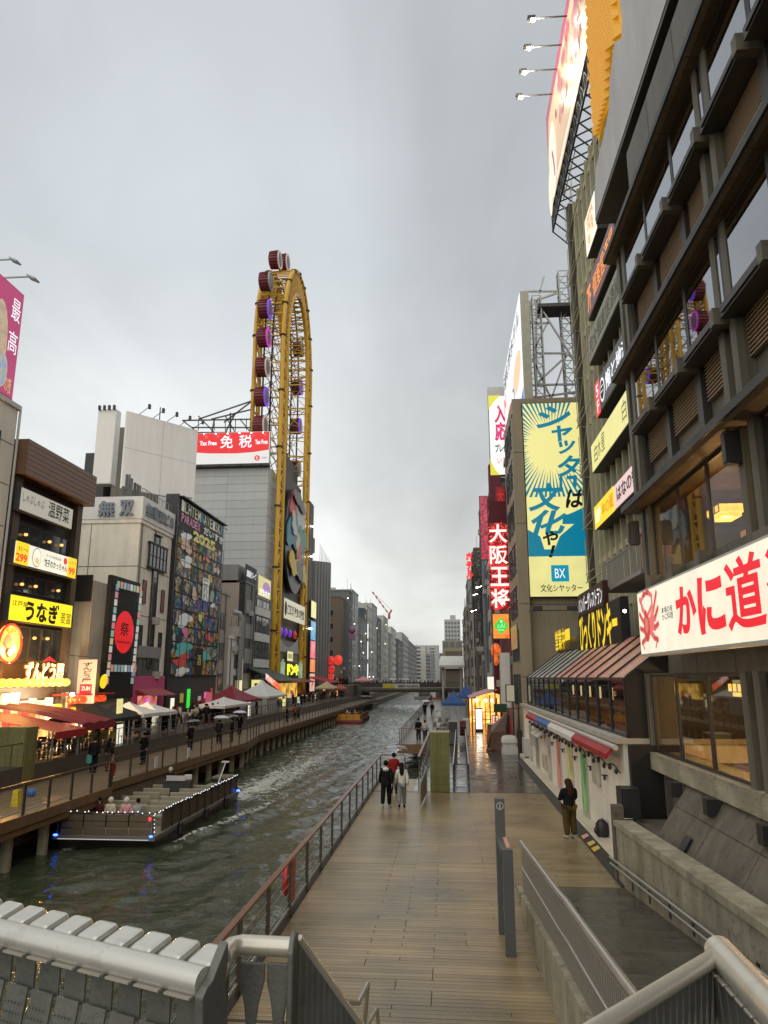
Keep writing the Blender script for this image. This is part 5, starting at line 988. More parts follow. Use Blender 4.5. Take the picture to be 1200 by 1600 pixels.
solo('oval_sign', 'small yellow oval lit sign under the black emblem board', 'sign', MB().lathe((-26.2, 55.5, 4.6), [(.5, 0), (.55, .1), (.4, .16)], (1, 0, -.1), 18), LY, (-26.2, 55.5, 4.6))
# white building
wbld = block('white_building', 'cream white corner building with large grey rooftop characters', -38.5, -27, 62, 69.7, 18.3, cream, 'L', wins=False)
part('parapet_band', MB().box(-38.6, -26.8, 61.85, 69.9, 18.66, 20.7), white, wbld)
for z in (10.2, 14.4): part('joint', MB().box(-38.5, -26.98, 61.98, 62, z, z+.05).box(-27, -26.98, 62, 69.7, z, z+.05), conc_d, wbld)
for x in (-31.5, -35): part('joint', MB().box(x, x+.05, 61.98, 62, 1, 18.3), conc_d, wbld)
for (ya, yb, z0, z1, n) in ((65.3, 66.6, 5.9, 17.8, 1), (64.0, 68.2, 14.7, 16.9, 5)): part('window_frame', MB().box(-27, -26.7, ya-.1, yb+.1, z0-.1, z0).box(-27, -26.7, ya-.1, yb+.1, z1, z1+.1), dgrey, wbld); window(wbld, 'L', -26.96+(.12 if n == 5 else 0), ya, yb, z0, z1, n, 2 if n == 5 else 6, blk, dglass, .08, .1)
for y, z0 in ((63.8, 11.3), (63.6, 7.3), (68.2, 10.9), (68.2, 6.9)): window(wbld, 'L', -26.98, y-.4, y+.4, z0, z0+2.1, 1, 1, blk, E('red_tinted', (.10, .015, .015), .5) if z0 > 8 else dglass)
window(wbld, 'L', -26.97, 63.3, 68.3, 5.0-.2, 7.5-1.0, 4, 1, blk, sglass); part('shop_frieze', MB().box(-26.98, -26.85, 63.2, 68.4, 7.6-1.0, 7.9-.3), mgrey, wbld)
for y in (55,): pass
for x in (-33.2, -32.5, -31, -30.4): part('floodlight', MB().ball((x, 61.6, 12.5), .16, .2, .12), blk, wbld)
s = Sign('', '', '', 'C', 61.83, -38.5, -26.9, 18.7, 20.7, .1, None, None, root=wbld); GI = M('raised_grey', (.22, .25, .29), .5); s.text('無', .66, .08, .79, .80, GI, .03, .06); s.text('双', .83, .08, .94, .82, GI, .03, .06)
s = Sign('', '', '', 'L', -26.78, 62, 69.8, 18.7, 20.6, .1, None, None, root=wbld); s.text('無華双ビル', .06, .2, .95, .82, GI, .02, .05)
at = thing('rooftop_antennas', 'cluster of antenna masts on the white corner building roof', 'antenna', (-29, 64, 20.7)); f = MB()
for x, y, h in ((-29, 63.5, 2.6), (-28.4, 64, 1.8), (-29.6, 64.2, 1.5)): f.bar((x, y, 20.6), (x, y, 20.6+h), .09).box(x-.35, x-.15, y-.1, y+.1, 21+h*.3, 21+h*.85).box(x+.12, x+.32, y-.1, y+.1, 21+h*.2, 21+h*.7)
for x in (-36.6, -35.6): f.bar((x, 62.5, 20.6), (x, 62.5, 23.4), .08).box(x-.1, x+.5, 62.3, 62.6, 22.2, 23.2)
part('mast_cluster', f, M('antenna_grey', (.12, .12, .12), .5), at, stuff=True); f = MB()
for i in range(9): f.bar((-27.2, 62.4+i*.8, 20.7), (-27.2, 62.4+i*.8, 21.6), .03)
f.bar((-27.2, 62.4, 21.6), (-27.2, 69.5, 21.6), .04); part('guard_rail', f, mgrey, at)
pk = thing('pink_shop', 'pink clad shop with a lit doorway and sloping awning', 'shop', (-26.9, 66, .9)); part('walls', MB().box(-27.05, -26.7, 62, 69.4, .9, 5.0), pinkp, pk)
for k in range(18): part('board', MB().box(-26.7, -26.67, 62+k*.41, 62.37+k*.41, 3.7, 5.0), pinkp, pk)
part('doorway', MB().box(-26.69, -26.64, 63.4, 67.6, .95, 3.3), E('pink_glow', (1, .30, .22), .9, True, sc=1.2, col2=(.25, .03, .05)), pk); part('neon_strip', MB().box(-26.62, -26.58, 65.1, 65.6, 1.9, 3.0), E('magenta_strip', (.9, .05, .9), 1.6), pk)
part('awning', MB().prism([(-26.7, 63, 3.9), (-25.2, 63, 3.35), (-25.2, 63, 3.28), (-26.7, 63, 3.7)], (0, 5.6, 0)), M('awning_pink', (.35, .09, .10), .55), pk)
# blank boards behind
gb = M('blank_board', (.80, .78, .74), .6, var=.06, sc=.25, streak=.07)
def rotboard(name, label, y0, pl, pr, U, depth, mat, z0p, cat='billboard'):
    a = ony(pl[0], pl[1], y0); d = Vector((_ray(pr[0], pr[1]))); U = Vector(U).normalized(); t_ = (a.x*d.y-a.y*d.x)/(d.x*U.y-d.y*U.x); zb_ = ony(pl[0], z0p, y0).z; return Sign(name, label, cat, 'C', 0, 0, abs(t_), zb_, a.z, depth, mat, mat, org=(a.x, a.y, zb_), U=U)
s = rotboard('blank_billboard', 'huge blank pale grey billboard above the white corner building', 71, (199, 642), (310, 663), (.62, .78, 0), .3, gb, 762); part('panel_seam', MB().prism([s.P(0, .52), s.P(1, .52), s.P(1, .523), s.P(0, .523)], s.N*.01).prism([s.P(.5, 0), s.P(.503, 0), s.P(.503, 1), s.P(.5, 1)], s.N*.01), mgrey, s.root); s.text('ご自由に作成！', .78, .02, .97, .055, BLKI, .02)
for k in range(5): e = s.P(.16+k*.19, 1, 0); l = thing('sign_lamp', 'small lamp on a thin arm, %s over the huge blank billboard' % ('first from the left', 'second from the left', 'middle one', 'fourth from the left', 'rightmost')[k], 'lamp', e, 'lamps over the blank billboard'); q = e+s.N*1.1+Vector((.5, 0, .55)); part('arm', MB().bar(e, q, .035), blk, l); part('head', MB().cbox(q, .22, .3, .5), blk, l)
solo('mast', 'thin lightning mast rising behind the huge blank billboard', 'mast', MB().tube([s.P(.5, .9, -1), s.P(.5, 1.22, -1)], .06, 5), dgrey, s.P(.5, .9, -1))
s = rotboard('blank_billboard', 'narrow blank pale tower board left of the huge blank one', 74, (154, 640), (182, 643), (1, 0, 0), 1.2, gb, 756)
for k in range(4): part('lamp', MB().cbox(s.P(.1+k*.27, 1.015, .2), .2, .3, .5), blk, s.root)
t = thing('stair_tower', 'dark grey rooftop rooms behind the blank boards', 'building', (-38, 82, 0)); A = sy(84, 181, 668, 200, 780); part('walls', MB().box(A[0], A[1]+.5, 84, 92, 0, A[3]), M('roof_room', (.16, .15, .12), .6, streak=.25), t); A = sy(84, 134, 708, 160, 780); part('walls', MB().box(A[0], A[1], 84, 92, 0, A[3]), dgrey, t)
# mural building
mu = thing('mural_building', 'black edged building covered by a crowded colourful mural grid', 'building', (-30, 77, 0)); part('walls', MB().box(-38, -27.2, 70, 85.4, .9, 20.5), dgrey, mu); part('edge_panel', MB().box(-27.9, -26.6, 69.75, 70.1, .9, 22.9), blk, mu)
def collage(name, st=.42, sc=1.0):
    m = bpy.data.materials.new(name); m.use_nodes = True; nt = m.node_tree; b = nt.nodes['Principled BSDF']; tc = nt.nodes.new('ShaderNodeTexCoord'); nn = nt.nodes.new('ShaderNodeTexNoise'); nn.inputs['Scale'].default_value = .7; nn.inputs['Detail'].default_value = 3; nt.links.new(tc.outputs['Object'], nn.inputs['Vector'])
    mx = nt.nodes.new('ShaderNodeMix'); mx.data_type = 'VECTOR'; mx.inputs['Factor'].default_value = .35; nt.links.new(tc.outputs['Object'], mx.inputs['A']); nt.links.new(nn.outputs['Color'], mx.inputs['B'])
    v = nt.nodes.new('ShaderNodeTexVoronoi'); v.inputs['Scale'].default_value = sc; nt.links.new(mx.outputs['Result'], v.inputs['Vector']); r = nt.nodes.new('ShaderNodeValToRGB'); r.color_ramp.interpolation = 'CONSTANT'; e = r.color_ramp.elements
    cols = [(.32, .03, .02), (.34, .24, .12), (.02, .14, .17), (.42, .40, .34), (.015, .015, .02), (.42, .24, .02), (.05, .09, .26), (.38, .18, .10), (.02, .15, .06), (.16, .04, .22)]
    e[0].color = (*cols[0], 1); e[1].position = .1; e[1].color = (*cols[1], 1)
    for i in range(2, 10): q = e.new(i/10); q.color = (*cols[i], 1)
    nt.links.new(v.outputs['Color'], r.inputs[0]); v2 = nt.nodes.new('ShaderNodeTexVoronoi'); v2.feature = 'DISTANCE_TO_EDGE'; v2.inputs['Scale'].default_value = sc*.9; nt.links.new(mx.outputs['Result'], v2.inputs['Vector']); g_ = nt.nodes.new('ShaderNodeMath'); g_.operation = 'GREATER_THAN'; g_.inputs[1].default_value = .05; nt.links.new(v2.outputs[0], g_.inputs[0])
    n2 = nt.nodes.new('ShaderNodeTexNoise'); n2.inputs['Scale'].default_value = 3.5; n2.inputs['Detail'].default_value = 6; nt.links.new(tc.outputs['Object'], n2.inputs['Vector']); k = nt.nodes.new('ShaderNodeMath'); k.operation = 'MULTIPLY_ADD'; k.inputs[1].default_value = 2.2; k.inputs[2].default_value = -.2; nt.links.new(n2.outputs[0], k.inputs[0]); k2 = nt.nodes.new('ShaderNodeMath'); k2.operation = 'MULTIPLY'; nt.links.new(k.outputs[0], k2.inputs[0]); nt.links.new(g_.outputs[0], k2.inputs[1])
    sc_ = nt.nodes.new('ShaderNodeVectorMath'); sc_.operation = 'SCALE'; nt.links.new(r.outputs[0], sc_.inputs[0]); nt.links.new(k2.outputs[0], sc_.inputs['Scale']); nt.links.new(sc_.outputs[0], b.inputs['Base Color']); b.inputs['Roughness'].default_value = .5; nt.links.new(sc_.outputs[0], b.inputs['Emission Color']); b.inputs['Emission Strength'].default_value = .15; m.cycles.emission_sampling = 'NONE'; return m
s = Sign('', '', '', 'L', -26.7, 70.2, 85.3, 4.9, 22.7, .45, blk, BLKI, root=mu); cm_ = collage('mural_print', sc=1.5); cm2 = collage('mural_print_fine', sc=2.8); random.seed(21)
for i in range(7):
    for j in range(9):
        u0, v0 = .012+i*.141, .015+j*.0905; s.k = 1; s.rect(u0, v0, u0+.133, v0+.082, cm_ if (i+j) % 3 else cm2, 'mural_panel')
hues = [E('mural_'+n, c, .26) for n, c in (('white', (.8, .8, .74)), ('yellow', (.75, .62, .10)), ('pink', (.75, .20, .40)), ('teal', (.12, .45, .42)), ('red', (.65, .06, .05)), ('flesh', (.62, .40, .25)))]
for (u, v, ru, rv, h) in ((.16, .74, .10, .07, 5), (.15, .79, .12, .045, 0), (.2, .65, .14, .05, 0), (.38, .48, .08, .05, 5), (.22, .32, .16, .06, 0), (.25, .25, .06, .05, 2), (.22, .16, .18, .06, 3), (.2, .09, .17, .05, 4), (.22, .03, .15, .04, 0), (.7, .6, .07, .05, 1), (.82, .45, .06, .03, 0), (.66, .12, .14, .06, 3), (.75, .24, .1, .04, 4), (.55, .36, .06, .05, 1), (.85, .68, .08, .04, 5), (.6, .72, .08, .03, 4)): s.k = 5+h; s.blob(u, v, ru*.8, rv*.62, hues[h], 'painted_shape', 0, int(u*100))
for k in range(14): s.k = 9; s.text('ILHTEMNAVEISKR'[k], .03+k*.067, .925, .085+k*.067, .99, hues[(0, 1, 0, 0, 1, 0, 3)[k % 7]], .01)
for k in range(7): s.k = 9; s.text('PARADEX'[k], .04+k*.055, .865, .09+k*.055, .915, hues[2], .02)
s.text('だいすき', .5, .865, .97, .915, hues[0], .03); s.text('2025', .28, .79, .78, .855, hues[1], .06); s.rect(.54, .46, .68, .60, hues[0], 'panel'); s.text('二\n八\n八', .56, .47, .66, .59, BLKI, .02); s.rect(.46, .01, .62, .17, BLKI, 'panel'); s.text('酒', .5, .07, .58, .13, hues[1], .0)
g_ = MB()
for j in range(10): p, q = s.P(0, .012+j*.0905, .16), s.P(1, .012+j*.0905, .16); g_.bar(p, q, .03)
for i in range(8): p, q = s.P(.006+i*.141, 0, .16), s.P(.006+i*.141, .83, .16); g_.bar(p, q, .03)
part('grid_bars', g_, blk, mu)
part('top_frame', MB().box(-26.9, -26.2, 70.2, 85.3, 22.7, 22.8).box(-26.25, -26.2, 70.2, 85.3, 22.2, 22.3), blk, mu); part('ground_floor', MB().box(-27.2, -26.8, 70, 85.3, .9, 4.9), blk, mu)
for k, (y, c) in enumerate(((71.5, LW), (74, hues[1]), (76, LG), (79.5, hues[0]), (81.5, LP), (83.5, hues[4]))): part('shop_panel', MB().box(-26.8, -26.75, y, y+.9, 1.8+(k % 2)*.6, 2.9+(k % 3)*.4), c, mu)
# the rest of the row up to the wheel
beige = M('beige_render', (.40, .34, .28), .6, var=.08, sc=.5, streak=.14)
block('beige_building', 'narrow beige building with barred windows beside the mural', -36, -27.1, 85.6, 90.6, 14.8, beige, 'L', gap=2.4, storey=3.6, ww=1.9, wh=1.9)
b = block('low_white_house', 'low white house with a steel duct beside the beige building', -33, -26.9, 90.8, 96.4, 9.6, white, 'L', gap=2.6, storey=2.6); part('duct', MB().tube([(-26.5, 94.2, 4.5), (-26.5, 94.2, 12.2), (-26.7, 94.0, 12.9), (-27.5, 93.6, 13.1)], .38, 8), gsteel, b)
part('light_column', MB().box(-26.7, -26.5, 95.0, 95.7, 2.8, 7.2), E('column_light', (.95, .85, .5), .85, True), b)
b = block('black_building', 'black clad narrow building with a sign on its roof edge', -36, -27, 96.8, 102.5, 17.3, M('black_clad', (.03, .03, .033), .45), 'L', gap=5, storey=3.3, ww=3.8, wh=2.0, fm=mgrey, gm=M('blinds', (.30, .30, .27), .5))
part('side_wall', MB().box(-36, -27.7, 96.6, 96.8, .9, 17.3), beige, b)
s = Sign('', '', '', 'L', -26.95, 96.9, 102.5, 17.5, 19.9, .1, blk, BLKI, root=b); s.text('道頓堀グループ', .05, .3, .95, .7, LWc, .01); part('roof_room', MB().box(-34, -28, 96.7, 100, 17.3, 19.8), mgrey, b)
s = Sign('shop_sign', 'vertical lit white sign with black squares near the market tents', 'sign', 'C', 100.5, -26.6, -25.2, 1.8, 4.6, .2, dgrey, LYp); s.rect(.35, .4, .65, .52, BLKI); s.rect(.35, .7, .65, .82, BLKI); s.rect(.35, .15, .65, .27, BLKI)
b = block('white_banded_building', 'building with dark glazing between broad white bands', -36, -27, 102.7, 110.8, 15.8, mgrey, 'L', wins=False)
for k in range(4): z = 2.6+k*3.65; part('white_band', MB().box(-27, -26.7, 102.8, 110.7, z, z+1.15), white, b); window(b, 'L', -26.95, 102.9, 110.6, z+1.2, z+3.6, 4, 2, dgrey, dglass, .1)
s = Sign('shop_sign', 'yellow and purple lit rooftop sign on the white banded building', 'sign', 'L', -26.8, 103, 110.6, 16.3, 19.3, .3, mgrey, E('lemon_face', (.75, .68, .25), .7, True)); s.ell(.65, .5, .3, .3, E('lit_purple', (.40, .15, .45), .7)); s.text('カラオケ', .1, .05, .9, .4, LWc, .03)
# store with the grey panelled wall
tf = thing('department_store', 'grey panelled store building under the red tax free sign', 'building', (-34, 116, 0)); part('walls', MB().box(-48, -28.1, 112.1, 128, .9, 38), mgrey, tf)
cw_ = M('cladding_grey', (.46, .475, .475), .5, var=.06, sc=.4, streak=.08, objrand=.06)
pm_ = {}
for k in range(26):
    z = 3+k*1.34
    for (x0, x1) in ((-47.9, -41.4), (-41.36, -34.8), (-34.76, -28.15)):
        w = round(x1-x0, 2)
        if w not in pm_: pm_[w] = MB().cbox((0, 0, 0), w, .08, 1.30).mesh('cladding_panel', (0, 0, 0), cw_)
        inst('cladding_panel', pm_[w], tf, ((x0+x1)/2, 112.04, z+.66))
for k in range(26): inst('cladding_panel', pm_[w], tf, (-28.05, 115.4, 3+k*1.34+.66), rot=(0, 0, R(90)))
s = Sign('billboard', 'red and white lit tax free sign with white Japanese characters', 'billboard', 'C', 111.3, -42, -27.9, 38.3, 43.7, .8, lgrey, E('taxfree_white', (.85, .85, .82), .75, True))
pts = [(.008, .985), (.992, .985), (.992, .42), (.8, .355), (.6, .33), (.3, .35), (.008, .42)]; s.shape(pts, E('taxfree_red', (.80, .012, .02), .85, True)); s.text('免', .42, .50, .57, .90, LWc, .012); s.text('税', .64, .50, .79, .90, LWc, .012); s.text('Tax Free', .83, .60, .975, .74, LWc, .03); s.text('Tax Free', .18, .60, .38, .74, LWc, .03)
s.ell(.86, .17, .032, .085, E('taxfree_red', 0)); s.text('た', .845, .12, .875, .22, LWc); s.text('TAX FREE SHOP', .91, .14, .975, .20, E('lit_slate', (.2, .3, .35), .6))
part('lower_ledge', MB().box(-42, -27.9, 111, 112, 37.9, 38.3), dgrey, s.root)
for k in range(7): x = -40.6+k*1.95; part('spot', MB().ball((x, 110.7, 43.3), .08, .08, .06), STAR, s.root)
for k in range(4): part('floodlight', MB().cbox((-39+k*3.3, 110.6, 37.9), .35, .6, .2), blk, s.root)
rt = thing('roof_truss', 'dark steel truss on the store roof running to the wheel', 'truss', (-36, 116, 42)); f = MB()
D = lambda px, py, y=113: ony(px, py, y)
for yy in (113, 117):
    for a_, b_ in (((285, 657), (392, 655)), ((300, 668), (392, 668)), ((310, 676), (392, 676)), ((310, 655), (392, 627)), ((330, 655), (392, 640)), ((285, 657), (310, 676)), ((350, 660), (392, 628)), ((352, 650), (368, 676)), ((368, 645), (352, 676)), ((335, 655), (330, 682)), ((360, 645), (360, 682)), ((375, 655), (392, 676)), ((310, 650), (335, 676))): f.bar(D(*a_, yy), D(*b_, yy), .14)
for px in (310, 335, 352, 368, 385): f.bar(D(px, 657, 113), D(px, 657, 117), .12).bar(D(px, 672, 113), D(px, 657, 117), .09)
part('truss', f, M('truss_steel', (.10, .105, .11), .5), rt)
# ================= the oval ferris wheel
fw = thing('ferris_wheel', 'tall yellow oval ferris wheel frame standing against the store', 'ferris wheel', (-29, 127, 0)); YC = 127.0
def loop(a, top, n=26): # half-width a, straight to z0 then half ellipse
    z0 = 62; pts = [(YC-a, z) for z in (2, 12, 22, 32, 42, 52)]+[(YC-a*math.cos(math.pi*i/n), z0+(top-z0)*math.sin(math.pi*i/n)) for i in range(n+1)]+[(YC+a, z) for z in (52, 42, 32, 22, 12, 2)]; return pts
yelm = M('wheel_yellow', (.64, .36, .018), .38, var=.12, sc=.6); wdark = M('wheel_dark', (.05, .04, .03), .5)
def resample(pts, step):
    out = [pts[0]]; acc = 0
    for a, b in zip(pts[:-1], pts[1:]):
        l = math.hypot(b[0]-a[0], b[1]-a[1]); n = max(1, round(l/step))
        for i in range(1, n+1): out.append((a[0]+(b[0]-a[0])*i/n, a[1]+(b[1]-a[1])*i/n))
    return out
for X in (-27.0, -31.8):
    po, pi_ = loop(12.7, 80.2), loop(9.3, 75.6)
    for p, nm in ((po, 'outer_tube'), (pi_, 'inner_tube')): tb = MB().tube([(X, y, z) for y, z in p], .37, 8); tb.smooth = True; part(nm, tb, yelm, fw)
    f = MB(); ro = resample(po, 3.0); ri = [ (YC+(y-YC)*(9.3/12.7), z if z < 62 else 62+(z-62)*(13.6/18.2)) for y, z in ro]
    for i in range(len(ro)-1): f.bar((X, *ro[i]), (X, *ri[i]), .16).bar((X, *ro[i]), (X, *ri[i+1]), .14).bar((X, *ri[i]), (X, *ro[i+1]), .10)
    part('lattice', f, yelm, fw, stuff=True)
    fl_ = MB()
    for i in range(0, len(ro), 3): fl_.tube([(X, ro[i][0], ro[i][1]-.12), (X, ro[i][0], ro[i][1]+.12)], .58, 8)
    part('flange', fl_, wdark, fw)
f = MB(); ro = resample(loop(12.7, 80.2), 4.2); ri = [(YC+(y-YC)*(9.3/12.7), z if z < 62 else 62+(z-62)*(13.6/18.2)) for y, z in ro]
for i in range(len(ro)-1):
    f.bar((-27, *ri[i]), (-31.8, *ri[i]), .16).bar((-27, *ro[i]), (-31.8, *ro[i]), .12).bar((-27, *ri[i]), (-31.8, *ri[i+1]), .08).bar((-31.8, *ri[i]), (-27, *ri[i+1]), .08)
    if i % 2: f.bar((-27, *ri[i]), (-31.8, *ro[i]), .08)
part('cross_ties', f, yelm, fw, stuff=True); f = MB()
for X in (-30.6, -29.2): f.tube([(X, y, z) for y, z in loop(11.2, 78.8)], .16, 5)
for i in range(0, len(ri)-1): f.bar((-30.6, *ri[i]), (-29.2, *ri[i+1]), .07).bar((-29.2, *ri[i]), (-30.6, *ri[i+1]), .07)
part('track', f, wdark, fw)
f = MB(); random.seed(8) # the maze of braces inside the loop
for z in range(12, 72, 3):
    ya, yb = YC-9.3, YC+9.3
    f.bar((-31.6, ya, z), (-27.1, yb, z+5), .08).bar((-27.1, ya, z+5), (-31.6, yb, z), .08).bar((-29.5, ya, z), (-29.5, yb, z), .08); f.bar((-31.8, ya, z), (-31.8, YC, z+5), .07).bar((-31.8, YC, z+5), (-31.8, yb, z), .07)
part('inner_braces', f, M('brace_ochre', (.36, .20, .012), .5), fw, stuff=True)
part('back_slab', MB().box(-28.2, -27.5, 118.5, 135.5, 12.5, 40).box(-28.4, -28.25, 118.5, 135.5, .9, 44), wdark, fw)
mr_ = M('gondola_maroon', (.20, .028, .032), .4, var=.12); gls = M('gondola_glass', (.13, .14, .15), .25, var=.1, spec=.8)
ga = (1, .0, 0)
def gondola_mesh():
    d = MB(); d.lathe((0, 0, 0), [(1.25, -1.15), (1.62, -1.0), (1.70, -.2), (1.72, .75), (1.6, .8)], ga, 20); r = MB()
    for k in range(20): a = 2*math.pi*k/20; r.bar((-1.0, math.cos(a)*1.64, math.sin(a)*1.64), (.75, math.cos(a)*1.75-.12, math.sin(a)*1.75), .09)
    rim = MB().lathe((0, 0, 0), [(1.72, .76), (1.82, .86), (1.78, 1.05), (1.55, 1.05), (1.5, .9)], ga, 22); gl_ = MB().lathe((0, 0, 0), [(1.5, .86), (1.2, 1.08), (.6, 1.2), (0, 1.24)], ga, 18); gl_.smooth = True
    hook = MB().box(-.5, .3, .9, 1.7, -.15, .15); return d, r, rim, gl_, hook
gmp = gondola_mesh(); gms = [m.mesh(n, (0, 0, 0), mt) for m, n, mt in zip(gmp, ('body', 'rib', 'rim', 'window', 'hanger'), (mr_, M('rib_maroon', (.12, .02, .022), .5), None, gls, wdark))]
gpos = [(ony(px, py, 112.9).z, 112.9, c, lb) for (px, py, c, lb) in ((409, 665, 0, 'lowest visible gondola on the near side, rim lit white'), (410, 620, 1, 'second lowest near side gondola, rim lit violet'), (411, 574, 0, 'near side gondola third from the bottom, rim lit lilac'), (412, 528, 2, 'near side gondola with a magenta lit rim'), (415, 483, 1, 'near side gondola with a violet lit rim below the bend'), (419, 440, 3, 'gondola at the bend of the near side with a plain rim'))]
gpos += [(79.2, 119.0, 0, 'left one of the gondolas riding over the top of the wheel'), (82.6, 125.5, 0, 'topmost gondola riding over the wheel'), (81.0, 132.6, 1, 'gondola just past the top with a violet rim')]
gpos += [(z, 141.2, 1 if z % 2 else 3, 'gondola on the far side at the level of the %s' % n) for z, n in ((72, 'bend'), (63.5, 'magenta rimmed one'), (55, 'upper lattice'), (46, 'red sign top'), (38, 'red sign foot'))]
rims = [E('rim_white', (.55, .42, .38), .6), E('rim_violet', (.22, .06, .75), .8), E('rim_magenta', (.60, .04, .50), .8), M('rim_grey', (.35, .36, .36), .4)]
for z, y, c, lb in gpos:
    g_ = thing('gondola', 'maroon '+lb, 'gondola', (-30.0, y, z), 'gondolas of the ferris wheel'); g_.scale = (.92, .92, .92)
    for me, mt in zip(gms, (None, None, rims[c], None, None)): inst(me.name.split('.')[0], me, g_, mat=mt, world=False)
# store front inside the wheel
s = Sign('character_board', 'dark oval board with abstract bright patches between the wheel legs', 'billboard', 'L', -27.0, 118.6, 135.6, 19.5, 37.5, .5, None, None)
s.ell(.5, .5, .5, .52, M('board_black', (.025, .03, .035), .4), 'board', 28, .4)
ab = [M('patch_'+n, c, .45, var=.15) for n, c in (('red', (.50, .06, .05)), ('cream', (.55, .42, .28)), ('teal', (.03, .18, .24)), ('yellow', (.65, .42, .02)), ('white', (.50, .50, .46)), ('grey', (.10, .11, .12)), ('green', (.05, .25, .18)))]
for k, (u, v, ru, rv, c, r) in enumerate(((.34, .80, .16, .14, 0, .3), (.72, .82, .16, .12, 1, 0), (.62, .68, .2, .10, 4, .2), (.33, .55, .22, .17, 2, 0), (.78, .56, .14, .12, 6, 0), (.55, .44, .10, .10, 1, .5), (.62, .36, .08, .09, 0, 0), (.36, .24, .16, .10, 3, .2), (.72, .22, .16, .10, 5, 0), (.88, .20, .09, .08, 3, 0), (.28, .62, .09, .08, 4, 0), (.5, .9, .2, .06, 5, .2))): s.k = 30+k*3; s.blob(u, v, ru*1.25, rv*1.2, ab[c], 'patch', .2, k)
s = Sign('banner', 'pale banner with black lettering hung between the wheel legs', 'banner', 'L', -26.3, 118, 135.8, 14.2, 17.6, .1, None, E('pale_banner', (.70, .64, .46), .65, True)); s.text('道頓堀 激安の殿堂', .14, .25, .95, .75, BLKI, .03); s.ell(.07, .5, .05, .35, BLKI)
sw = thing('store_entrance', 'grey arched store front below the wheel with coloured lamps', 'shopfront', (-27.4, 127, .9)); part('wall', MB().box(-28, -27.4, 117.8, 136, .9, 11.0), M('front_grey', (.25, .25, .24), .6), sw)
f = MB(); pts = [(118, 9.0)]+[(118.5+16.8*i/12, 11.8-1.9*math.sin(math.pi*i/12)) for i in range(13)]+[(136, 9.0)]; part('arch_band', f.prism([(-27.38, y, z) for y, z in pts], (.1, 0, 0)), lgrey, sw)
for y, c in ((120.5, LV), (124, LV), (127.5, LB), (131.5, LR)): part('lamp', MB().ball((-27.2, y, 12.3), .3, .9, .7), E('dim_violet', (.16, .05, .5), .7) if c is not LR else E('dim_red', (.5, .02, .03), .7), sw)
part('canopy', MB().prism([(-27.4, 117, 4.9), (-24.2, 117, 4.1), (-24.2, 117, 4.0), (-27.4, 117, 4.5)], (0, 20, 0)), M('brick_canopy', (.20, .06, .05), .6), sw); part('doorway', MB().box(-27.38, -27.3, 119, 135.5, .95, 3.9), E('yellow_shop', (1, .62, .10), 1.0, True, sc=.8, col2=(.25, .10, .02)), sw)
s = Sign('neon_sign', 'yellow glowing Japanese store name over the brick red canopy', 'neon sign', 'L', -26.6, 122.5, 132.5, 5.0, 7.3, .2, blk, BLKI); s.text('ドンキ', .04, .08, .96, .92, E('neon_lemon', (1, .92, .03), 1.2, True), .06, .03)
s = Sign('shop_sign', 'cream lit box sign on top of the yellow store name', 'sign', 'L', -26.6, 123, 127.5, 7.5, 9.2, .2, dgrey, LYp); s.text('道頓堀店', .1, .25, .9, .75, BLKI, .01)
for y in (119.8, 134.5): solo('round_lantern', ('nearer' if y < 120 else 'farther')+' pale green lit lantern beside the yellow store name', 'lantern', MB().cbox((-26.6, y, 6), .4, 1.8, 2.6).ball((-26.6, y, 7.5), .2, .4, .3), E('jade', (.42, .60, .38), .65, True, var=.5, sc=.8), (-26.6, y, 6))
t = thing('dark_slab_tower', 'thin dark slab tower right behind the wheel with white lamps', 'building', (-28, 141, 0)); part('walls', MB().box(-30, -26.6, 140.2, 144.5, .9, 39), M('slab_dark', (.09, .085, .08), .6), t)
for z in (34, 28, 14): solo('wall_lamp', {34: 'uppermost', 28: 'middle', 14: 'lowest'}[z]+' glowing lamp on the dark slab tower', 'lamp', MB().ball((-26.0, 141, z), .16, .16, .16).bar((-26.5, 141, z), (-26.0, 141, z), .06), STAR, (-26, 141, z), 'lamps on the slab tower')
for (z0, z1, m_, lb) in ((16.2, 19.5, LYp, 'cream lit panel, topmost beside the ribbed tower'), (11.9, 15.6, E('lit_sky', (.06, .32, .60), .8, sc=.6, col2=(.3, .6, .8)), 'blue lit panel beside the ribbed tower'), (8.4, 11.8, E('lit_rose', (.95, .10, .16), .8, sc=.6, col2=(1, .4, .4)), 'rose red lit panel beside the ribbed tower'), (5.8, 8.3, E('lit_tanger', (1, .22, .03), .8, sc=.6, col2=(1, .45, .15)), 'orange lit panel beside the ribbed tower'), (2.2, 5.6, E('lit_menu', (.9, .75, .6), .8, sc=1, col2=(.8, .1, .08)), 'white and red lit panel, lowest beside the ribbed tower')): Sign('shop_sign', lb, 'sign', 'L', -26.1, 141.2, 146.6, z0, z1, .3, blk, m_)
rt_ = thing('ribbed_tower', 'windowless ribbed concrete tower left of the distant street', 'building', (-30, 158, 0)); rm_ = M('ribbed_concrete', (.20, .20, .195), .65, var=.1, sc=.2, streak=.12); part('walls', MB().box(-36, -27.2, 147.5, 170, .9, 27.5), rm_, rt_)
for k in range(6): part('rib', MB().box(-27.25, -26.6, 147.7+k*3.7, 149.6+k*3.7, .9, 28.2+k*.5), rm_, rt_)
part('front_rib', MB().box(-30.2, -28, 147.0, 147.5, .9, 28), rm_, rt_); part('roof_tank', MB().box(-31, -27.6, 148, 152, 30.5, 33.5).box(-30.8, -30.6, 148.2, 148.4, 27.5, 30.5).box(-28, -27.8, 148.2, 148.4, 27.5, 30.5), M('tank_brown', (.14, .13, .11), .6), rt_)
f = MB()
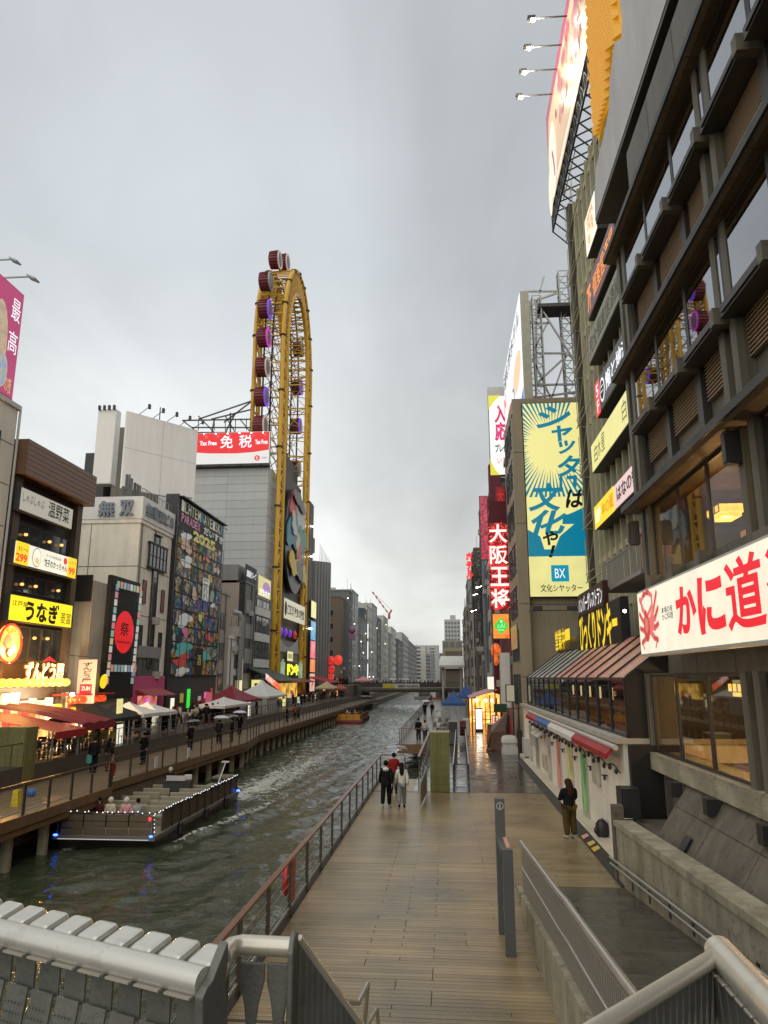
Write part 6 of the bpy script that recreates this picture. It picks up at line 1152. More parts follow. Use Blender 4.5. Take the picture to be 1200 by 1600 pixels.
for k in range(9): part('mast', MB().bar((-27, 155+k*1.8, 28), (-27, 155+k*1.8, 33-k*.2), .05), mgrey, rt_)
# far left row beyond the bridge
random.seed(31)
data = [(184, 192, 24.5, M('far_brown2', (.16, .12, .09), .7), 'brown block with roof terrace just beyond the footbridge'), (192, 199, 27, hz[2], 'black glass block beyond the brown one'), (199.5, 214, 28, hz[1], 'pale block with a stepped penthouse beyond the black glass one'), (215, 232, 21.5, hz[0], 'grey block with balconies in the distant row'), (233, 243, 26, M('far_blue', (.07, .085, .10), .6), 'dark blue block with a white light strip'), (244, 262, 28, hz[3], 'white block under the red crane'), (263, 282, 30.5, hz[1], 'pale tall block past the crane'), (283, 298, 27, hz[2], 'dark block in the middle of the distant row'), (299, 322, 29, hz[3], 'white balconied block in the distant row'), (323, 350, 24, hz[0], 'low grey block with a lit roof sign'), (351, 385, 28, hz[3], 'pale block near the vanishing end of the canal'), (386, 430, 24, hz[2], 'dark block near the vanishing end of the canal'), (431, 500, 30, hz[1], 'farthest grey block on the left bank'), (501, 640, 29, hz[0], 'last faint block on the left bank')]
for (ya, yb, z, m_, lb) in data:
    st_ = (yb-ya)/max(2, round((yb-ya)/4)); block('office_block', lb, -44, -26+random.uniform(-.6, .8), ya, yb-.4, z, m_, 'L', gap=st_, ww=st_*.62, wh=1.5, storey=3.3, fm=mgrey, gm=sglass if ya % 2 else dglass, front=ya < 260, roof=(random.choice(('box', 'tank', 'mast')),), group='distant blocks on the left bank')
for k, (xa, xb, ya, z, m_) in enumerate(((-60, -19, 650, 31, hz[3]), (-60, -13, 700, 26, hz[0]), (-60, -9, 760, 36, hz[1]), (-9, -2, 820, 30, hz[2]))): block('office_block', ('white', 'grey', 'tall pale', 'dark')[k]+' block closing the far end of the canal', xa, xb, ya, ya+30, z, m_, 'L', gap=8, ww=5, wh=1.6, front=True, group='blocks closing the far end of the canal')
for (ya, yb, z, m_, lb) in ((184, 200, 20, hz[1], 'grey block just beyond the footbridge on the right'), (201, 225, 23, hz[3], 'white block beyond the footbridge on the right'), (226, 262, 22, hz[0], 'grey block two beyond the footbridge on the right')): block('office_block', lb, 4.6+(ya-184)*.02, 20, ya, yb-.4, z, m_, 'R', gap=4, ww=2.4, wh=1.6, front=True, group='distant blocks on the right bank')
solo('lit_strip', 'vertical white light strip on the dark blue distant block', 'light', MB().box(-25.4, -25.2, 236.5, 237.5, 3, 9).box(-25.4, -25.2, 236.5, 237.5, 10.5, 16).box(-25.4, -25.2, 236.5, 237.5, 17, 21.5), LWc, (-25.3, 237, 12))
for y, z in ((186, 24.5), (200, 19), (216, 15), (222, 12), (228, 18), (247, 13), (265, 22), (300, 18), (305, 26), (330, 33), (212, 8), (240, 5), (252, 5)): solo('street_light', 'small white light, %s counted outwards along the distant left facades' % {186: 'first', 200: 'second', 212: 'third', 216: 'fourth', 222: 'fifth', 228: 'sixth', 240: 'seventh', 247: 'eighth', 252: 'ninth', 265: 'tenth', 300: 'eleventh', 305: 'twelfth', 330: 'last'}[y], 'light', MB().ball((-25, y, z), .16, .16, .16), E('far_lamp', (1, .9, .72), 4), (-25, y, z), 'lights on the distant left facades')
cr = thing('tower_crane', 'red and white tower crane jib rising over the distant roofs', 'crane', (-30, 262, 30)); f = MB(); g_ = MB(); pa, pb = ony(608, 960, 262), ony(582, 925, 262)
for i in range(10): (f if i % 2 else g_).bar(pa+(pb-pa)*i/10, pa+(pb-pa)*(i+1)/10, .38)
pc = ony(612, 953, 262); f.bar(pa, pc, .4); part('jib', f, M('crane_red', (.40, .10, .07), .5), cr); part('jib_white', g_, white, cr); part('mast', MB().bar(pa, (pa.x, pa.y, 25), .6), M('crane_red', 0), cr); part('cable', MB().bar(pb, pc, .06), dgrey, cr)
solo('red_ball', 'large round red paper lantern hanging above the crowd by the footbridge', 'lantern', MB().ball((-24.2, 165, 8.6), .95, .95, 1.1), E('ball_red', (.9, .06, .03), .9, var=.2), (-24.2, 165, 8.6)); solo('doll_sign', 'red blue and white cluster of hanging shapes on a distant facade', 'sign', MB().ball((-23.8, 186, 16.5), .9, .9, .9).box(-24.6, -23, 185.5, 186.5, 14, 15.6), M('doll', (.25, .12, .2), .5), (-23.8, 186, 15)); solo('red_sign_column', 'stack of red lit shapes on the ribbed tower corner', 'sign', MB().ball((-26, 167, 8.5), .8, .8, 1).ball((-26, 167, 6.6), .8, .8, .9).box(-26.5, -25.5, 166, 168, 3.6, 5.6), E('red_cluster', (.9, .05, .04), .8, var=.6, sc=2), (-26, 167, 7))
ORD = ('first', 'second', 'third', 'fourth', 'fifth', 'sixth', 'seventh', 'eighth', 'ninth', 'tenth', 'eleventh', 'twelfth', 'thirteenth', 'fourteenth', 'fifteenth', 'sixteenth', 'seventeenth', 'eighteenth', 'nineteenth', 'twentieth'); ORD += tuple('twenty-'+o for o in ORD[:9])+('thirtieth',)
CN = ('black', 'blue black', 'dark grey', 'beige', 'dark red', 'navy', 'brown', 'pale grey')
# ================= left terrace: canopies, tables, tents
lp = thing('green_pillar', 'square mossy green pillar under the red canopy on the opposite bank', 'pillar', (-20.2, 34.4, 0))
for r_ in range(8):
    for c_ in range(5): part('panel', MB().box(-19.5, -19.46, 33.95+c_*.19+.004, 33.95+(c_+1)*.19-.004, .05+r_*.32, .05+(r_+1)*.32-.006), green_tile, lp); part('panel', MB().box(-20.9+c_*.28+.004, -20.9+(c_+1)*.28-.004, 33.9, 33.94, .05+r_*.32, .05+(r_+1)*.32-.006), green_tile, lp)
part('core', MB().box(-20.9, -19.5, 33.94, 34.9, 0, 2.62), M('mossy_core', 0), lp)
def shed(name, label, x0, x1, y0, y1, zi, zo, mat, lobes=0):
    t = thing(name, label, 'awning', ((x0+x1)/2, (y0+y1)/2, .9)); f = MB(); n = 16
    for i in range(n+1):
        y = y0+(y1-y0)*i/n; w_ = .14*abs(math.sin(math.pi*i*lobes/n)) if lobes else 0
        for x, z in ((x0, zi+w_), ((x0+x1)/2, (zi+zo)/2+.1+w_*1.3), (x1, zo+w_*.8), (x1+.01, zo-.35)): f.v.append((x, y, z))
    for i in range(n):
        for k in range(3): a = i*4+k; f.f.append((a, a+1, a+5, a+4))
    part('fabric', f, mat, t)
    for y in (y0+.3, (y0+y1)/2, y1-.3): bx('post', mgrey, t, x1-.3, x1-.24, y-.03, y+.03, .9, zo+.05)
    return t
shed('awning', 'large red canvas canopy over the tables beside the left green pillar', -27, -19.3, 36.2, 39.4, 3.4, 2.25, red_fab)
shed('awning', 'scalloped dark red canopy next to the large red one', -25, -19.6, 39.5, 43.6, 3.3, 2.4, maroon, 3)
canopy('parasol', 'black square parasol beside the scalloped red canopy', -23.4, -19.7, 43.0, 46.6, 2.5, 3.35, blackfab, .9, cat='parasol'); canopy('parasol', 'smaller black parasol behind the first black one', -23.0, -19.9, 46.3, 48.8, 2.5, 3.25, blackfab, .9, cat='parasol')
canopy('market_tent', 'white tent in front of the pink shop, nearer one', -23.2, -19.7, 48.0, 51.2, 2.55, 3.3, whitefab, .9); canopy('market_tent', 'white tent in front of the pink shop, farther one', -23.0, -19.8, 51.0, 54.4, 2.5, 3.2, whitefab, .9)
canopy('market_tent', 'dark red pointed tent between the white market tents', -24.4, -20.4, 72, 82, 2.6, 4.1, maroon, .9); canopy('market_tent', 'low white tent in front of the dark red pointed one', -22.6, -19.7, 65.8, 74.6, 2.4, 3.1, whitefab, .9)
canopy('market_tent', 'tall white pointed tent with a hanging side wall', -24, -20.0, 83.5, 93, 2.8, 4.6, whitefab, .9); solo('side_curtain', 'white hanging side curtain of the tall white tent', 'curtain', MB().box(-23.6, -20.2, 83.55, 83.6, .9, 2.7).box(-20.15, -20.1, 83.6, 88, .9, 2.7), M('curtain_white', (.40, .40, .37), .7), (-21, 83.6, .9))
canopy('parasol', 'beige parasol at the edge of the crowded far terrace', -21.6, -18.4, 121, 126, 3.2, 4.3, M('beige_fab', (.45, .36, .20), .6), .9, cat='parasol', legs=False); canopy('parasol', 'small red parasol beside the beige one', -19.9, -17.6, 128, 132, 3.0, 3.8, M('brickfab', (.35, .07, .05), .6), .9, cat='parasol', legs=False); canopy('parasol', 'pale pink parasol near the footbridge', -20, -16.6, 160, 166, 4.2, 5.2, M('pinkfab', (.55, .25, .25), .6), .9, cat='parasol', legs=False)
t = thing('awning', 'dark green slanting roof with a red and white signboard behind the tents', 'awning', (-25, 104, 4)); part('roof', MB().prism([(-27, 100, 6.2), (-22.5, 100, 4.4), (-22.5, 100, 4.3), (-27, 100, 6.0)], (0, 12, 0)), M('dark_green_roof', (.06, .07, .055), .5), t); part('board', MB().prism([(-24.4, 99.6, 5.4), (-22.4, 99.6, 3.9), (-22.4, 99.6, 3.1), (-24.4, 99.6, 4.6)], (0, .1, 0)), E('red_board', (1, .15, .05), .9, sc=1.5, col2=(.9, .8, .7)), t)
t = thing('awning', 'red edged canopy past the brick red store canopy', 'awning', (-23, 142, 4)); part('roof', MB().prism([(-26, 139, 5.0), (-22, 139, 3.9), (-22, 139, 3.8), (-26, 139, 4.8)], (0, 15, 0)), red_fab, t)
sf2 = thing('market_stalls', 'lit goods and screens of the stalls under the market tents', 'stalls', (-24, 90, .9)); random.seed(44)
for k in range(34):
    y = 57+k*2.9+random.random(); x = random.uniform(-25.8, -22); z = random.uniform(1.4, 2.4); w_ = random.uniform(.3, .8)
    part('goods', MB().box(x-.2, x, y-w_, y+w_, z-.4, z+random.uniform(.2, .6)), random.choice((LYp, INT, E('lit_dimwhite', (.8, .75, .6), .6), redm, dgrey, E('lit_dimred', (.6, .06, .03), .6), INTd)), sf2)
for k in range(16): y = 60+k*6.3; part('shelf', MB().box(-25.5, -23.5, y, y+3.5, .9, 1.7), random.choice((dgrey, mgrey, M('crate_brown', (.12, .08, .05), .7))), sf2)
solo('pink_banner', 'tall pink banner flag beside the mural building', 'banner', MB().prism([(-22.3, 68, .9), (-21.7, 68, .9), (-21.6, 68, 3.5), (-22.2, 68, 3.6)], (0, .1, 0)), M('banner_pink', (.60, .16, .24), .6), (-22, 68, .9))
for px, py, lb, m_ in ((188, 1150, 'white paper sign standing behind the left terrace fence', LW), (441, 1128, 'tilted pale yellow lit board by the far white tent', LYp), (188, 1110, 'small lit menu under the black parasols', LYp), (390, 1108, 'small white lit board under the low white tent', LW)):
    q = onx(px, py, -20.3); solo('menu_board', lb, 'sign', MB().prism([(q.x, q.y-.4, q.z-.7), (q.x, q.y+.4, q.z-.7), (q.x, q.y+.3, q.z+.7), (q.x, q.y-.5, q.z+.7)], (-.05, 0, 0)), m_, q)
for px, py in ((248, 1125), (298, 1108)): q = onx(px, py, -15.45); solo('notice', {248: 'nearer', 298: 'farther'}[px]+' white notice tied to the opposite railing', 'sign', MB().box(q.x, q.x+.03, q.y-.2, q.y+.2, .25, .8), whitefab, q)
tbm = MB().lathe((0, 0, 0), [(.42, .70), (.42, .74)], n=14); tbs = MB().bar((0, 0, .03), (0, 0, .70), .035).lathe((0, 0, 0), [(.28, 0), (.26, .03)], n=12)
def make_table(x, y, lb):
    t = thing('table', lb, 'table', (x, y, .9), 'terrace tables'); inst('tabletop', TBM[0], t, world=False); inst('pedestal', TBM[1], t, world=False); return t
TBM = [tbm.mesh('tabletop', (0, 0, 0), M('table_top', (.25, .22, .18), .25)), tbs.mesh('pedestal', (0, 0, 0), blk)]
chs = MB().box(-.2, .2, -.2, .2, .43, .47); chb = MB().box(-.2, .2, .17, .2, .5, .85); chl = MB().box(-.015, .015, -.015, .015, 0, .43)
CHM = [chs.mesh('seat'), chb.mesh('backrest'), chl.mesh('leg', (0, 0, 0), blk)]
def make_chair(x, y, rot, mat, lb, g):
    t = thing('chair', lb, 'chair', (x, y, .9), g, rot=rot); inst('seat', CHM[0], t, mat=mat, world=False); inst('backrest', CHM[1], t, mat=mat, world=False)
    for a in (-.17, .17):
        for b in (-.17, .17): inst('leg', CHM[2], t, (a, b, 0), world=False)
random.seed(6); lem = M('lemon_chair', (.35, .33, .04), .45)
for i in range(6):
    for j in range(2):
        x, y = -20.6-j*1.4, 36.2+i*1.5; RW = ORD[i]+' pair along'; SD = 'inner' if j else 'fence side'; make_table(x, y, '%s round terrace table of the %s' % (SD, RW))
        for k, a in enumerate((0, math.pi)): make_chair(x, y+(.62 if k else -.62), a+math.pi, blk if y < 42 else lem, '%s chair %s the %s table, %s' % ('black' if y < 42 else 'yellow', 'beyond' if k else 'before', SD, RW), 'black terrace chairs' if y < 42 else 'yellow terrace chairs')
for k in range(9): make_chair(-20.3-(k % 3)*.9, 43.6+(k//3)*1.2, k*1.3, lem, 'loose yellow chair under the black parasols, %s from the near end' % ORD[k], 'yellow terrace chairs')
bi = thing('bicycle', 'pale bicycle parked on the terrace by the far fence', 'bicycle', (-20.4, 71, .9)); f = MB()
for y in (70.4, 71.5): f.tube([(-20.4, y+.33*math.cos(a*math.pi/8), 1.24+.33*math.sin(a*math.pi/8)) for a in range(16)], .02, 4, closed=True)
part('wheel', f, mgrey, bi); part('frame', MB().bar((-20.4, 70.4, 1.24), (-20.4, 70.8, 1.75), .02).bar((-20.4, 70.8, 1.75), (-20.4, 71.3, 1.7), .02).bar((-20.4, 71.3, 1.85), (-20.4, 71.5, 1.24), .02).bar((-20.4, 70.8, 1.6), (-20.4, 71.1, 1.2), .02), whitefab, bi)
solo('parapet_planter', 'pale stone block bench on the terrace by the bicycle', 'bench', MB().box(-21, -20, 67.2, 69, .9, 1.6), conc, (-20.5, 68, .9), bev=.03)
lf_ = thing('life_ring_post', 'red lifebuoy box fixed on the near deck railing', 'lifebuoy', (-3.55, 17.2, 0)); rng = MB().tube([(-3.56, 17.2+.27*math.cos(a*math.pi/8), .62+.3*math.sin(a*math.pi/8)) for a in range(16)], .07, 8, closed=True); rng.smooth = True; part('ring', rng, redm, lf_); part('bracket', MB().box(-3.5, -3.44, 17.0, 17.4, .1, 1.0), redm, lf_)
lf_ = thing('life_ring_post', 'red lifebuoy hung on the opposite railing at its bend', 'lifebuoy', (-15.5, 35.4, 0)); rng = MB().tube([(-15.9, 35.4+.27*math.cos(a*math.pi/8), .65+.3*math.sin(a*math.pi/8)) for a in range(16)], .07, 8, closed=True); part('ring', rng, redm, lf_); part('bracket', MB().box(-15.98, -15.94, 35.2, 35.6, .1, 1.0), redm, lf_)
solo('bin', 'yellow caution stand on the opposite boardwalk near the left edge', 'sign', MB().prism([(-17, 29, 0), (-16.7, 29, 0), (-16.75, 29, .6), (-16.95, 29, .6)], (0, .25, 0)), M('caution_yellow', (.55, .42, .03), .5), (-16.8, 29, 0))
solo('blue_bag', 'crumpled blue bag at the foot of the left green pillar', 'bag', MB().ball((-17.6, 31.5, .16), .22, .2, .17, 8, 5), M('bag_blue', (.05, .16, .40), .5, bump=.5), (-17.6, 31.5, 0))
lc = thing('lit_counters', 'glowing counters and menu boards behind the terrace tables under the red canopies', 'counters', (-24, 42, .9)); random.seed(15)
for k in range(20):
    y = 36.6+k*.82; c_ = random.choice((INT, INT, E('counter_amber', (1, .55, .16), 1.8, True, var=.7, sc=3), E('counter_white', (1, .80, .55), 1.8, True, var=.6, sc=4), redm, E('counter_red', (.9, .12, .05), .8)))
    part('counter', MB().box(-24.0, -23.9, y+.03, y+.79, .95, random.uniform(1.7, 2.5)), c_, lc)
# ================= boats
def lit_string(mb, pts, r=.028, step=.22):
    for a, b in zip(pts[:-1], pts[1:]):
        a, b = Vector(a), Vector(b); n = max(1, int((b-a).length/step))
        for i in range(n): p = a+(b-a)*((i+random.random()*.5)/n); mb.ball((p.x, p.y, p.z+random.uniform(-.04, .04)), r, r, r, 5, 3)
    return mb
def boat(name, label, x, y, w, l, hullm, panm, seatm, lights=True, roof=False):
    t = thing(name, label, 'boat', (x, y, -1.8)); h = w/2; Bz = -1.8
    P = lambda *a: a
    hull = MB(); hull.v = [(x-h, y+.4, Bz-.3), (x+h, y+.4, Bz-.3), (x+h, y+l, Bz-.3), (x-h, y+l, Bz-.3), (x-h-.05, y, Bz+.42), (x+h+.05, y, Bz+.42), (x+h+.05, y+l+.3, Bz+.42), (x-h-.05, y+l+.3, Bz+.42)]; hull.f = [(0, 3, 2, 1), (4, 5, 6, 7), (0, 1, 5, 4), (1, 2, 6, 5), (2, 3, 7, 6), (3, 0, 4, 7)]
    part('hull', hull, hullm, t); part('rubbing_strip', MB().box(x-h-.14, x+h+.14, y-.14, y, Bz+.34, Bz+.50).box(x+h, x+h+.14, y, y+l, Bz+.34, Bz+.50).box(x-h-.14, x-h, y, y+l, Bz+.34, Bz+.50), M('rub_strip', (.16, .15, .14), .45), t)
    part('deck', MB().box(x-h, x+h, y, y+l+.2, Bz+.42, Bz+.46), M('boat_deck', (.22, .19, .15), .5), t)
    n = 4
    for i in range(n):
        for k in range(3): part('panel', MB().box(x-h+.08+i*(w-.16)/n+.03, x-h+.08+(i+1)*(w-.16)/n-.03, y+.02, y+.07, Bz+.5+k*.27, Bz+.5+(k+1)*.27-.03), panm, t)
    m_ = int(l/1.05)
    for i in range(1, m_):
        for sx_ in (-1, 1): part('panel', MB().box(x+sx_*(h-.09), x+sx_*(h-.04), y+i*l/m_+.03, y+(i+1)*l/m_-.03, Bz+.5, Bz+1.28), panm, t)
    fr = MB().box(x-h, x+h, y, y+.1, Bz+1.31, Bz+1.36)
    for sx_ in (-1, 1): fr.box(x+sx_*h-.04, x+sx_*h+.04, y+.1, y+l, Bz+1.31, Bz+1.36)
    for i in range(m_+1):
        for sx_ in (-1, 1): fr.box(x+sx_*h-.03, x+sx_*h+.03, y+i*l/m_-.03, y+i*l/m_+.03, Bz+.46, Bz+1.31)
    part('rail_frame', fr, M('boat_frame', (.06, .045, .035), .4), t)
    for i in range(int((l-3.5)/1.25)):
        yy = y+2.2+i*1.25
        for sx_ in (-1, 1):
            s_ = part('seat', MB().box(x+sx_*.25, x+sx_*(h-.35), yy, yy+.42, Bz+.78, Bz+.90), seatm, t, bev=.03); part('seat_back', MB().box(x+sx_*.25, x+sx_*(h-.35), yy+.42, yy+.52, Bz+.9, Bz+1.22), seatm, s_, bev=.03); part('seat_legs', MB().box(x+sx_*.3, x+sx_*.34, yy+.1, yy+.3, Bz+.46, Bz+.78).box(x+sx_*(h-.45), x+sx_*(h-.41), yy+.1, yy+.3, Bz+.46, Bz+.78), dgrey, s_)
    for i, yy in enumerate((y+2.5, y+6, y+9.2)):
        if yy < y+l: part('fender', MB().lathe((x+h+.26, yy, Bz+.05), [(.05, 0), (.13, .08), (.13, .5), (.05, .6)], n=10), blk, t)
    part('motor', MB().box(x+h-.7, x+h-.1, y+l+.3, y+l+.7, Bz, Bz+.6), blk, t)
    if lights:
        part('fairy_lights', lit_string(MB(), [(x-h, y-.03, Bz+1.39), (x+h, y-.03, Bz+1.39)], .027, .24), E('fairy_white', (.85, .9, 1), 1.8), t); part('fairy_lights', lit_string(MB(), [(x+h+.05, y, Bz+1.36), (x+h+.05, y+l, Bz+1.36)], .027, .28), E('fairy_white', 0), t)
        part('fairy_lights', lit_string(MB(), [(x+h+.02, y-.03, Bz+1.3), (x+h+.05, y+.1, Bz+.5)], .024, .16), E('fairy_white', 0), t); part('bow_light', MB().ball((x+h, y-.15, Bz+.52), .08, .06, .045).ball((x-h, y-.15, Bz+.52), .10, .06, .045).ball((x+h+.1, y+l, Bz+.52), .1, .1, .07), E('boat_blue', (.03, .10, 1), 9, True), t); part('port_light', MB().ball((x+h-.12, y-.06, Bz+1.15), .05, .04, .07), E('boat_red', (1, .02, .02), 5, True), t)
        part('bow_strip', MB().box(x-h+.1, x+h-.1, y-.16, y-.145, Bz+.37, Bz+.39), E('dim_strip', (.9, .9, .9), .6), t)
    return t
tanp = M('boat_panel', (.13, .10, .065), .5, var=.12); seatm = M('boat_seat', (.30, .27, .20), .5, var=.08)
b1 = boat('tour_boat', 'open tour boat trimmed with white fairy lights passing along the opposite bank', -13.85, 30.6, 3.95, 12.0, M('hull_dark', (.035, .028, .022), .35), tanp, seatm)
part('console', MB().box(-14.6, -13.2, 38.6, 39.1, -1.34, -.25), dgrey, b1); part('windscreen', MB().box(-14.4, -13.4, 38.5, 38.55, -.25, .0), lgrey, b1); part('stern_table', MB().box(-13.2, -12.1, 40.6, 42.2, -.9, -.82), seatm, b1); part('stern_hatch', MB().box(-12.9, -11.95, 41.2, 42.5, -.5, -.4), M('hatch_brown', (.16, .13, .10), .5), b1); part('lamp_pole', MB().bar((-12.6, 40.8, -1.3), (-12.2, 41.4, .35), .04).cbox((-12.2, 41.4, .38), .4, .15, .08), whitefab, b1)
yh = M('hull_yellow', (.62, .28, .02), .4); b2 = boat('yellow_boat', 'yellow and red sightseeing boat crowded with passengers farther up the canal', -15.2, 113, 4.2, 11, yh, yh, redm, False); part('red_stripe', MB().box(-17.4, -13, 112.84, 112.9, -1.7, -1.5).box(-12.98, -12.9, 113, 124, -1.7, -1.5), redm, b2)
for x, y, lb, w_ in ((-7.5, 236, 'small grey boat beyond the footbridge in mid canal', 6), (-18.5, 168, 'moored pale boat by the left bank under the footbridge', 3.4), (-2.9, 225, 'red boat moored near the right end of the footbridge', 3)):
    t = thing('small_boat', lb, 'boat', (x, y, -1.8)); f = MB(); f.prism([(x-w_/2, y, -1.9), (x+w_/2, y, -1.9), (x+w_/2+.2, y, -1.0), (x-w_/2-.2, y, -1.0)], (0, 9, 0)); part('hull', f, redm if x > -4 else mgrey, t); part('cabin', MB().box(x-w_*.3, x+w_*.3, y+2, y+6, -1, .6), M('cabin_dark', (.10, .10, .10), .5), t); part('roof', MB().box(x-w_*.34, x+w_*.34, y+1.7, y+6.3, .6, .72), lgrey, t); part('window', MB().box(x-w_*.26, x+w_*.26, y+1.97, y+2, -.2, .4), dglass, t)
# ================= people
PB = {}
def skin_mesh(name, V_, E_, smooth=True, extra=None, sub=1):
    me = bpy.data.meshes.new(name); me.from_pydata([v[:3] for v in V_], E_, []); o = bpy.data.objects.new(name, me); COL.objects.link(o)
    m = o.modifiers.new('s', 'SKIN'); m.use_smooth_shade = True; sd_ = me.skin_vertices[0].data
    for i, v in enumerate(V_): r = v[3]; sd_[i].radius = r if isinstance(r, tuple) else (r, r); sd_[i].use_root = (i == 0)
    s = o.modifiers.new('u', 'SUBSURF'); s.levels = sub; s.render_levels = sub; bpy.context.view_layer.update()
    r = bpy.data.meshes.new_from_object(o.evaluated_get(bpy.context.evaluated_depsgraph_get())); bpy.data.objects.remove(o)
    r.name = name
    if extra:
        b = bmesh.new(); b.from_mesh(r); t = extra.mesh('x'); b.from_mesh(t); b.to_mesh(r); b.free(); bpy.data.meshes.remove(t)
    r.shade_smooth(); return r
def pose(kind):
    if kind in PB: return PB[kind]
    sit = kind.startswith('sit'); walk = kind == 'walk'; hz_ = .50 if sit else .93; lean = .05 if kind == 'sit' else 0
    J = {'pel': (0, 0, hz_), 'spi': (0, lean*.5, hz_+.2), 'che': (0, lean, hz_+.42), 'nek': (0, lean, hz_+.56), 'hd0': (0, lean+.015, hz_+.63), 'hd1': (0, lean+.01, hz_+.76)}
    J['hem'] = (0, 0, hz_-(.05 if sit else .15))
    for s, n in ((-1, 'l'), (1, 'r')):
        J['sh'+n] = (s*.18, lean, hz_+.48)
        ph = s if walk else 0
        if kind == 'phone' : J['el'+n] = (s*.23, .06, hz_+.20); J['wr'+n] = (s*.07, .25, hz_+.30); J['ha'+n] = (s*.04, .31, hz_+.34)
        elif kind == 'umb' and s > 0: J['el'+n] = (s*.25, .05, hz_+.22); J['wr'+n] = (s*.16, .22, hz_+.38); J['ha'+n] = (s*.15, .24, hz_+.45)
        elif sit: J['el'+n] = (s*.24, .05, hz_+.2); J['wr'+n] = (s*.13, .28, hz_+.12); J['ha'+n] = (s*.10, .36, hz_+.12)
        else: J['el'+n] = (s*.24, -.03-.06*ph, hz_+.21); J['wr'+n] = (s*.25, .04-.12*ph, hz_-.03); J['ha'+n] = (s*.25, .06-.12*ph, hz_-.11)
        if sit: J['hi'+n] = (s*.10, .02, hz_); J['kn'+n] = (s*.12, .42, hz_+.02); J['an'+n] = (s*.12, .46, .09); J['to'+n] = (s*.12, .60, .04)
        else: J['hi'+n] = (s*.09, 0, hz_-.03); J['kn'+n] = (s*.10, .03+.12*ph, .50); J['an'+n] = (s*.10, -.02+(.20*ph if ph > 0 else .16*ph), .09+(.06 if ph < 0 else 0)); J['to'+n] = (s*.11, J['an'+n][1]+.15, .035+(.01 if ph < 0 else 0))
    def mk(name, spec, edges, extra=None):
        idx = {k: i for i, (k, r) in enumerate(spec)}; return skin_mesh(name, [(*J[k], r) for k, r in spec], [(idx[a], idx[b]) for a, b in edges], extra=extra)
    fing = MB()
    for s, n in ((-1, 'l'), (1, 'r')):
        w, h_ = Vector(J['wr'+n]), Vector(J['ha'+n]); d = (h_-w).normalized(); side = d.cross(Vector((1, 0, 0))).normalized()
        for k, L_ in enumerate((.055, .065, .06, .048)): b = h_+side*(k-1.5)*.018; m_ = b+d*L_*.6; fing.tube([b-d*.02, m_, m_+d*L_*.35-Vector((s*.014, 0, 0))], [.0085, .0085, .006], 5)
        b = w+side*-.03+d*.03; fing.tube([b, b+d*.03-side*.02, b+d*.06-side*.022], [.010, .009, .007], 5)
    hx, hy, hzz = J['hd0']; fing.prism([(hx-.014, hy+.085, hzz+.02), (hx+.014, hy+.085, hzz+.02), (hx, hy+.118, hzz+.025)], (0, -.01, .055))
    for s in (-1, 1): fing.ball((hx+s*.088, hy+.005, hzz+.05), .012, .022, .032, 6, 4)
    body = mk('body', [('pel', (.12, .09)), ('spi', (.11, .08)), ('che', (.13, .085)), ('nek', .05), ('hd0', (.075, .085)), ('hd1', (.075, .085))]+[(k+n, r) for n in 'lr' for k, r in (('sh', .05), ('el', .038), ('wr', .027), ('ha', (.035, .016)), ('hi', .08), ('kn', .052), ('an', .037), ('to', .03))],
        [('pel', 'spi'), ('spi', 'che'), ('che', 'nek'), ('nek', 'hd0'), ('hd0', 'hd1')]+[(a+n if len(a) < 3 else a, b+n) for n in 'lr' for a, b in (('che', 'sh'), ('sh', 'el'), ('el', 'wr'), ('wr', 'ha'), ('pel', 'hi'), ('hi', 'kn'), ('kn', 'an'), ('an', 'to'))], fing)
    top = mk('jacket', [('hem', (.165, .135)), ('pel', (.19, .15)), ('spi', (.175, .13)), ('che', (.18, .13)), ('nek', .07)]+[(k+n, r) for n in 'lr' for k, r in (('sh', .085), ('el', .072), ('wr', .052))], [('hem', 'pel'), ('pel', 'spi'), ('spi', 'che'), ('che', 'nek')]+[(a+n if a != 'che' else a, b+n) for n in 'lr' for a, b in (('che', 'sh'), ('sh', 'el'), ('el', 'wr'))])
    leg = mk('trousers', [('pel', (.15, .12))]+[(k+n, r) for n in 'lr' for k, r in (('hi', .118), ('kn', .10), ('an', .082))], [('pel', 'hil'), ('pel', 'hir')]+[(a+n, b+n) for n in 'lr' for a, b in (('hi', 'kn'), ('kn', 'an'))])
    sh = MB()
    for n in 'lr': a_, t_ = Vector(J['an'+n]), Vector(J['to'+n]); sh.tube([a_+Vector((0, -.06, -.04)), a_+Vector((0, 0, -.035)), t_], [.05, .052, .045], 7).v
    sh.smooth = True
    c = (hx, hy-.012, hzz+.10); hs = MB().ball((c[0], c[1]-.01, c[2]+.005), .098, .105, .11, 14, 8); hs.smooth = True
    hl = MB().ball((c[0], c[1]-.01, c[2]+.005), .10, .107, .112, 14, 8); hl.tube([(0, hy-.05, hzz+.10), (0, hy-.09, hzz-.03), (0, hy-.11, hzz-.20), (0, hy-.10, hzz-.30)], [.09, .105, .09, .05], 9); hl.smooth = True
    face = MB()
    for s in (-1, 1): face.ball((s*.032, hy+.093, hzz+.058), .011, .006, .008, 6, 4)
    face.box(-.022, .022, hy+.090, hy+.096, hzz-.008, hzz)
    PB[kind] = (body, top, leg, sh.mesh('shoes'), hs.mesh('hair'), hl.mesh('hair'), face.mesh('face'), J); return PB[kind]
CM = {}
def cm(c):
    if c not in CM: CM[c] = M('cloth_%d' % len(CM), c, .8, var=.15, sc=5, spec=.08)
    return CM[c]
skin = M('skin', (.50, .31, .22), .55, var=.05); BK = (.012, .012, .014); skinm = skin
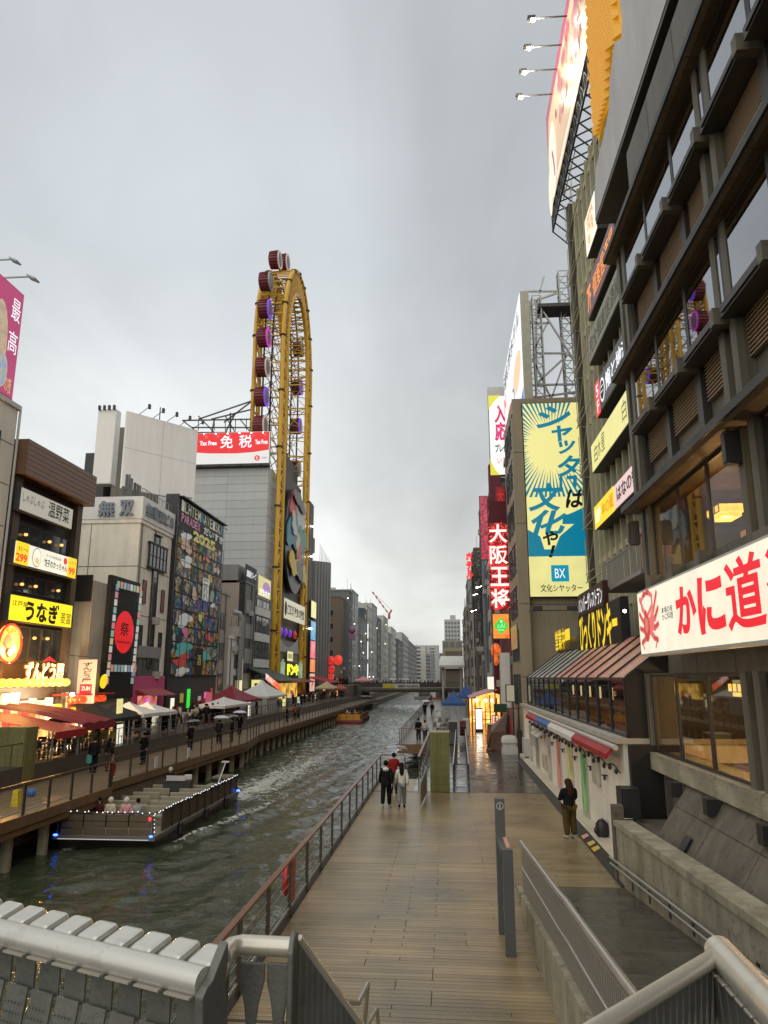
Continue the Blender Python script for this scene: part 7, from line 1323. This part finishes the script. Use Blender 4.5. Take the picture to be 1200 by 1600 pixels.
def umb_mesh():
    f = MB(); n = 8; m = 5
    for j in range(m+1):
        r = .62*math.sin(j/m*1.25)/math.sin(1.25); z = .26*math.cos(j/m*1.25)
        for i in range(n*2): a = math.pi*i/n; rr = r*(1 if i % 2 == 0 else .96); f.v.append((math.cos(a)*rr, math.sin(a)*rr, z))
    for j in range(m):
        for i in range(n*2): k = (i+1) % (n*2); f.f.append((j*n*2+i, j*n*2+k, (j+1)*n*2+k, (j+1)*n*2+i))
    return f
UM = umb_mesh().mesh('canopy'); US = MB().bar((0, 0, -.62), (0, 0, .33), .009, 5).mesh('shaft', (0, 0, 0), dgrey)
ribs = MB()
for i in range(8): a = math.pi*i/4; ribs.tube([(0, 0, .25), (math.cos(a)*.28, math.sin(a)*.28, .21), (math.cos(a)*.60, math.sin(a)*.60, .08)], .005, 4)
UR = ribs.mesh('ribs', (0, 0, 0), dgrey)
clear = glass('clear_umbrella', (.85, .85, .85), .12, .1)
def person(x, y, z, rot, kind, top, bot, label, long=False, hairc=(.012, .009, .008), h=1.70, group=None, shoes=BK, umbrella=None, cat='person', ulabel=None, hat=None, detail=True, wide=1):
    b, tp_, lg, sh, hs, hl, fc, J = pose(kind); t = thing('person', label, cat, (x, y, z), group, rot=rot); s = h/1.70; t.scale = (s*wide, s*wide, s)
    def a(n, me, mt): o = bpy.data.objects.new(n, me); COL.objects.link(o); o.parent = t; (me.materials or me.materials.append(mt)); o.material_slots[0].link = 'OBJECT'; o.material_slots[0].material = mt; return o
    a('body', b, skinm); a('jacket', tp_, cm(top)); a('trousers', lg, cm(bot)); 
    if detail: a('shoes', sh, cm(shoes)); a('face', fc, BLKI)
    a('hair', hl if long else hs, cm(hairc))
    if hat: hh = MB().ball((0, J['hd0'][1]-.02, J['hd0'][2]+.09), .125, .13, .145, 12, 8); hh.smooth = True; a('hood', hh.mesh('hood'), cm(hat))
    if umbrella:
        c, s_ = math.cos(rot), math.sin(rot); ux, uy_ = .12, .16
        u = thing('umbrella', ulabel or 'umbrella held up by a walker', 'umbrella', (x+(c*ux-s_*uy_)*s, y+(s_*ux+c*uy_)*s, z+1.80*s), group and 'umbrellas '+group)
        o = bpy.data.objects.new('canopy', UM); COL.objects.link(o); o.parent = u; mt = umbrella; (UM.materials or UM.materials.append(mt)); o.material_slots[0].link = 'OBJECT'; o.material_slots[0].material = mt
        inst('shaft', US, u, world=False); inst('ribs', UR, u, world=False)
    return t
person(3.72, 25.0, 0, R(-160)+math.pi, 'phone', BK, (.085, .062, .022), 'woman with long brown hair in black top and olive trousers by the white wall', True, (.045, .022, .014), 1.70, shoes=(.35, .35, .33), wide=1.18)
person(-2.46, 29.9, 0, R(-6), 'walk', BK, BK, 'person in black with a white hood collar walking on the deck', h=1.68, shoes=(.4, .4, .38)); solo('hood', 'white hood lying on the shoulders of the walker in black', 'hood', MB().ball((-2.46, 29.82, 1.43), .13, .09, .08), whitefab, (-2.46, 29.82, 1.43))
person(-1.86, 30.05, 0, R(4), 'walk', (.60, .58, .50), (.22, .23, .22), 'long haired person in a white top and grey trousers walking away on the deck', True, (.02, .012, .009), 1.60)
person(-2.42, 33.6, 0, 0, 'umb', (.25, .02, .02), (.04, .02, .02), 'person in red under a clear umbrella ahead of the walking pair', h=1.62, umbrella=clear, ulabel='clear plastic umbrella over the person in red on the deck')
person(-2.35, 59.4, 0, R(20), 'stand', BK, (.02, .02, .03), 'person in dark clothes at the corner of the lower promenade', h=1.72); person(-1.85, 59.2, 0, R(-20), 'stand', (.40, .37, .36), (.03, .03, .04), 'person in a pale jacket at the corner of the lower promenade', h=1.6)
person(-3.0, 97, 0, 0, 'umb', BK, BK, 'walker in black under a white umbrella on the lower promenade', umbrella=whitefab, ulabel='white umbrella of the walker on the lower promenade'); person(-2.1, 98, 0, 0, 'walk', BK, BK, 'walker in black beside the white umbrella on the lower promenade')
bp_ = thing('backpack', 'black backpack standing on the pale ledge behind the woman', 'backpack', (4.56, 24.3, .2)); q = MB().tube([(4.56, 24.3, .22), (4.56, 24.3, .35), (4.56, 24.3, .58), (4.56, 24.3, .68)], [.17, .2, .18, .10], 12); q.smooth = True; part('bag', q, M('pack_black', (.015, .015, .015), .45), bp_); part('pocket', MB().ball((4.38, 24.26, .38), .07, .13, .11), M('pack_black', 0), bp_); part('strap', MB().tube([(4.5, 24.15, .68), (4.55, 24.12, .76), (4.6, 24.15, .68)], .015, 5), M('pack_black', 0), bp_)
person(-18.7, 39.3, 0, R(15), 'stand', BK, BK, 'left one of a couple in black standing below the red canopy', h=1.75); person(-18.2, 40.0, 0, R(-10), 'stand', (.02, .018, .018), (.10, .07, .06), 'right one of the couple below the red canopy, in black with bare legs', True, h=1.64); solo('shopping_bag', 'teal shopping bag held by the couple below the red canopy', 'bag', MB().box(-18.95, -18.7, 39.0, 39.1, .5, .9), M('bag_teal', (.08, .35, .32), .5), (-18.8, 39, .5))
for x, y, c, ub_, lb in ((-17.6, 43.2, BK, blackfab, 'black umbrella'), (-17.9, 52, BK, clear, 'clear umbrella'), (-17.3, 56.6, (.02, .02, .03), M('pale_blue', (.45, .50, .58), .6), 'pale blue umbrella'), (-16.9, 58.6, BK, clear, 'second clear umbrella'), (-18.2, 65.5, BK, M('lilac', (.55, .50, .68), .6), 'lilac umbrella'), (-18, 84, BK, None, ''), (-17.7, 87, (.25, .06, .02), None, ''), (-18.3, 92, (.1, .1, .1), None, '')):
    person(x, y, 0, R(random.uniform(-40, 220)), 'umb' if ub_ else 'stand', c, BK, 'walker under the %s on the opposite boardwalk' % lb if ub_ else 'walker in %s on the far stretch of the opposite boardwalk' % ('black' if y == 84 else 'an orange brown coat' if y == 87 else 'grey'), umbrella=ub_, ulabel='%s over a walker on the opposite boardwalk' % lb)
random.seed(77); cols = [BK, (.02, .02, .03), (.05, .05, .05), (.30, .28, .25), (.15, .02, .02), (.03, .05, .10), (.10, .07, .04), (.4, .4, .38)]
for i in range(26): ci_ = random.randrange(4); person(-20.4-random.random()*2.4, 44.5+i*.95, .9, R(random.uniform(0, 360)), random.choice(('stand', 'walk', 'phone')), cols[ci_], BK, '%s customer by the near tents, nearest first, in %s' % (ORD[i], CN[ci_]), group='customers by the near tents', detail=False, long=i % 2 == 0)
for i in range(30): ci_ = random.randrange(8); person(-20.2-random.random()*2.8, 70+i*3.1, .9, R(random.uniform(0, 360)), random.choice(('stand', 'walk')), cols[ci_], BK, '%s stroller in the far terrace crowd, nearest first, in %s' % (ORD[i], CN[ci_]), group='crowd along the far market terrace', detail=False)
for i in range(10): ci_ = random.randrange(8); person(-25+i*.35, 160+random.random()*6, 3.2, R(random.uniform(0, 360)), 'stand', cols[ci_], BK, '%s person from the left on the footbridge landing, in %s' % (ORD[i], CN[ci_]), group='crowd at the left end of the footbridge', detail=False)
solo('bridge_landing', 'raised landing joining the left terrace to the footbridge', 'steps', MB().box(-27, -20, 158, 174.4, .9, 3.2), conc_d, (-24, 166, .9))
for i in range(30): ci_ = random.randrange(8); ub_ = random.choice((None, None, whitefab, clear)); person(-22+i*.72+random.random()*.3, 177+random.random()*2, 2.5, R(random.uniform(0, 360)), 'walk', cols[ci_], BK, '%s pedestrian from the left on the footbridge, in %s' % (ORD[i], CN[ci_]), group='pedestrians on the footbridge', detail=False, umbrella=ub_, ulabel='umbrella over the %s pedestrian from left on the footbridge' % ORD[i])
sz = -1.34
person(-15.3, 33.1, sz-.12, R(180), 'sit', (.10, .03, .03), BK, 'passenger in dark red at the left front of the tour boat', True, h=1.55); person(-14.7, 32.9, sz-.12, R(175), 'sit', (.62, .55, .42), BK, 'passenger in a cream hooded raincoat at the front of the tour boat', h=1.6, hat=(.62, .56, .44)); person(-14.0, 32.9, sz-.12, R(185), 'sit', (.65, .35, .36), BK, 'passenger in a pink raincoat with a white hood on the tour boat', h=1.6, hat=(.62, .6, .55)); person(-13.4, 32.7, sz-.12, R(40), 'sit', (.35, .35, .36), BK, 'passenger in a grey jacket seen from behind on the tour boat', h=1.6)
solo('raincoat_bench', 'front bench of the tour boat under the raincoated passengers', 'bench', MB().box(-15.6, -13.2, 32.8, 33.3, -1.34, -.98), dgrey, (-14.4, 33, -1.3))
person(-14.6, 39.6, sz, R(185), 'stand', BK, BK, 'boat driver in black with a pale cap at the console', h=1.55, hat=(.5, .46, .36)); solo('driver_seat', 'white driver chair on the tour boat beside the console', 'chair', MB().box(-13.9, -13.5, 39.4, 39.8, -1.34, -.7).box(-13.9, -13.5, 39.75, 39.85, -.7, -.1), whitefab, (-13.7, 39.6, -1.34), bev=.04)
for i in range(14): ci_ = random.randrange(5); person(-16.6+(i % 4)*.95, 115+(i//4)*2.1, -1.5, R(180), 'sit', cols[ci_], BK, 'passenger in %s, %s from left, %s row of yellow boat' % (CN[ci_], ORD[i % 4], ORD[i//4]), group='passengers on the yellow boat', detail=False, hat=(.6, .6, .6) if i % 5 == 0 else None)
# ================= bridge railings in the foreground
alu = M('satin_aluminium', (.62, .61, .56), .34, metal=.45, var=.12, sc=3, bump=.03, bsc=50, dirt=.10); alud = M('grey_coated_steel', (.135, .138, .125), .42, metal=.2, var=.3, sc=9, bump=.12, bsc=80, dirt=.2); alul = M('warm_steel', (.60, .57, .49), .33, metal=.5, var=.12, sc=3, bump=.03, bsc=50, dirt=.08)
bd = struct('bridge_deck', MB().box(-2.6, 2.6, -6, 1.25, 3.0, 3.32), conc_d)
st_ = MB()
for k in range(19): st_.box(-.9, 1.0, 1.25+k*.48, 1.25+(k+1)*.48, 3.15-k*.17-.6, 3.15-k*.17)
struct('stairs', st_, conc_d)
ar = thing('bridge_railing', 'aluminium bridge railing with eight rounded blocks along its top at the lower left', 'railing', (-.8, 1.6, 3.3))
A0, A1 = Vector((-1.30, 1.846, 4.347)), Vector((-.462, 1.492, 4.347)); dA = (A1-A0).normalized(); nA = Vector((-dA.y, dA.x, 0))
tb = MB().tube([A0, A1], .0255, 20); tb.smooth = True; part('handrail', tb, alu, ar)
Ln = (A1-A0).length
def obox(o, u, v, w, su, sv, sw_): # oriented box around o
    mb = MB(); p = [o-u*su/2-v*sv/2-w*sw_/2, o+u*su/2-v*sv/2-w*sw_/2, o+u*su/2+v*sv/2-w*sw_/2, o-u*su/2+v*sv/2-w*sw_/2]; return mb.prism(p, w*sw_)
Zv = Vector((0, 0, 1)); k = 0; s_ = Ln-.042
while s_ > 0:
    c = A0+dA*s_+nA*.062+Zv*.010; w2 = (Zv*.25+nA*.97).normalized(); part('block', obox(c, dA, w2, w2.cross(dA), .062, .068, .034), alu, ar, bev=.010)
    part('baluster_plate', obox(A0+dA*s_+nA*.012-Zv*.062, dA, Zv, nA, .060, .075, .006), alud, ar, bev=.002)
    part('cap_strip', obox(A0+dA*s_-nA*.021-Zv*.022, dA, nA, Zv, .062, .012, .004), alul, ar)
    pl_ = MB(); pp = []
    for j in range(7): tt = j/6; pp.append(A0+dA*s_-nA*(.005+.05*math.sin(tt*1.9)*.9)-Zv*(.088+tt*.55))
    for j in range(7): pl_.v += [tuple(pp[j]-dA*.032), tuple(pp[j]+dA*.032)]
    for j in range(6): pl_.f.append((2*j, 2*j+1, 2*j+3, 2*j+2))
    o = part('perforated_panel', pl_, alud, ar); sm = o.modifiers.new('t', 'SOLIDIFY'); sm.thickness = .004
    ho = MB()
    for r_ in range(9):
        for c_ in range(5): f_ = .03+r_*.018; q = A0+dA*(s_-.02+c_*.01)-nA*(.005+.05*math.sin((f_/.55)*1.9)*.9+.0062)-Zv*(.088+f_); ho.poly([q+dA*math.cos(a*math.pi/3)*.0024+Zv*math.sin(a*math.pi/3)*.0024 for a in range(6)])
    ho_ = part('holes', ho, M('hole_dark', (.05, .05, .048), .6), o)
    s_ -= .077; k += 1
fin_ = [(0, 0), (.05, .07), (.058, .075), (.062, .03), (.055, -.02), (.07, -.12), (.08, -.3), (.08, -.9), (-.045, -.9), (-.04, -.3), (-.03, -.12), (-.036, -.03), (-.02, -.01)]
part('end_plate', MB().prism([A1+nA*u*.72+Zv*(v*.72+.006) for u, v in fin_], dA*.02), alud, ar, bev=.003)
br2 = thing('stair_head_railing', 'short return of thick pale tube on two tapered balusters at the head of the stairs', 'railing', (-.4, 1.65, 3.3))
tp2 = [(-.452, 1.53, 4.335), (-.462, 1.62, 4.35), (-.458, 1.66, 4.352), (-.44, 1.675, 4.352), (-.335, 1.675, 4.35)]; tb = MB().tube(tp2, .0195, 18); tb.smooth = True; part('handrail', tb, alul, br2)
def taper(x, y, z, wtop, wn, h, mat, par, U=Vector((1, 0, 0)), th=.008):
    pr = [(wtop/2, 0), (wtop/2, -.035), (wtop*.30, -.075), (wn/2, -.13), (wn/2, -h*.6), (wn*.75, -h), ]; p = [Vector((x, y, z))+U*u+Zv*v for u, v in pr]+[Vector((x, y, z))-U*u+Zv*v for u, v in reversed(pr)]; part('baluster', MB().prism(p, U.cross(Zv)*th), mat, par, bev=.002)
for x in (-.415, -.358): taper(x, 1.672, 4.322, .052, .016, .85, alud, br2)
for y in (1.57, 1.62): taper(-.463, y, 4.315, .04, .014, .85, alud, br2, Vector((0, 1, 0)))
part('end_plate', MB().prism([(-.336, 1.635, 3.4), (-.336, 1.635, 4.35), (-.336, 1.65, 4.376), (-.336, 1.668, 4.384), (-.336, 1.686, 4.376), (-.336, 1.70, 4.35), (-.336, 1.70, 3.4)], (.012, 0, 0)), alud, br2, bev=.004)
sr = thing('stair_railing', 'grey stair railing of tapered fins descending from the rounded end plate', 'railing', (-.25, 1.8, 3.3)); S0, S1 = Vector((-.325, 1.69, 4.345)), Vector((-.04, 2.5, 3.86)); dS = (S1-S0).normalized(); pass
S1e = onz(580, 1625, 4.1); S0 = Vector((-.325, 1.70, 4.36)); dS = S1e-S0
for k in range(16): p = S0+dS*(k/13); part('fin', MB().prism([p, p+dS*.045, p+dS*.05-Zv*.1, p+dS*.03-Zv*.25, p+dS*.04-Zv*.6, p+dS*.0-Zv*.6, p+dS*.0-Zv*.25, p-dS*.0-Zv*.1], (.006, .004, 0)), alud, sr)
part('top_rail', MB().tube([S0, S0+dS*1.3], .008, 8), alul, sr)
hr = thing('stair_handrail', 'slim steel handrails at the foot of the stairs', 'railing', (-1.1, 10.6, 0)); part('handrail', MB().tube([(-1.25, 11.3, 0), (-1.12, 10.7, .98), (-1.14, 9.8, 1.1), (-1.14, 7, 2.2)], .03, 8).tube([(-1.0, 11.2, 0), (-1.02, 10.9, .62), (-1.04, 9.8, .85)], .025, 8), steel, hr)
h2 = onz(470, 1585, 3.9); solo('grab_rail', 'short pale handrail end at the bottom edge below the end plate', 'railing', MB().tube([h2, h2+Vector((-.05, -.12, -.06))], .012, 8), alul, h2)
cr_ = thing('corner_railing', 'curving pale tube railing turning a corner at the lower right over fluted fins', 'railing', (.5, 1.6, 3.3)); Cn = Vector((.545, 1.715, 4.35)); Cl = Vector((.02, 1.12, 4.35)); Cr = Vector((.53, 1.15, 4.35))
tb = MB().tube([Cl, Cn], .016, 14); tb.smooth = True; part('handrail', tb, alul, cr_); tb = MB().tube([Cn+Vector((0, .012, 0)), Cr], .030, 18); tb.smooth = True; part('thick_handrail', tb, alul, cr_)
dl = (Cn-Cl).normalized(); nl = Vector((-dl.y, dl.x, 0))
for k in range(26): p = Cn-dl*(.012+k*.026)-Zv*.012; w_ = .010; part('fin', MB().prism([p-dl*.011, p+dl*.011, p+dl*.010-Zv*.05+nl*.004, p+dl*.003-Zv*.12+nl*.012, p+dl*.003-Zv*.6, p-dl*.003-Zv*.6, p-dl*.003-Zv*.12+nl*.012, p-dl*.010-Zv*.05+nl*.004], nl*-.003), alud, cr_)
for k in range(12): y = 1.68-k*.045; part('cap_strip', MB().cbox((.517, y, 4.325), .012, .034, .006), alul, cr_, bev=.002); part('fin', MB().prism([(.52, y-.017, 4.32), (.52, y+.017, 4.32), (.524, y+.015, 4.24), (.535, y+.005, 4.12), (.535, y+.005, 3.6), (.535, y-.005, 3.6), (.535, y-.005, 4.12), (.524, y-.015, 4.24)], (-.004, 0, 0)), alud, cr_)
# end
